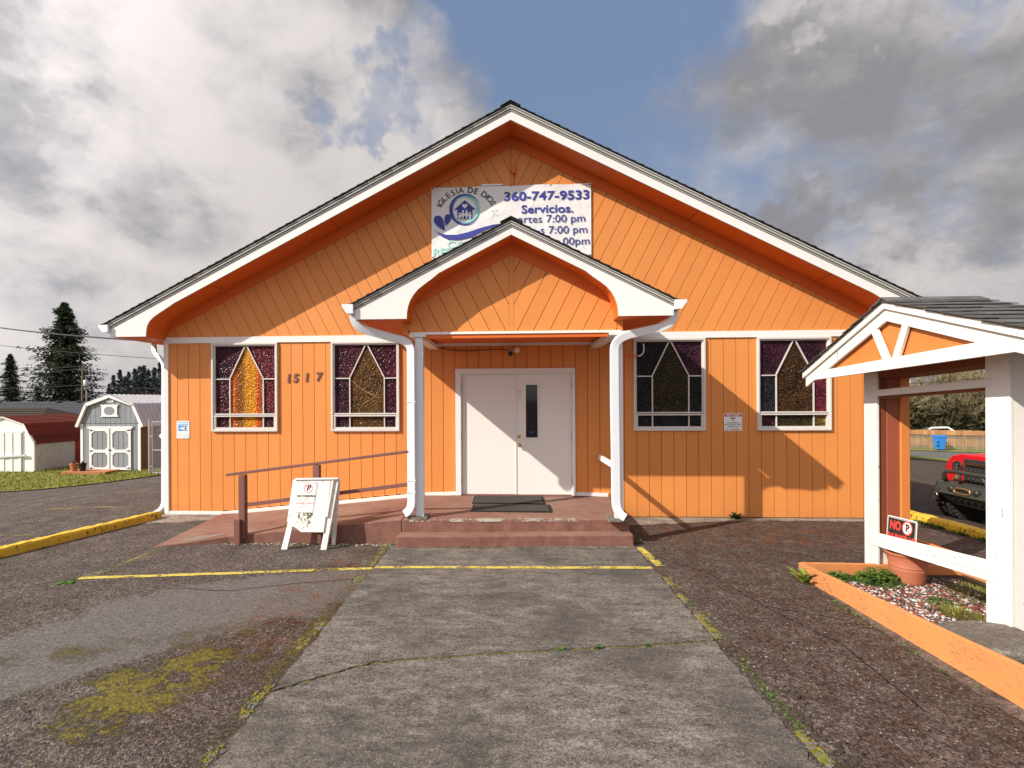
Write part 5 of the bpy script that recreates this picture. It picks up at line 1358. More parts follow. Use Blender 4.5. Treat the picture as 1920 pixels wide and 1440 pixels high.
def disc(u, v, r_, d, mat): npoly([(u+r_*math.cos(2*math.pi*i/24), v+r_*math.sin(2*math.pi*i/24)) for i in range(24)], d, mat)
disc(.085, .062, .073, .0026, redm); disc(.085, .062, .060, .0032, M['signwhite']); ntext('P', .10, M['signblack'], .088, .062, .0036, bold=.005)
npoly([(.045, .108), (.052, .113), (.125, .018), (.118, .012)], .0042, redm)
MB().tube([P3(0, -.1, -.006), P3(0, -.24, -.004)], .008, 6).build('stake', M['galv'], np_)
M['brokenc'] = concrete('broken brown concrete edging', (0.07, 0.05, 0.04), (0.22, 0.17, 0.14), stain=(0.03, 0.022, 0.016), sc=4, st=.9)
# ================================================================== PLANTS
def leaf_pts(base, yaw, pitch, ln, wd, curl, n=4):
    # a curved leaf blade: returns quads strip verts
    b = Vector(base); c, s = math.cos(yaw), math.sin(yaw); side = Vector((-s, c, 0)); v = []; p = b.copy(); pi_ = pitch
    for i in range(n+1):
        t = i/n; w = wd*math.sin(math.pi*min(1, t*.85+.12))**.8*(1 if i < n else .1)
        v += [p-side*w/2, p+side*w/2]
        p = p+Vector((c*math.cos(pi_), s*math.cos(pi_), math.sin(pi_)))*ln/n; pi_ -= curl/n
    f = [(2*i, 2*i+1, 2*i+3, 2*i+2) for i in range(n)]
    return v, f
def weed(name, loc, n, ln, wd, mat, label, seed, cat='weed', pitch=(.3, 1.2), group=None, kind=None):
    r = random.Random(seed); m = MB()
    for i in range(n):
        v, f = leaf_pts((loc[0]+r.uniform(-.01, .01), loc[1]+r.uniform(-.01, .01), loc[2]), r.uniform(0, 6.28), r.uniform(*pitch), ln*r.uniform(.6, 1.1), wd*r.uniform(.7, 1.2), r.uniform(.5, 1.6))
        m.add(v, f)
    o = m.build(name, mat, None, org=loc, recalc=False); return tag(o, label, cat, group)
weed('weed', (3.63, -.06, .0), 34, .15, .045, M['darkleaf'], 'dark green weed growing at the foot of the orange wall', 1)
weed('dandelion', (3.075, -3.12, .0), 16, .24, .055, M['leafy'], 'yellow green dandelion against the corner of the orange planter board', 2, pitch=(.7, 1.3))
weed('crack_weed', (.37, -4.775, .0), 22, .05, .014, M['leaf'], 'small green weed in the path crack, leftmost of three', 3, group='weeds in the path crack')
weed('crack_weed', (.66, -4.735, .0), 30, .06, .014, M['leaf'], 'small green weed in the path crack, middle one of three', 4, group='weeds in the path crack')
weed('crack_weed', (1.05, -4.68, .0), 22, .05, .014, M['leaf'], 'small green weed in the path crack, nearest its right end', 5, group='weeds in the path crack')
weed('weed', (-4.80, -3.42, .0), 22, .12, .035, M['leaf'], 'green weed on the asphalt at the corner of the yellow lines', 6, pitch=(.1, .6))
weed('weed', (-4.66, -3.05, .0), 14, .07, .02, M['leaf'], 'tiny weed just behind the corner of the yellow lines', 7, pitch=(.1, .6))
weed('weed', (1.70, -1.62, .0), 16, .09, .02, M['leaf'], 'small weed in the shade beside the right end of the steps', 8)
weed('weed', (-1.60, -1.86, .0), 20, .07, .018, M['leaf'], 'small weed beside the left end of the bottom step', 9)
def clover(name, cx, cy, z, rad, n, seed, label, ls=.028, h=.16):
    r = random.Random(seed); m = MB()
    for i in range(n):
        a, q = r.uniform(0, 6.28), rad*math.sqrt(r.random()); x, y = cx+q*math.cos(a), cy+q*math.sin(a)*.8; zz = z+h*(1-(q/rad)**2)*r.uniform(.3, 1)
        for k in range(3):
            v, f = leaf_pts((x, y, zz), r.uniform(0, 6.28), r.uniform(-.1, .6), ls*r.uniform(.7, 1.4), ls*.8, .8, 2); m.add(v, f)
        if i % 3 == 0: m.tube([(x, y, zz), (cx+(x-cx)*.5, cy+(y-cy)*.5, z)], .0012, 3, caps=False)
    o = m.build(name, M['leaf'], None, org=(cx, cy, z), recalc=False); return tag(o, label, 'weed')
clover('leafy_weed', 3.80, -3.16, .02, .25, 420, 1, 'bushy leafy green weed in front of the far shelter post', h=.17)
clover('leafy_weed', 3.45, -3.08, .02, .17, 200, 2, 'low green weeds in the far corner of the orange planter', h=.09)
clover('leafy_weed', 4.02, -3.72, .02, .16, 110, 3, 'sparse green weeds on the gravel right of the terracotta pot', h=.05, ls=.022)
clover('leafy_weed', 3.52, -5.15, .02, .26, 260, 4, 'green weeds beyond the flat stone at the near end of the bed', h=.07)
def tuft(name, cx, cy, z, rad, n, ln, seed, label):
    r = random.Random(seed); m = MB()
    for i in range(n):
        a, q = r.uniform(0, 6.28), rad*math.sqrt(r.random())
        v, f = leaf_pts((cx+q*math.cos(a), cy+q*math.sin(a), z), a+r.uniform(-.6, .6), r.uniform(.6, 1.5), ln*r.uniform(.5, 1.1), .005, r.uniform(.4, 1.4), 3); m.add(v, f)
    o = m.build(name, M['grassblade'], None, org=(cx, cy, z), recalc=False); return tag(o, label, 'grass tuft')
tuft('grass_tuft', 3.90, -4.02, .02, .10, 260, .12, 1, 'upright grass tuft on the gravel left of the near shelter post')
tuft('grass_tuft', 4.00, -4.22, .02, .12, 260, .11, 2, 'ragged grass growing against the near shelter post')
tuft('grass_tuft', 4.55, -3.55, .02, .30, 500, .10, 3, 'shaded grass at the back of the bed under the shelter')
# verge grass as stuff
def blades(name, fn, n, ln, wd, mat, seed, label):
    r = random.Random(seed); v = []; f = []
    for i in range(n):
        x, y, z = fn(r); a = r.uniform(0, 6.28); l = ln*r.uniform(.5, 1.2); dx, dy = math.cos(a)*wd, math.sin(a)*wd; lx, ly = r.uniform(-.4, .4)*l, r.uniform(-.4, .4)*l
        k = len(v); v += [(x-dx, y-dy, z), (x+dx, y+dy, z), (x+lx, y+ly, z+l)]; f.append((k, k+1, k+2))
    m = MB(); m.v = v; m.f = f; m.mi = [0]*len(f); return stuff(m.build(name, mat, None, recalc=False), label, 'grass')
def inleft(r):
    while True:
        x, y = r.uniform(-26, -9.2), r.uniform(3.5, 12)
        if y > 3.6+(x+26)*.12 and not (x > -14.2 and y < 4.9+(x+14.2)*.35): return (x, y, gz(x)+.02)
blades('verge_grass', inleft, 16000, .10, .02, M['grassblade'], 3, 'sunlit mown grass in front of the garden sheds')
# edge growth along the path, kerbs and wall
def edgefn(r):
    side = r.choice((-1, 1, 1)); x = side*(1.64+abs(r.gauss(0, .035)))
    return (x, r.uniform(-7.5, -1.9), .0)
m = MB()
def blobs(name, fn, n, s0, s1, mat, seed, label, flat=.45, cat='moss'):
    return pebbles(n, fn, name, [mat] if not isinstance(mat, list) else mat, s0, s1, seed, label, cat, flat)
def clumpy(fn, sc, thr):
    def g_(r):
        for _ in range(60):
            p = fn(r)
            if mnoise.noise(Vector((p[0]*sc, p[1]*sc, 3.3))) > thr: return p
        return p
    return g_
blobs('edge_moss', clumpy(edgefn, 3, .0), 2200, .004, .016, [M['mossgeo'], M['mossgeo'], M['pebgrey']], 11, 'moss and grit packed along both edges of the concrete path')
crAp = crA
def crackfn(r):
    p = crAp[r.randrange(2, len(crAp)-1)]; return (p[0]+r.uniform(-.04, .04), p[1]+r.gauss(0, .006), .004)
blobs('crack_moss', crackfn, 1500, .004, .010, [M['mossgeo'], M['mossgeo'], M['soil']], 12, 'dark moss filling the long crack across the path', .5)
blobs('step_moss', lambda r: (r.uniform(-1.5, 1.55) if r.random() < .3 else r.uniform(-1.5, -.4), -1.97+.06*0+r.gauss(0, .015)+(.06*(r.random())), .012), 260, .006, .016, [M['mossgeo'], M['soil']], 13, 'moss along the foot of the bottom step')
blobs('ramp_moss', lambda r: (r.uniform(-4.0, -1.55), -1.83+r.gauss(0, .03), 0), 700, .004, .014, [M['mossgeo'], M['soil'], M['pebwhite']], 14, 'moss and grit along the foot of the ramp')
blobs('kerb_weeds', lambda r: (lambda x, y: (x-.12+r.gauss(0, .03), y, gz(x)))(6.45+(-y0_(r))*.047, Y_[0]), 500, .008, .03, M['leaf'], 15, 'little green weeds along the yellow kerb behind the shelter', .6, 'weeds') if False else None
def kw(r):
    y = r.choice((-.3, -.55, -.62, -1.0, -1.35, -1.5))+r.gauss(0, .07); return (6.40-(y-.75)*.047-.11+r.gauss(0, .02), y, .0)
stf = MB(); r = random.Random(4)
for i in range(420):
    p = kw(r); v, f = leaf_pts(p, r.uniform(0, 6.28), r.uniform(.2, 1.3), .07*r.uniform(.5, 1.2), .02, .8, 2); stf.add(v, f)
stuff(stf.build('kerb_weeds', M['leaf'], None, recalc=False), 'little green weeds along the yellow kerb behind the shelter', 'weeds')
stf = MB(); r = random.Random(6)
for i in range(900):
    if r.random() < .55:
        y = r.uniform(-6.8, -3.2); x = 3.14+(-2.9-y)*.0155-.05-abs(r.gauss(0, .04))
        if mnoise.noise(Vector((x*2, y*2.5, 9))) < .05: continue
    else:
        y = r.uniform(-7.3, -3.0); x = 1.66+abs(r.gauss(0, .03))
        if mnoise.noise(Vector((x*2, y*2.1, 1))) < .12: continue
    v, f = leaf_pts((x, y, 0), r.uniform(0, 6.28), r.uniform(.0, .9), .028*r.uniform(.5, 1.3), .013, .8, 2); stf.add(v, f)
stuff(stf.build('edge_weeds', M['leaf'], None, recalc=False), 'tiny green weeds along the path edge and the foot of the orange planter board', 'weeds')
# loose stones on the asphalt
def loose(r):
    while True:
        x, y = r.uniform(-6, 3.1), r.uniform(-8.0, -.4)
        if -1.62 < x < 1.62: continue
        if y > -2.1 and x < 1.62: continue
        return (x, y, 0.0)
pebbles(6500, clumpy(loose, 1.3, -.1), 'loose_gravel', [M['pebgrey'], M['soil'], M['pebgrey'], plain('tan chip', (.26, .21, .165), .8)], .002, .0075, 21, 'loose stone chips scattered over the old asphalt', 'gravel')
pebbles(420, lambda r: (1.72+abs(r.gauss(0, .07)), r.uniform(-6.6, -5.2), 0), 'edge_rubble', [M['brokenc'], M['soil'], M['ground']], .01, .028, 22, 'broken asphalt lumps beside the near right edge of the path', 'rubble', .45)
pebbles(420, lambda r: (r.uniform(1.63, 3.0), r.uniform(-7.5, -.7), 0), 'loose_gravel', [plain('pale chip', (.36, .32, .27), .8), plain('tan chip', (.24, .20, .16), .8)], .0015, .0065, 23, 'pale stone chips on the dark asphalt right of the path', 'gravel')
# peeled board splinters below the planter
wstrip = strip_poly('broken_edging', jag([(3.13, -3.5), (3.07, -4.4), (3.05, -5.4), (3.07, -6.6)], .06, .022, 31) + [(3.19, -6.6), (3.16, -3.5)], -.03, .009, M['brokenc'])

# ================================================================== GARDEN SHEDS
def shedroof(): pass
gs = thing('garden_shed', 'grey barn style garden shed with white trim and double doors', 'shed', (-14.0, 9, -.5))
SX0, SX1, SYF, SG = -15.10, -12.92, 9.0, -.52
outl = [(SX0, SG), (SX1, SG), (SX1, 1.16), (-13.22, 1.80), (-14.01, 2.09), (-14.80, 1.80), (SX0, 1.16)]
MB().ext(outl, SYF+.02, SYF+4.2, 'y').build('wall', M['shedbrown'], gs)
xx = SX0
while xx < SX1-.01:
    xb = min(xx+.182, SX1)
    poly = clip(clip(outl, 1, 0, xb-.005), -1, 0, -(xx+.005))
    if len(poly) > 2:
        lo = clip(poly, 0, 1, 1.19); hi = clip(poly, 0, -1, -1.205)
        if len(lo) > 2: MB().ext(lo, SYF, SYF+.019, 'y').build('siding_board', M['shedgrey'], gs)
        if len(hi) > 2: MB().ext(hi, SYF-.004, SYF+.019, 'y').build('siding_board', M['shedgrey'], gs)
    xx = xb
SW = M['shedwhite']
for x in (SX0+.0, SX1-.09): MB().box(x, x+.09, SYF-.02, SYF-.001, SG, 1.18).build('corner_trim', SW, gs)
for a, b in (((-15.20, 1.08), (-14.86, 1.84)), ((-14.86, 1.84), (-14.01, 2.145)), ((-14.01, 2.145), (-13.16, 1.84)), ((-13.16, 1.84), (-12.82, 1.08))):
    MB().bar((a[0], SYF-.05, a[1]), (b[0], SYF-.05, b[1]), .095, .09, up=(0, 1, 0)).build('barge_board', SW, gs)
for a, b, mt in (((-15.24, 1.10), (-14.88, 1.90), 'tin'), ((-14.88, 1.90), (-14.01, 2.205), 'tin'), ((-14.01, 2.205), (-13.14, 1.90), 'tin'), ((-13.14, 1.90), (-12.78, 1.10), 'tin')):
    MB().ext([a, b, (b[0], b[1]-.02), (a[0], a[1]-.02)], SYF-.09, SYF+4.25, 'y').build('roof_sheet', M[mt], gs)
    n = 19
    for k in range(n):
        y = SYF-.05+k*.233; rb = MB(); rb.bar((a[0], y, a[1]+.008), (b[0], y, b[1]+.008), .03, .03, up=(-(b[1]-a[1]), 0, b[0]-a[0])); rb.build('roof_rib', M[mt], gs)
def dorleaf(x0, x1):
    z0, z1 = SG+.10, 1.02
    dr_ = MB().box(x0+.06, x1-.06, SYF-.028, SYF-.022, z0, z1).build('door', M['shedgrey'], gs)
    fr_ = MB(); w_ = .085
    fr_.box(x0+.005, x0+w_, SYF-.05, SYF-.021, z0, z1); fr_.box(x1-w_, x1-.005, SYF-.05, SYF-.021, z0, z1)
    for za, zb in ((z0, z0+.08), (z0+.60, z0+.70), (z1-.09, z1)): fr_.box(x0+w_, x1-w_, SYF-.049, SYF-.0215, za, zb)
    fr_.build('door_frame', SW, dr_)
    k = .10
    for za, zb in ((z0+.08, z0+.60), (z0+.70, z1-.09)):
        for cx_, sx_ in ((x0+w_, 1), (x1-w_, -1)):
            for cz2, sz_ in ((za, 1), (zb, -1)):
                MB().ext([(cx_, cz2), (cx_+sx_*k, cz2), (cx_, cz2+sz_*k)], SYF-.047, SYF-.022, 'y').build('corner_block', SW, dr_)
        for gx in (x0+.5*(x1-x0)-.09, x0+.5*(x1-x0)+.09): MB().box(gx-.006, gx+.006, SYF-.030, SYF-.0275, za, zb).build('joint', M['blackmetal'], dr_)
    ox = x0+.06 if x0 < -14.1 else x1-.06; sg_ = 1 if x0 < -14.1 else -1
    for zz in (z0+.06, z0+.66, z1-.06):
        MB().ext([(ox-sg_*.03, zz-.03), (ox+sg_*.10, zz-.008), (ox+sg_*.10, zz+.008), (ox-sg_*.03, zz+.03)], SYF-.056, SYF-.051, 'y').build('strap_hinge', M['blackmetal'], dr_)
dorleaf(-14.76, -14.01); dorleaf(-14.00, -13.25)
MB().box(-14.02, -13.99, SYF-.054, SYF-.051, SG+.1, 1.02).build('door_gap', M['blackmetal'], gs)
MB().box(-14.06, -13.95, SYF-.07, SYF-.055, SG+.78, SG+.81).build('door_latch', M['blackmetal'], gs)
MB().box(-14.82, -13.19, SYF-.05, SYF-.02, 1.021, 1.10).build('door_head', SW, gs)
wv2 = MB().ext([(-14.36, 1.43), (-13.70, 1.43), (-13.75, 1.50), (-13.75, 1.78), (-13.70, 1.85), (-14.36, 1.85), (-14.31, 1.78), (-14.31, 1.50)], SYF-.045, SYF-.005, 'y').build('window', SW, gs)
MB().ext([(-14.03+.20*math.cos(R(22.5+45*i)), 1.64+.155*math.sin(R(22.5+45*i))) for i in range(8)], SYF-.052, SYF-.046, 'y').build('pane', M['shedgrey'], wv2)
for k in range(3): MB().box(-14.15+.095*k, -14.08+.095*k, SYF-.03, SYF-.005, 1.93, 2.0 if k != 1 else 2.03).build('vent', SW, gs)
ws = thing('garden_shed', 'white garden shed with a faded red gambrel roof and peeling side wall', 'shed', (-17.6, 8.7, -.5))
q0, q1 = -18.95, -16.72; cy0 = 8.9
o2 = [(q0, SG), (q1, SG), (q1, .55), (-17.08, 1.16), (-17.84, 1.42), (-18.60, 1.16), (q0, .55)]
MB().ext(o2, cy0, cy0+.06, 'y').build('front_wall', M['shedwhite'], ws)
MB().ext([(p[0], p[1]) for p in o2], cy0+.061, cy0+2.8, 'y').build('side_wall', M['peelwhite'], ws)
MB().box(q1+.001, q1+.03, cy0+1.75, cy0+2.8, SG, .55).build('side_wall', M['shedred'], ws)
for k in range(14):
    y = cy0+.1+k*.2; MB().box(q1+.001, q1+.008, y, y+.012, SG, .55).build('batten', M['peelwhite'], ws)
for a, b, n in (((-16.66, .49), (-17.04, 1.20), 5), ((-17.04, 1.20), (-17.84, 1.475), 6), ((-19.0, .49), (-18.64, 1.20), 5), ((-18.64, 1.20), (-17.84, 1.475), 6)):
    for k in range(n):
        t0, t1 = k/n, (k+1)/n+.02; p = (a[0]+(b[0]-a[0])*t0, a[1]+(b[1]-a[1])*t0+.016); q = (a[0]+(b[0]-a[0])*t1, a[1]+(b[1]-a[1])*t1)
        MB().ext([p, q, (q[0], q[1]-.02), (p[0], p[1]-.02)], cy0-.06, cy0+2.85, 'y').build('shingle_course', M['redroof'], ws)
for a, b in (((-16.68, .50), (-17.06, 1.17)), ((-17.06, 1.17), (-17.84, 1.44)), ((-18.62, 1.17), (-17.84, 1.44)), ((-18.98, .50), (-18.62, 1.17))):
    MB().bar((a[0], cy0-.03, a[1]), (b[0], cy0-.03, b[1]), .05, .06, up=(0, 1, 0)).build('barge_board', M['shedwhite'], ws)
for x in (-18.55, -17.85): 
    dd = MB().box(x, x+.69, cy0-.04, cy0-.002, SG+.04, .88).build('door', M['shedwhite'], ws)
    for xx in (x+.0, x+.31, x+.62): MB().box(xx, xx+.07, cy0-.06, cy0-.041, SG+.04, .88).build('door_batten', M['shedwhite'], dd)
MB().bar((-18.3, cy0-.08, .02), (-16.95, cy0-.08, .10), .05, .06).build('door_bar', M['peelwhite'], ws)
MB().box(-18.6, -17.1, cy0-.03, cy0-.001, .89, .95).build('door_head', M['shedwhite'], ws)
# platform and two pots
dk = thing('timber_platform', 'low orange timber platform in front of the grey shed doors', 'platform', (-14.4, 8.5, -.5))
for k in range(4): MB().box(-15.2, -13.65, 8.30+k*.17, 8.46+k*.17, -.44, -.40).build('plank', M['deckwood'], dk)
MB().box(-15.2, -13.65, 8.28, 8.295, -.54, -.41).build('front_board', M['deckwood'], dk)
for x, mt, L_, r_ in ((-14.93, 'teracotta', 'orange clay pot on the platform by the grey shed', .12), (-14.62, 'black', 'black pot beside the orange one on the shed platform', .11)):
    t = thing('plant_pot', L_, 'plant pot', (x, 8.5, -.4))
    MB().lathe([(.001, 0), (r_*.72, 0), (r_, .22), (r_*1.1, .22), (r_*1.1, .26), (r_*.9, .26), (.001, .24)], (x, 8.5, -.40), 16).build('pot_body', M[mt], t)
    v = MB(); r = random.Random(int(x*10))
    for i in range(20): a, f = leaf_pts((x, 8.5, -.16), r.uniform(0, 6.28), r.uniform(.5, 1.4), .12, .03, .8, 2); v.add(a, f)
    v.build('foliage', M['brush'], t, recalc=False)
# chain link gate
cg = thing('chain_link_gate', 'galvanised chain link gate with a white diamond sign at the left church corner', 'gate', (-10.8, 6.45, -.3))
GY_ = 6.45; ga, gb = -10.82, -8.6; zt0, zt1 = -.18, 1.34
MB().tube([(ga, GY_, -.4), (ga, GY_, 1.42)], .035, 8).build('gate_post', M['galv'], cg)
for z in (zt0, .50, zt1): MB().tube([(ga+.09, GY_, z), (gb, GY_, z)], .022, 6).build('gate_rail', M['galv'], cg)
MB().tube([(ga+.09, GY_, zt0), (ga+.09, GY_, zt1)], .022, 6).build('gate_stile', M['galv'], cg)
wm = MB(); hgt = zt1-zt0; x = ga+.09-hgt
while x < gb:
    for sg in (1, -1):
        xa, xb_ = (x, x+hgt); za, zb_ = (zt0, zt1) if sg > 0 else (zt1, zt0)
        t0 = max(0, (ga+.09-xa)/hgt); t1 = min(1, (gb-xa)/hgt)
        if t1 > t0: wm.bar((xa+hgt*t0, GY_, za+(zb_-za)*t0), (xa+hgt*t1, GY_, za+(zb_-za)*t1), .006, .006)
    x += .075
stuff(wm.build('wire_mesh', M['galv'], cg, recalc=False))
MB().ext([(-10.37, .93+.14), (-10.23, .93), (-10.37, .93-.14), (-10.51, .93)], GY_-.035, GY_-.028, 'y').build('diamond_sign', M['signwhite'], cg)
for z in (.0, .9): MB().box(ga+.02, ga+.09, GY_-.02, GY_+.02, z, z+.04).build('gate_hinge', M['galv'], cg)
# neighbouring low houses: only their roofs clear the sheds
def lowhouse(name, label, x0, x1, y0, y1, zg, ze, zr, inset, roof, vents):
    t = thing(name, label, 'house', ((x0+x1)/2, (y0+y1)/2, zg))
    MB().box(x0, x1, y0, y1, zg, ze).build('wall', M['housewall'], t)
    ym = (y0+y1)/2; o = .5
    A = [(x0-o, y0-o, ze), (x1+o, y0-o, ze), (x1+o, y1+o, ze), (x0-o, y1+o, ze), (x0-o+inset, ym, zr), (x1+o-inset, ym, zr)]
    rf = MB().add(A, [(0, 1, 5, 4), (1, 2, 5), (2, 3, 4, 5), (3, 0, 4), (3, 2, 1, 0)]).build('roof', roof, t)
    n = 12
    for k in range(n):     # courses on the near slope and hip
        t0 = k/n
        p0 = Vector(A[0]).lerp(Vector(A[4]), t0); p1 = Vector(A[1]).lerp(Vector(A[5]), t0)
        MB().bar((p0.x, p0.y-.01, p0.z+.02), (p1.x, p1.y-.01, p1.z+.02), .05, .02).build('course', roof, rf)
    for vx in vents: MB().lathe([(.28, 0), (.3, .1), (.2, .18), (.001, .2)], (vx, ym-.3, zr-.1), 12).build('roof_vent', M['blackmetal'], rf)
    for wx in (x0+2, x1-2.5):
        wnn = MB().box(wx-.6, wx+.6, y0-.04, y0-.005, zg+.9, ze-.2).build('window', M['shedwhite'], t); MB().box(wx-.52, wx+.52, y0-.06, y0-.045, zg+1, ze-.3).build('pane', M['darkglass'], wnn)
lowhouse('low_house', 'long charcoal roofed house behind the garden sheds', -66, -42.8, 42, 52, -2.6, .1, 2.02, 4.0, M['greyroof'], (-49.3, -47.0, -56.3))
lowhouse('low_house', 'house with a brown mossy hipped roof behind the white shed', -44, -26.6, 19.5, 27, -2.5, .15, 1.62, 3.2, M['mossroof'], ())
# ================================================================== TREES
def conifer(name, label, x, y, zg, h, rad, seed, lv=44, per=9, cl=13, mat=None, group=None, cs=1.0, low=.06, parts=True):
    r = random.Random(seed); t = thing(name, label, 'tree', (x, y, zg), group)
    if parts: MB().tube([(x, y, zg), (x+.1, y, zg+h*.5), (x, y, zg+h*.98)], [h*.018, h*.010, h*.002], 8).build('trunk', M['bark'], t)
    v = []; f = []
    lob = [r.uniform(.75, 1.15) for _ in range(9)]
    nb = lv*per
    for i in range(nb):
        q = ((i+r.random())/nb)**.85; z = zg+h*(low+(1-low)*q)
        R0 = rad*((1-q)**.82)*(1+.22*math.sin(q*37+seed)+.15*math.sin(q*83))+.010*h
        a = r.uniform(0, 6.28); L = R0*r.uniform(.45, 1.08)*lob[int((a/6.2832)*8.99) % 9]; c, s = math.cos(a), math.sin(a)
        if r.random() < .07: L *= 1.22
        dr = r.uniform(.02, .42)*(1.1-q)+(-.25 if q > .85 else 0)
        n = max(3, int(cl*(.4+L/rad)))
        for j in range(n):
            u = ((j+r.random())/n)**.75; d = L*u; zz = z-d*dr*(1-.35*u*u)+r.gauss(0, .006)*h
            px, py = x+c*d+r.gauss(0, .05)*L, y+s*d+r.gauss(0, .05)*L
            for e in range(3):
                a2 = a+r.gauss(0, .8); ln = cs*h*.030*(1.2-.5*u)*r.uniform(.6, 1.3); w_ = ln*r.uniform(.22, .42)
                tx, ty, tz2 = px+math.cos(a2)*ln*.8, py+math.sin(a2)*ln*.8, zz-ln*r.uniform(-.25, .75)
                b2 = r.uniform(0, 6.28); sx_, sy_, sz_ = math.cos(b2)*w_*.7, math.sin(b2)*w_*.7, w_*r.uniform(-.8, .8)
                kx = len(v); v += [(px-sx_, py-sy_, zz-sz_), (px+sx_, py+sy_, zz+sz_), (tx, ty, tz2)]; f.append((kx, kx+1, kx+2))
    m = MB(); m.v = v; m.f = f; m.mi = [0]*len(f); m.build('crown', mat or M['needle'], t, recalc=False)
    return t
def ray(px, depth):      # ground position under a given bearing from the parking lot
    a = (px-908)/1000; th = R(YAW); return ((a*math.cos(th)-math.sin(th))*depth, -8.94+(a*math.sin(th)+math.cos(th))*depth)
x, y = ray(122, 100); conifer('fir_tree', 'tall dark fir tree standing behind the utility pole', x, y, -2.6, 23.0, 8.6, 5, lv=80, per=14, cl=15, cs=.85)
x, y = ray(20, 92); conifer('fir_tree', 'smaller dark fir tree at the far left edge', x, y, -2.6, 12.8, 3.9, 8, lv=50, per=12, cl=11)
x, y = ray(-18, 96); conifer('fir_tree', 'bushy fir cut off by the left edge, lower than its neighbour', x, y, -2.6, 9.4, 4.0, 9, lv=34, per=12, cl=11)
x, y = ray(70, 97); conifer('fir_tree', 'short bushy fir filling the gap left of the tall fir', x, y, -2.6, 7.5, 3.6, 12, lv=30, per=12, cl=11)
for i, (px, ty, dp) in enumerate([(213, 700, 150), (225, 690, 165), (242, 694, 160), (253, 688, 175), (262, 684, 168), (270, 682, 172), (278, 690, 160), (290, 686, 165), (301, 676, 150), (234, 703, 150), (315, 680, 160), (205, 716, 150)]):
    x, y = ray(px, dp); hh_ = (750-ty)/1000*dp+1.95+3.2
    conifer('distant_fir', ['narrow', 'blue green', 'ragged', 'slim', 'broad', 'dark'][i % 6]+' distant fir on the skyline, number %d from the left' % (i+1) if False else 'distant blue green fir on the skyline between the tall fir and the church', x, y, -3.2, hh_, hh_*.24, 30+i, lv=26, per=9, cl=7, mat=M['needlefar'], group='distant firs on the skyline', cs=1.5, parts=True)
def bare_tree(name, label, x, y, zg, h, seed, mat, group=None, lev=6, spread=.6, thick=1.0, fan=3, twr=.012):
    r = random.Random(seed); t = thing(name, label, 'tree', (x, y, zg), group); tr = MB(); cr = MB()
    def grow(p, d, L, rad, k):
        n = 3; pts = [p]; q = p
        for i in range(n):
            d = (d+Vector((r.uniform(-1, 1), r.uniform(-1, 1), r.uniform(-.55, .75)))*.22).normalized(); q = q+d*L/n; pts.append(q)
        (tr if k <= 1 else cr).tube([tuple(w2) for w2 in pts], [rad*(1-.12*i) for i in range(n+1)], 6 if k <= 1 else 3, caps=False)
        if k >= lev: return
        for b in range(fan if k > 0 else fan+2):
            nd = (d+Vector((r.uniform(-1, 1), r.uniform(-1, 1), r.uniform(-.55, .8)))*spread*1.25).normalized()
            grow(pts[r.choice((1, 2, 3, 3))], nd, L*r.uniform(.62, .86), max(twr, rad*.58), k+1)
    grow(Vector((x, y, zg)), Vector((r.uniform(-.1, .1), 0, 1)), h*.28, h*.022*thick, 0)
    tr.build('trunk', M['bark'] if mat is M['twigred'] else mat, t, recalc=False); cr.build('crown', mat, t, recalc=False); return t
rt = [(1683, 44, 7.2), (1705, 46, 8.2), (1730, 45, 7.6), (1752, 50, 8.2), (1776, 45, 7.0), (1800, 47, 8.4), (1826, 44, 7.6), (1850, 48, 8.8), (1885, 46, 8.5), (1665, 50, 7.5), (1930, 47, 8.5), (1815, 56, 11)]
for i, (px, dp, hh_) in enumerate(rt):
    x, y = ray(px, dp); bare_tree('bare_tree', 'tangled leafless olive brown tree in the thicket behind the board fence', x, y, -1.9, hh_, 50+i, M['twig'], 'leafless trees behind the board fence', lev=6, fan=3, twr=.020)
x, y = ray(1789, 52); conifer('fir_tree', 'dark evergreen rising above the bare thicket at right', x, y, -1.9, 8.3, 2.4, 77, lv=30, per=10, cl=9, cs=1.6)
lt = [(196, 100, 5.0), (212, 110, 6.6), (232, 105, 6.2), (252, 108, 6.9), (270, 104, 6.6), (290, 106, 7.0), (308, 100, 6.4), (184, 95, 4.8)]
for i, (px, dp, hh_) in enumerate(lt):
    x, y = ray(px, dp); bare_tree('bare_tree', 'reddish brown leafless tree beyond the grey shed roof', x, y, -2.8, hh_*1.15, 80+i, M['twigred'], 'reddish bare trees beyond the shed', lev=5, fan=4, twr=.04, spread=.8)
def brush(name, label, pts, n, seed, mat, size, h):
    r = random.Random(seed); v = []; f = []
    for i in range(n):
        px = r.uniform(*pts[0]); dp = r.uniform(*pts[1]); x, y = ray(px, dp); top = h*(.6+.4*mnoise.noise(Vector((x*.5, y*.5, seed)))+.25*mnoise.noise(Vector((x*1.7, y*1.7, seed)))); z = gz(x)-.3+(top)*r.random()**.8
        k = len(v)
        for e in range(3): v.append((x+r.gauss(0, size), y+r.gauss(0, size), z+r.gauss(0, size)))
        f.append((k, k+1, k+2))
    m = MB(); m.v = v; m.f = f; m.mi = [0]*len(f); return stuff(m.build(name, mat, None, recalc=False), label, 'undergrowth')
brush('thicket_undergrowth', 'dense brown and olive undergrowth behind the fence at right', ((1655, 1990), (43, 52)), 26000, 3, M['brush'], .13, 5.0)
brush('distant_undergrowth', 'dark evergreen hedge at the foot of the far firs', ((-60, 200), (84, 96)), 14000, 4, M['needle'], .35, 4.6)
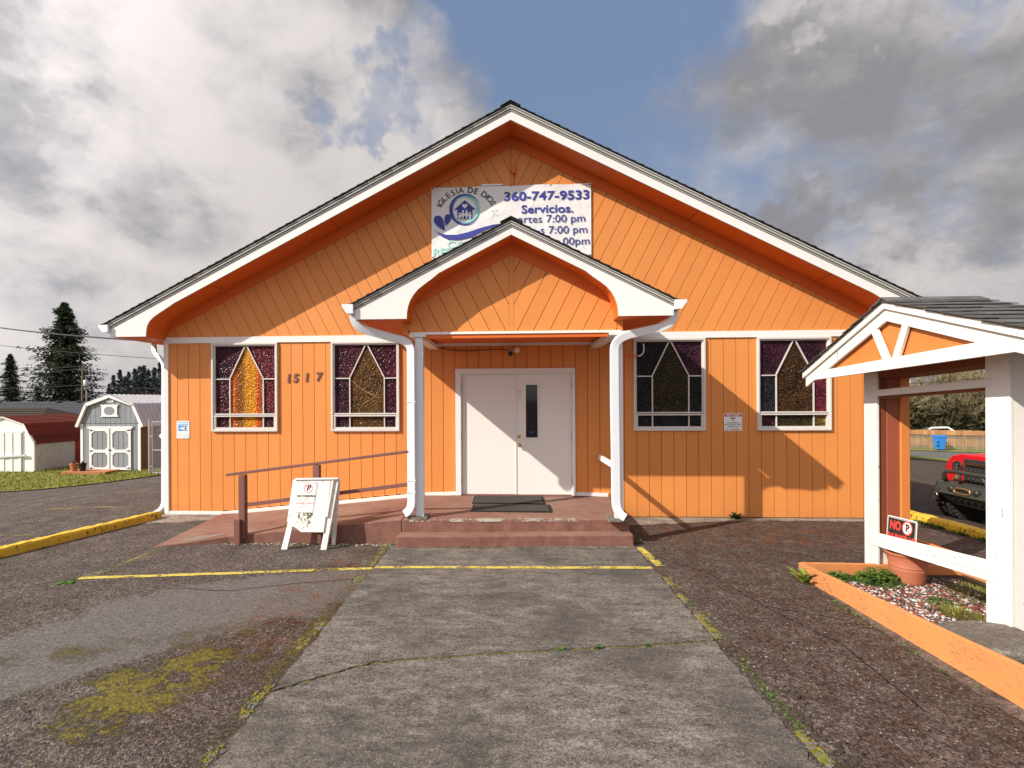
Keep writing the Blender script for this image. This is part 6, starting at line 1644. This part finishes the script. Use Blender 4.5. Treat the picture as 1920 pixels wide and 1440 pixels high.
brush('distant_undergrowth', 'brown undergrowth beyond the grey shed', ((180, 330), (108, 125)), 14000, 5, M['twigred'], .30, 5.4)
brush('far_woods', 'distant woods beyond the street at the edge of the lot', ((1960, 4600), (58, 74)), 15000, 9, M['brush'], .42, 7.0)
brush('far_woods', 'distant woods far off to the left', ((-1800, -60), (95, 120)), 15000, 10, M['needle'], .6, 8.0)
# ================================================================== POLE AND WIRES
x, y = ray(155.5, 90); pl_ = thing('utility_pole', 'wooden utility pole with a white transformer in front of the tall fir', 'utility pole', (x, y, -2.6))
MB().tube([(x-.25, y, -2.7), (x, y, 8.0)], [.19, .14], 8).build('pole', M['polewood'], pl_)
MB().box(x-.9, x+.9, y-.06, y+.06, 7.3, 7.42).build('crossarm', M['polewood'], pl_)
MB().lathe([(.001, 0), (.36, 0), (.38, .1), (.38, 1.05), (.30, 1.15), (.001, 1.2)], (x+.72, y-.2, 4.5), 14).build('transformer', M['galv'], pl_, smooth=True)
MB().tube([(x+.72, y-.2, 5.7), (x+.72, y-.2, 6.2)], .05, 6).build('bushing', M['galv'], pl_)
MB().box(x+.1, x+.5, y-.1, y+.1, 4.9, 5.0).build('bracket', M['galv'], pl_)
x2, y2 = ray(162, 88); rp_ = MB().tube([(x2, y2, -2.6), (x2, y2, 3.9)], .09, 8).build('service_riser', M['galv'], None, org=(x2, y2, -2.6)); tag(rp_, 'thin grey metal pole right of the wooden utility pole', 'pole')
def wire(pa, pb, sag, rad, label, n=20):
    a, b = Vector(pa), Vector(pb); pts = []
    for i in range(n+1):
        t = i/n; p = a.lerp(b, t); p.z -= sag*4*t*(1-t); pts.append(tuple(p))
    o = MB().tube(pts, rad, 5).build('overhead_wire', M['wire'], None, org=pa); return tag(o, label, 'wire', 'overhead wires')
def at(px, py, dp):
    X_, Y_ = ray(px, dp); u, v_ = px-908, py-750; return (X_, Y_, 1.95-(v_+.005*u)/1000*dp)
wire(at(-260, 545, 34), (-6.5, .9, 3.08), .55, .018, 'thick black service cable running down to the church eave')
wire(at(-60, 641, 60), at(420, 679, 55), .25, .03, 'thin wire crossing the tall fir high above the sheds')
wire(at(-120, 731, 88), at(155.5, 722, 90), .15, .05, 'low wire left of the utility pole')
wire(at(155.5, 722, 90), at(420, 733, 95), .15, .05, 'low wire right of the utility pole running behind the church')
wire(at(-120, 716, 100), at(155.5, 690, 90), .3, .04, 'upper wire left of the utility pole')
wire(at(155.5, 686, 90), at(-100, 700, 120), .3, .035, 'topmost wire at the head of the utility pole')
wire(at(1660, 722, 40), at(1960, 697, 38), .1, .022, 'thin wire in front of the thicket at right')
# ================================================================== STREET SIDE (right)
F0 = Vector((29.4, 33.2, 0)); F1 = Vector((33.9, 31.06, 0)); fu = (F1-F0).normalized(); fn_ = Vector((.423, .906, 0))
def fp(s, o, z=0): p = F0+fu*s+fn_*o; return (p.x, p.y, -1.88+z if z is not None else 0)
def along(name, s0, s1, o0, o1, dz, mat):
    nu = 40; mb = MB(); v = []
    for (o) in [o0+(o1-o0)*k/4 for k in range(5)]:
        for i in range(nu+1):
            p = F0+fu*(s0+(s1-s0)*i/nu)+fn_*o; v.append((p.x, p.y, gz(p.x)+dz))
    mb.add(v, [(j*(nu+1)+i, j*(nu+1)+i+1, (j+1)*(nu+1)+i+1, (j+1)*(nu+1)+i) for j in range(4) for i in range(nu)]); return struct(mb.build(name, mat, recalc=False))
along('street_verge', -60, 40, -1.9, 9, .04, M['grass'])
along('street', -60, 40, -9.2, -2.0, .02, M['road'])
along('kerb_edge', -60, 40, -2.05, -1.85, .10, M['foot'])
along('grass_strip', -60, 40, -13.5, -9.3, .04, M['grass'])
pf = thing('picket_fence', 'low weathered picket fence along the street behind the blue bin', 'fence', fp(6, 0))
for i in range(-10, 16):
    MB().bar(fp(i*1.9, 0, -.1), fp(i*1.9, 0, 1.0), .11, .11, up=(1, 0, 0)).build('fence_post', M['cedar'], pf)
for z in (.22, .85): MB().bar(fp(-19, .05, z), fp(28.5, .05, z), .04, .08).build('fence_rail', M['greywood'], pf)
pick = MB().bar((0, 0, 0), (0, 0, 1.0), .055, .02, up=(fn_.x, fn_.y, 0)); pme = None
for i in range(290):
    s_ = -12+i*.12
    if pme is None:
        o = pick.build('picket', M['greywood'], pf, org=(0, 0, 0)); pme = o.data; bpy.data.objects.remove(o)
    place(pme, 'picket', pf, fp(s_, -.04, .04))
bf = thing('board_fence', 'tan board fence standing behind the picket fence', 'fence', fp(6, 2.2))
bd = MB().box(-.115, .115, -.012, .012, 0, 1.34).build('board', M['cedar'], bf, org=(0, 0, 0)); bme = bd.data; bpy.data.objects.remove(bd)
for i in range(200):
    s_ = -16+i*.24; place(bme, 'board', bf, fp(s_, 2.2, random.Random(i).uniform(-.02, .03)), rot=(0, 0, math.atan2(fu.y, fu.x)))
MB().bar(fp(-16, 2.14, .92), fp(32, 2.14, .92), .05, .10).build('fence_rail', M['bark'], bf)
bn = thing('wheelie_bin', 'bright blue wheeled bin on the grass before the picket fence', 'bin', fp(3.0, -.9))
bc = Vector(fp(2.15, -1.0, .02)); an = math.atan2(fu.y, fu.x)+.25
def bl(x, y, z): c, s = math.cos(an), math.sin(an); return (bc.x+x*c-y*s, bc.y+x*s+y*c, bc.z+z)
def bhex(a, b, c_, d, z0, z1, e, nm, mat=None):
    return MB().hexa([bl(-a, -b, z0), bl(a, -b, z0), bl(a, b, z0), bl(-a, b, z0)], [bl(-c_, -d, z1), bl(c_, -d, z1), bl(c_, d, z1), bl(-c_, d, z1)]).build(nm, mat or M['bin'], bn, bevel=e)
bhex(.22, .24, .30, .33, .08, .95, .02, 'body'); bhex(.33, .36, .33, .36, .95, 1.0, .01, 'rim'); bhex(.34, .38, .30, .34, 1.0, 1.08, .02, 'lid')
for y_ in (-.28, .28): MB().lathe([(.001, -.04), (.11, -.04), (.11, .04), (.001, .04)], bl(.0, 0, .11), 12, axis='y').build('wheel', M['black'], bn) if y_ > 0 else None
for z in (.35, .60): MB().box(bl(-.31, -.35, 0)[0], bl(-.2, -.3, 0)[0], bl(-.3, -.35, 0)[1]-.02, bl(-.3, -.3, 0)[1], bc.z+z, bc.z+z+.05).build('grip', M['black'], bn)
# white car roof beyond the fence
bx_, by_ = ray(1757, 43.5); wc = thing('parked_car', 'white car mostly hidden behind the board fence, only its roof curve showing', 'car', (bx_, by_, -1.9))
prof = [(-1.9, .35), (-1.9, .75), (-1.2, .90), (-.55, 1.48), (.55, 1.52), (1.25, 1.0), (1.95, .9), (2.0, .35)]
def wcp(s, o, z): p = Vector((bx_, by_, 0))+fu*s+fn_*o; return (p.x, p.y, -1.9+z)
m = MB(); n = len(prof); m.add([wcp(a, -.8, b) for a, b in prof]+[wcp(a, .8, b) for a, b in prof], [tuple(range(n)), tuple(range(2*n-1, n-1, -1))]+[(i, i+n, (i+1) % n+n, (i+1) % n) for i in range(n)]); m.build('body', M['shedwhite'], wc, bevel=.06, seg=2)
m = MB(); m.add([wcp(a, -.815, b) for a, b in [(-1.0, .95), (-.5, 1.38), (.5, 1.42), (1.0, .98)]], [(0, 1, 2, 3)]); m.build('side_window', M['darkglass'], wc, recalc=False)
for s_ in (-1.3, 1.3): MB().lathe([(.001, -.1), (.33, -.1), (.33, .1), (.001, .1)], wcp(s_, -.75, .33), 16, axis='y').build('wheel', M['tyre'], wc)
# neighbour house whose white eave pokes out past the church
nh = thing('neighbour_house', 'house beyond the church with a white eave and gutter at its corner', 'house', (15, 20, -1))
hx, hy = ray(1704, 26); hz_ = 1.95
MB().box(hx-8, hx-.75, hy+.5, hy+8, -2, 2.70).build('wall', M['housewall'], nh)
MB().add([(hx-8.5, hy, 2.84), (hx, hy, 2.84), (hx, hy+9, 2.84), (hx-8.5, hy+9, 2.84), (hx-4.2, hy+4.5, 4.0)], [(0, 1, 4), (1, 2, 4), (2, 3, 4), (3, 0, 4), (3, 2, 1, 0)]).build('roof', M['shingle'], nh)
MB().box(hx-8.5, hx+.02, hy-.08, hy-.005, 2.66, 2.83).build('gutter', M['metalwhite'], nh)
MB().box(hx-8.4, hx-.02, hy, hy+.5, 2.72, 2.78).build('soffit', M['shedwhite'], nh)
MB().bar((hx-.3, hy+.25, 2.72), (hx-.75, hy+.5, 2.45), .08, .08).build('downspout', M['metalwhite'], nh)
nw = MB().box(hx-4.5, hx-3, hy+.46, hy+.495, .3, 1.6).build('window', M['shedwhite'], nh); MB().box(hx-4.4, hx-3.1, hy+.44, hy+.455, .4, 1.5).build('pane', M['darkglass'], nw)

# ================================================================== RED OFF-ROAD VEHICLE
car = thing('off_road_vehicle', 'red off road vehicle with a black steel winch bumper parked nose towards the yellow kerb', 'car', (8.2, .33, -.27))
CY_, CG = .33, -.27
def cb_(x0, x1, y0, y1, z0, z1, nm, mat, bev=.01, par=None, seg=2): return MB().box(x0, x1, CY_+y0, CY_+y1, CG+z0, CG+z1).build(nm, mat, par or car, bevel=bev, seg=seg)
fpn = [(-.84, .70), (-.84, .98), (-.80, 1.10), (-.70, 1.19), (-.50, 1.235), (.50, 1.235), (.70, 1.19), (.80, 1.10), (.84, .98), (.84, .70), (.62, .60), (-.62, .60)]
MB().ext([(CY_+a, CG+b) for a, b in fpn], 7.86, 8.0, 'x').build('front_panel', M['carred'], car, bevel=.03, seg=3)
hd = MB(); 
hv = [(8.0, -.80, 1.06), (8.0, -.66, 1.20), (8.0, -.40, 1.245), (8.0, .40, 1.245), (8.0, .66, 1.20), (8.0, .80, 1.06)]
hv2 = [(9.15, a*1.0, b+.10) for _, a, b in hv]
hd.add([(x, CY_+a, CG+b) for x, a, b in hv+hv2]+[(8.0, CY_-.8, CG+.8), (8.0, CY_+.8, CG+.8), (9.15, CY_-.8, CG+.8), (9.15, CY_+.8, CG+.8)], [(i, i+1, i+7, i+6) for i in range(5)]+[(0, 6, 14, 12), (5, 13, 15, 11), (6, 7, 8, 9, 10, 11, 15, 14), (12, 14, 15, 13), (0, 12, 13, 5, 4, 3, 2, 1)])
hd.build('hood', M['carred'], car, bevel=.02, seg=2)
gr = cb_(7.835, 7.859, -.42, .42, .74, 1.16, 'grille', M['blackmetal'], .01)
for k in range(9):
    for j in range(5):
        yy, zz = -.36+.09*k+(.045 if j % 2 else 0), .77+.05*j
        if yy < .38: MB().lathe([(.016, -.012), (.022, 0)], (7.834, CY_+yy, CG+zz), 6, axis='x').build('grille_cell', M['gunmetal'], gr)
for yy in [-.40+.1*k for k in range(9)]:
    for zz in (1.135, 1.03): MB().lathe([(.001, -.008), (.007, -.006), (.008, 0)], (7.834, CY_+yy, CG+zz), 8, axis='x').build('bolt', M['chrome'], gr)
cb_(7.80, 7.834, -.30, .34, 1.055, 1.115, 'light_bar', M['blackmetal'], .006, gr)
for zz in (1.066, 1.092): cb_(7.796, 7.7995, -.28, .32, zz, zz+.016, 'light_strip', M['chrome'], 0, gr)
for s in (-1, 1):
    h = MB().lathe([(.001, -.01), (.085, -.02), (.10, -.03), (.108, 0), (.10, .03)], (7.855, CY_+s*.56, CG+1.0), 24, axis='x').build('headlight', M['blackmetal'], car, smooth=True)
    MB().lathe([(.001, -.035), (.03, -.034), (.034, -.02)], (7.845, CY_+s*.56, CG+1.03), 12, axis='x').build('lens', M['chrome'], h)
    MB().lathe([(.001, -.035), (.03, -.034), (.034, -.02)], (7.845, CY_+s*.56, CG+.965), 12, axis='x').build('lens', M['chrome'], h)
    ring = MB(); N = 24; ring.tube([(7.835, CY_+s*.56+.10*math.cos(2*math.pi*i/N), CG+1.0+.10*math.sin(2*math.pi*i/N)) for i in range(N)], .008, 6, closed=True, up=(1, 0, 0)); ring.build('headlight_ring', M['chrome'], h)
    MB().lathe([(.001, -.02), (.04, -.018), (.05, 0)], (7.858, CY_+s*.62, CG+.80), 14, axis='x').build('indicator', M['bronze'], car)
    # fender flares
    MB().bar((7.98, CY_+s*.88, CG+.96), (8.78, CY_+s*.88, CG+1.0), .22, .05).build('fender', M['blackmetal'], car, bevel=.01)
    MB().bar((8.78, CY_+s*.88, CG+1.0), (9.0, CY_+s*.88, CG+.55), .22, .05, up=(1, 0, .3)).build('fender', M['blackmetal'], car, bevel=.01)
# bumper
BM = M['gunmetal']
MB().add([(7.50, CY_-.66, CG+.56), (7.50, CY_+.66, CG+.56), (7.62, CY_+.72, CG+.74), (7.62, CY_-.72, CG+.74), (7.80, CY_-.74, CG+.56), (7.80, CY_+.74, CG+.56), (7.80, CY_+.74, CG+.76), (7.80, CY_-.74, CG+.76)], [(0, 1, 2, 3), (5, 4, 7, 6), (3, 2, 6, 7), (0, 4, 5, 1), (0, 3, 7, 4), (1, 5, 6, 2)]).build('bumper', BM, car, bevel=.012, seg=2)
MB().add([(7.52, CY_-.60, CG+.558), (7.52, CY_+.60, CG+.558), (7.72, CY_+.46, CG+.36), (7.72, CY_-.46, CG+.36), (7.80, CY_-.60, CG+.558), (7.80, CY_+.60, CG+.558), (7.80, CY_+.46, CG+.36), (7.80, CY_-.46, CG+.36)], [(0, 1, 2, 3), (5, 4, 7, 6), (3, 2, 6, 7), (0, 4, 5, 1), (0, 3, 7, 4), (1, 5, 6, 2)]).build('skid_plate', BM, car, bevel=.008)
for k in range(6):
    yy = -.36+.13*k; MB().bar((7.575, CY_+yy, CG+.50), (7.655, CY_+yy+.05, CG+.42), .05, .012, up=(1, 0, -1)).build('skid_slot', M['black'], car)
MB().tube([(7.66, CY_+.56, CG+.74), (7.60, CY_+.55, CG+.86), (7.60, CY_+.50, CG+.93), (7.60, CY_+.30, CG+.945), (7.60, CY_-.30, CG+.945), (7.60, CY_-.50, CG+.93), (7.60, CY_-.55, CG+.86), (7.66, CY_-.56, CG+.74)], .034, 10).build('bull_bar', BM, car, smooth=True)
for yy in (.22, -.22): MB().tube([(7.60, CY_+yy, CG+.94), (7.66, CY_+yy*1.2, CG+.74)], .026, 8).build('bull_bar_strut', BM, car, smooth=True)
fl_ = MB().tube([(7.515+.02*0, CY_+.06+.16*math.cos(2*math.pi*i/24)*(1 if abs(math.cos(2*math.pi*i/24)) > .0 else 1), CG+.645+.045*math.copysign(abs(math.sin(2*math.pi*i/24))**.5, math.sin(2*math.pi*i/24))) for i in range(24)], .018, 8, closed=True, up=(1, 0, 0)).build('winch_fairlead', M['bronze'], car, smooth=True)
cb_(7.53, 7.545, -.06, .18, .62, .67, 'winch_opening', M['black'], 0)
for yy in (.30, -.20): MB().lathe([(.001, -.03), (.045, -.025), (.05, 0), (.05, .03)], (7.53, CY_+yy, CG+.66), 16, axis='x').build('fog_lamp', M['blackmetal'], car, smooth=True)
for yy in (.55, -.5):
    MB().box(7.46, 7.56, CY_+yy-.015, CY_+yy+.015, CG+.54, CG+.64).build('recovery_tab', BM, car, bevel=.004)
    MB().tube([(7.46+.0, CY_+yy+.045*math.cos(R(-60+300*i/14)+math.pi/2), CG+.53+.05*math.sin(R(-60+300*i/14)+math.pi/2)-.03) for i in range(15)], .014, 8, up=(1, 0, 0)).build('shackle', M['chrome'], car, smooth=True)
# wheels
def wheel(cx, cy, steer):
    w_ = MB().lathe([(.26, -.13), (.36, -.145), (.40, -.13), (.415, -.09), (.415, .09), (.40, .13), (.36, .145), (.26, .13)], (0, 0, 0), 36, axis='y')
    w0 = w_.build('wheel', M['tyre'], car, org=(0, 0, 0)); w0.location = Vector((cx, CY_+cy, CG+.425))-WO[car]; w0.rotation_euler = (0, 0, steer); WO[w0] = Vector((0, 0, 0))
    tr = MB(); n = 34
    for k in range(n):
        a = 2*math.pi*k/n
        for j, (yy, wd_) in enumerate(((-.105, .075), (-.025, .06), (.055, .06), (.12, .055))):
            aa = a+(j % 2)*math.pi/n+.03*j; c_, s_ = math.cos(aa), math.sin(aa); tx, tz = -s_, c_
            p = Vector((c_*.425, yy, s_*.425)); q = p+Vector((c_, 0, s_))*0
            tr.bar((p.x-tx*.026, p.y+.008, p.z-tz*.026), (p.x+tx*.026, p.y-.012, p.z+tz*.026), wd_, .030, up=(c_, 0, s_))
    o = stuff(tr.build('tread', M['tyre'], w0, recalc=False)); 
    MB().lathe([(.001, -.03), (.06, -.04), (.09, -.0), (.22, .02), (.25, -.10), (.262, -.10), (.262, .10), (.25, .10), (.22, .04), (.001, .05)], (0, 0, 0), 24, axis='y').build('rim', M['blackmetal'], w0, smooth=False)
for cx_2, st in ((8.18, .12), (10.6, 0)):
    for s in (-1, 1): wheel(cx_2, s*.80, st)
MB().tube([(8.18, CY_-.75, CG+.42), (8.18, CY_+.75, CG+.42)], .045, 10).build('axle', M['blackmetal'], car)
MB().lathe([(.001, -.12), (.1, -.1), (.15, 0), (.1, .1), (.001, .12)], (8.18, CY_+.15, CG+.42), 16, axis='x').build('differential', M['bronze'], car, smooth=True)
MB().tube([(7.95, CY_-.6, CG+.48), (7.98, CY_+.2, CG+.50), (7.95, CY_+.6, CG+.46)], .02, 8).build('steering_rod', M['galv'], car)
for yy in (-.4, .4): cb_(7.8, 11.0, yy-.04, yy+.04, .50, .62, 'chassis_rail', M['black'], 0)
# cab
cb_(9.16, 11.3, -.78, .78, .60, 1.20, 'tub', M['carred'], .03)
m = MB(); m.add([(9.15, CY_-.72, CG+1.34), (9.15, CY_+.72, CG+1.34), (9.45, CY_+.66, CG+1.86), (9.45, CY_-.66, CG+1.86)], [(0, 1, 2, 3)]); m.build('windscreen', M['darkglass'], car, recalc=False)
for s in (-1, 1): MB().bar((9.15, CY_+s*.74, CG+1.20), (9.46, CY_+s*.68, CG+1.86), .06, .06).build('windscreen_pillar', M['carred'], car)
MB().hexa([(9.2, CY_-.75, CG+1.20), (11.28, CY_-.75, CG+1.20), (11.28, CY_+.75, CG+1.20), (9.2, CY_+.75, CG+1.20)], [(9.50, CY_-.68, CG+1.88), (11.2, CY_-.68, CG+1.88), (11.2, CY_+.68, CG+1.88), (9.50, CY_+.68, CG+1.88)]).build('hard_top', M['blackmetal'], car, bevel=.03)
for s in (-1, 1): cb_(9.30, 9.36, s*.82-.08, s*.82+.08, 1.28, 1.46, 'wing_mirror', M['blackmetal'], .02)
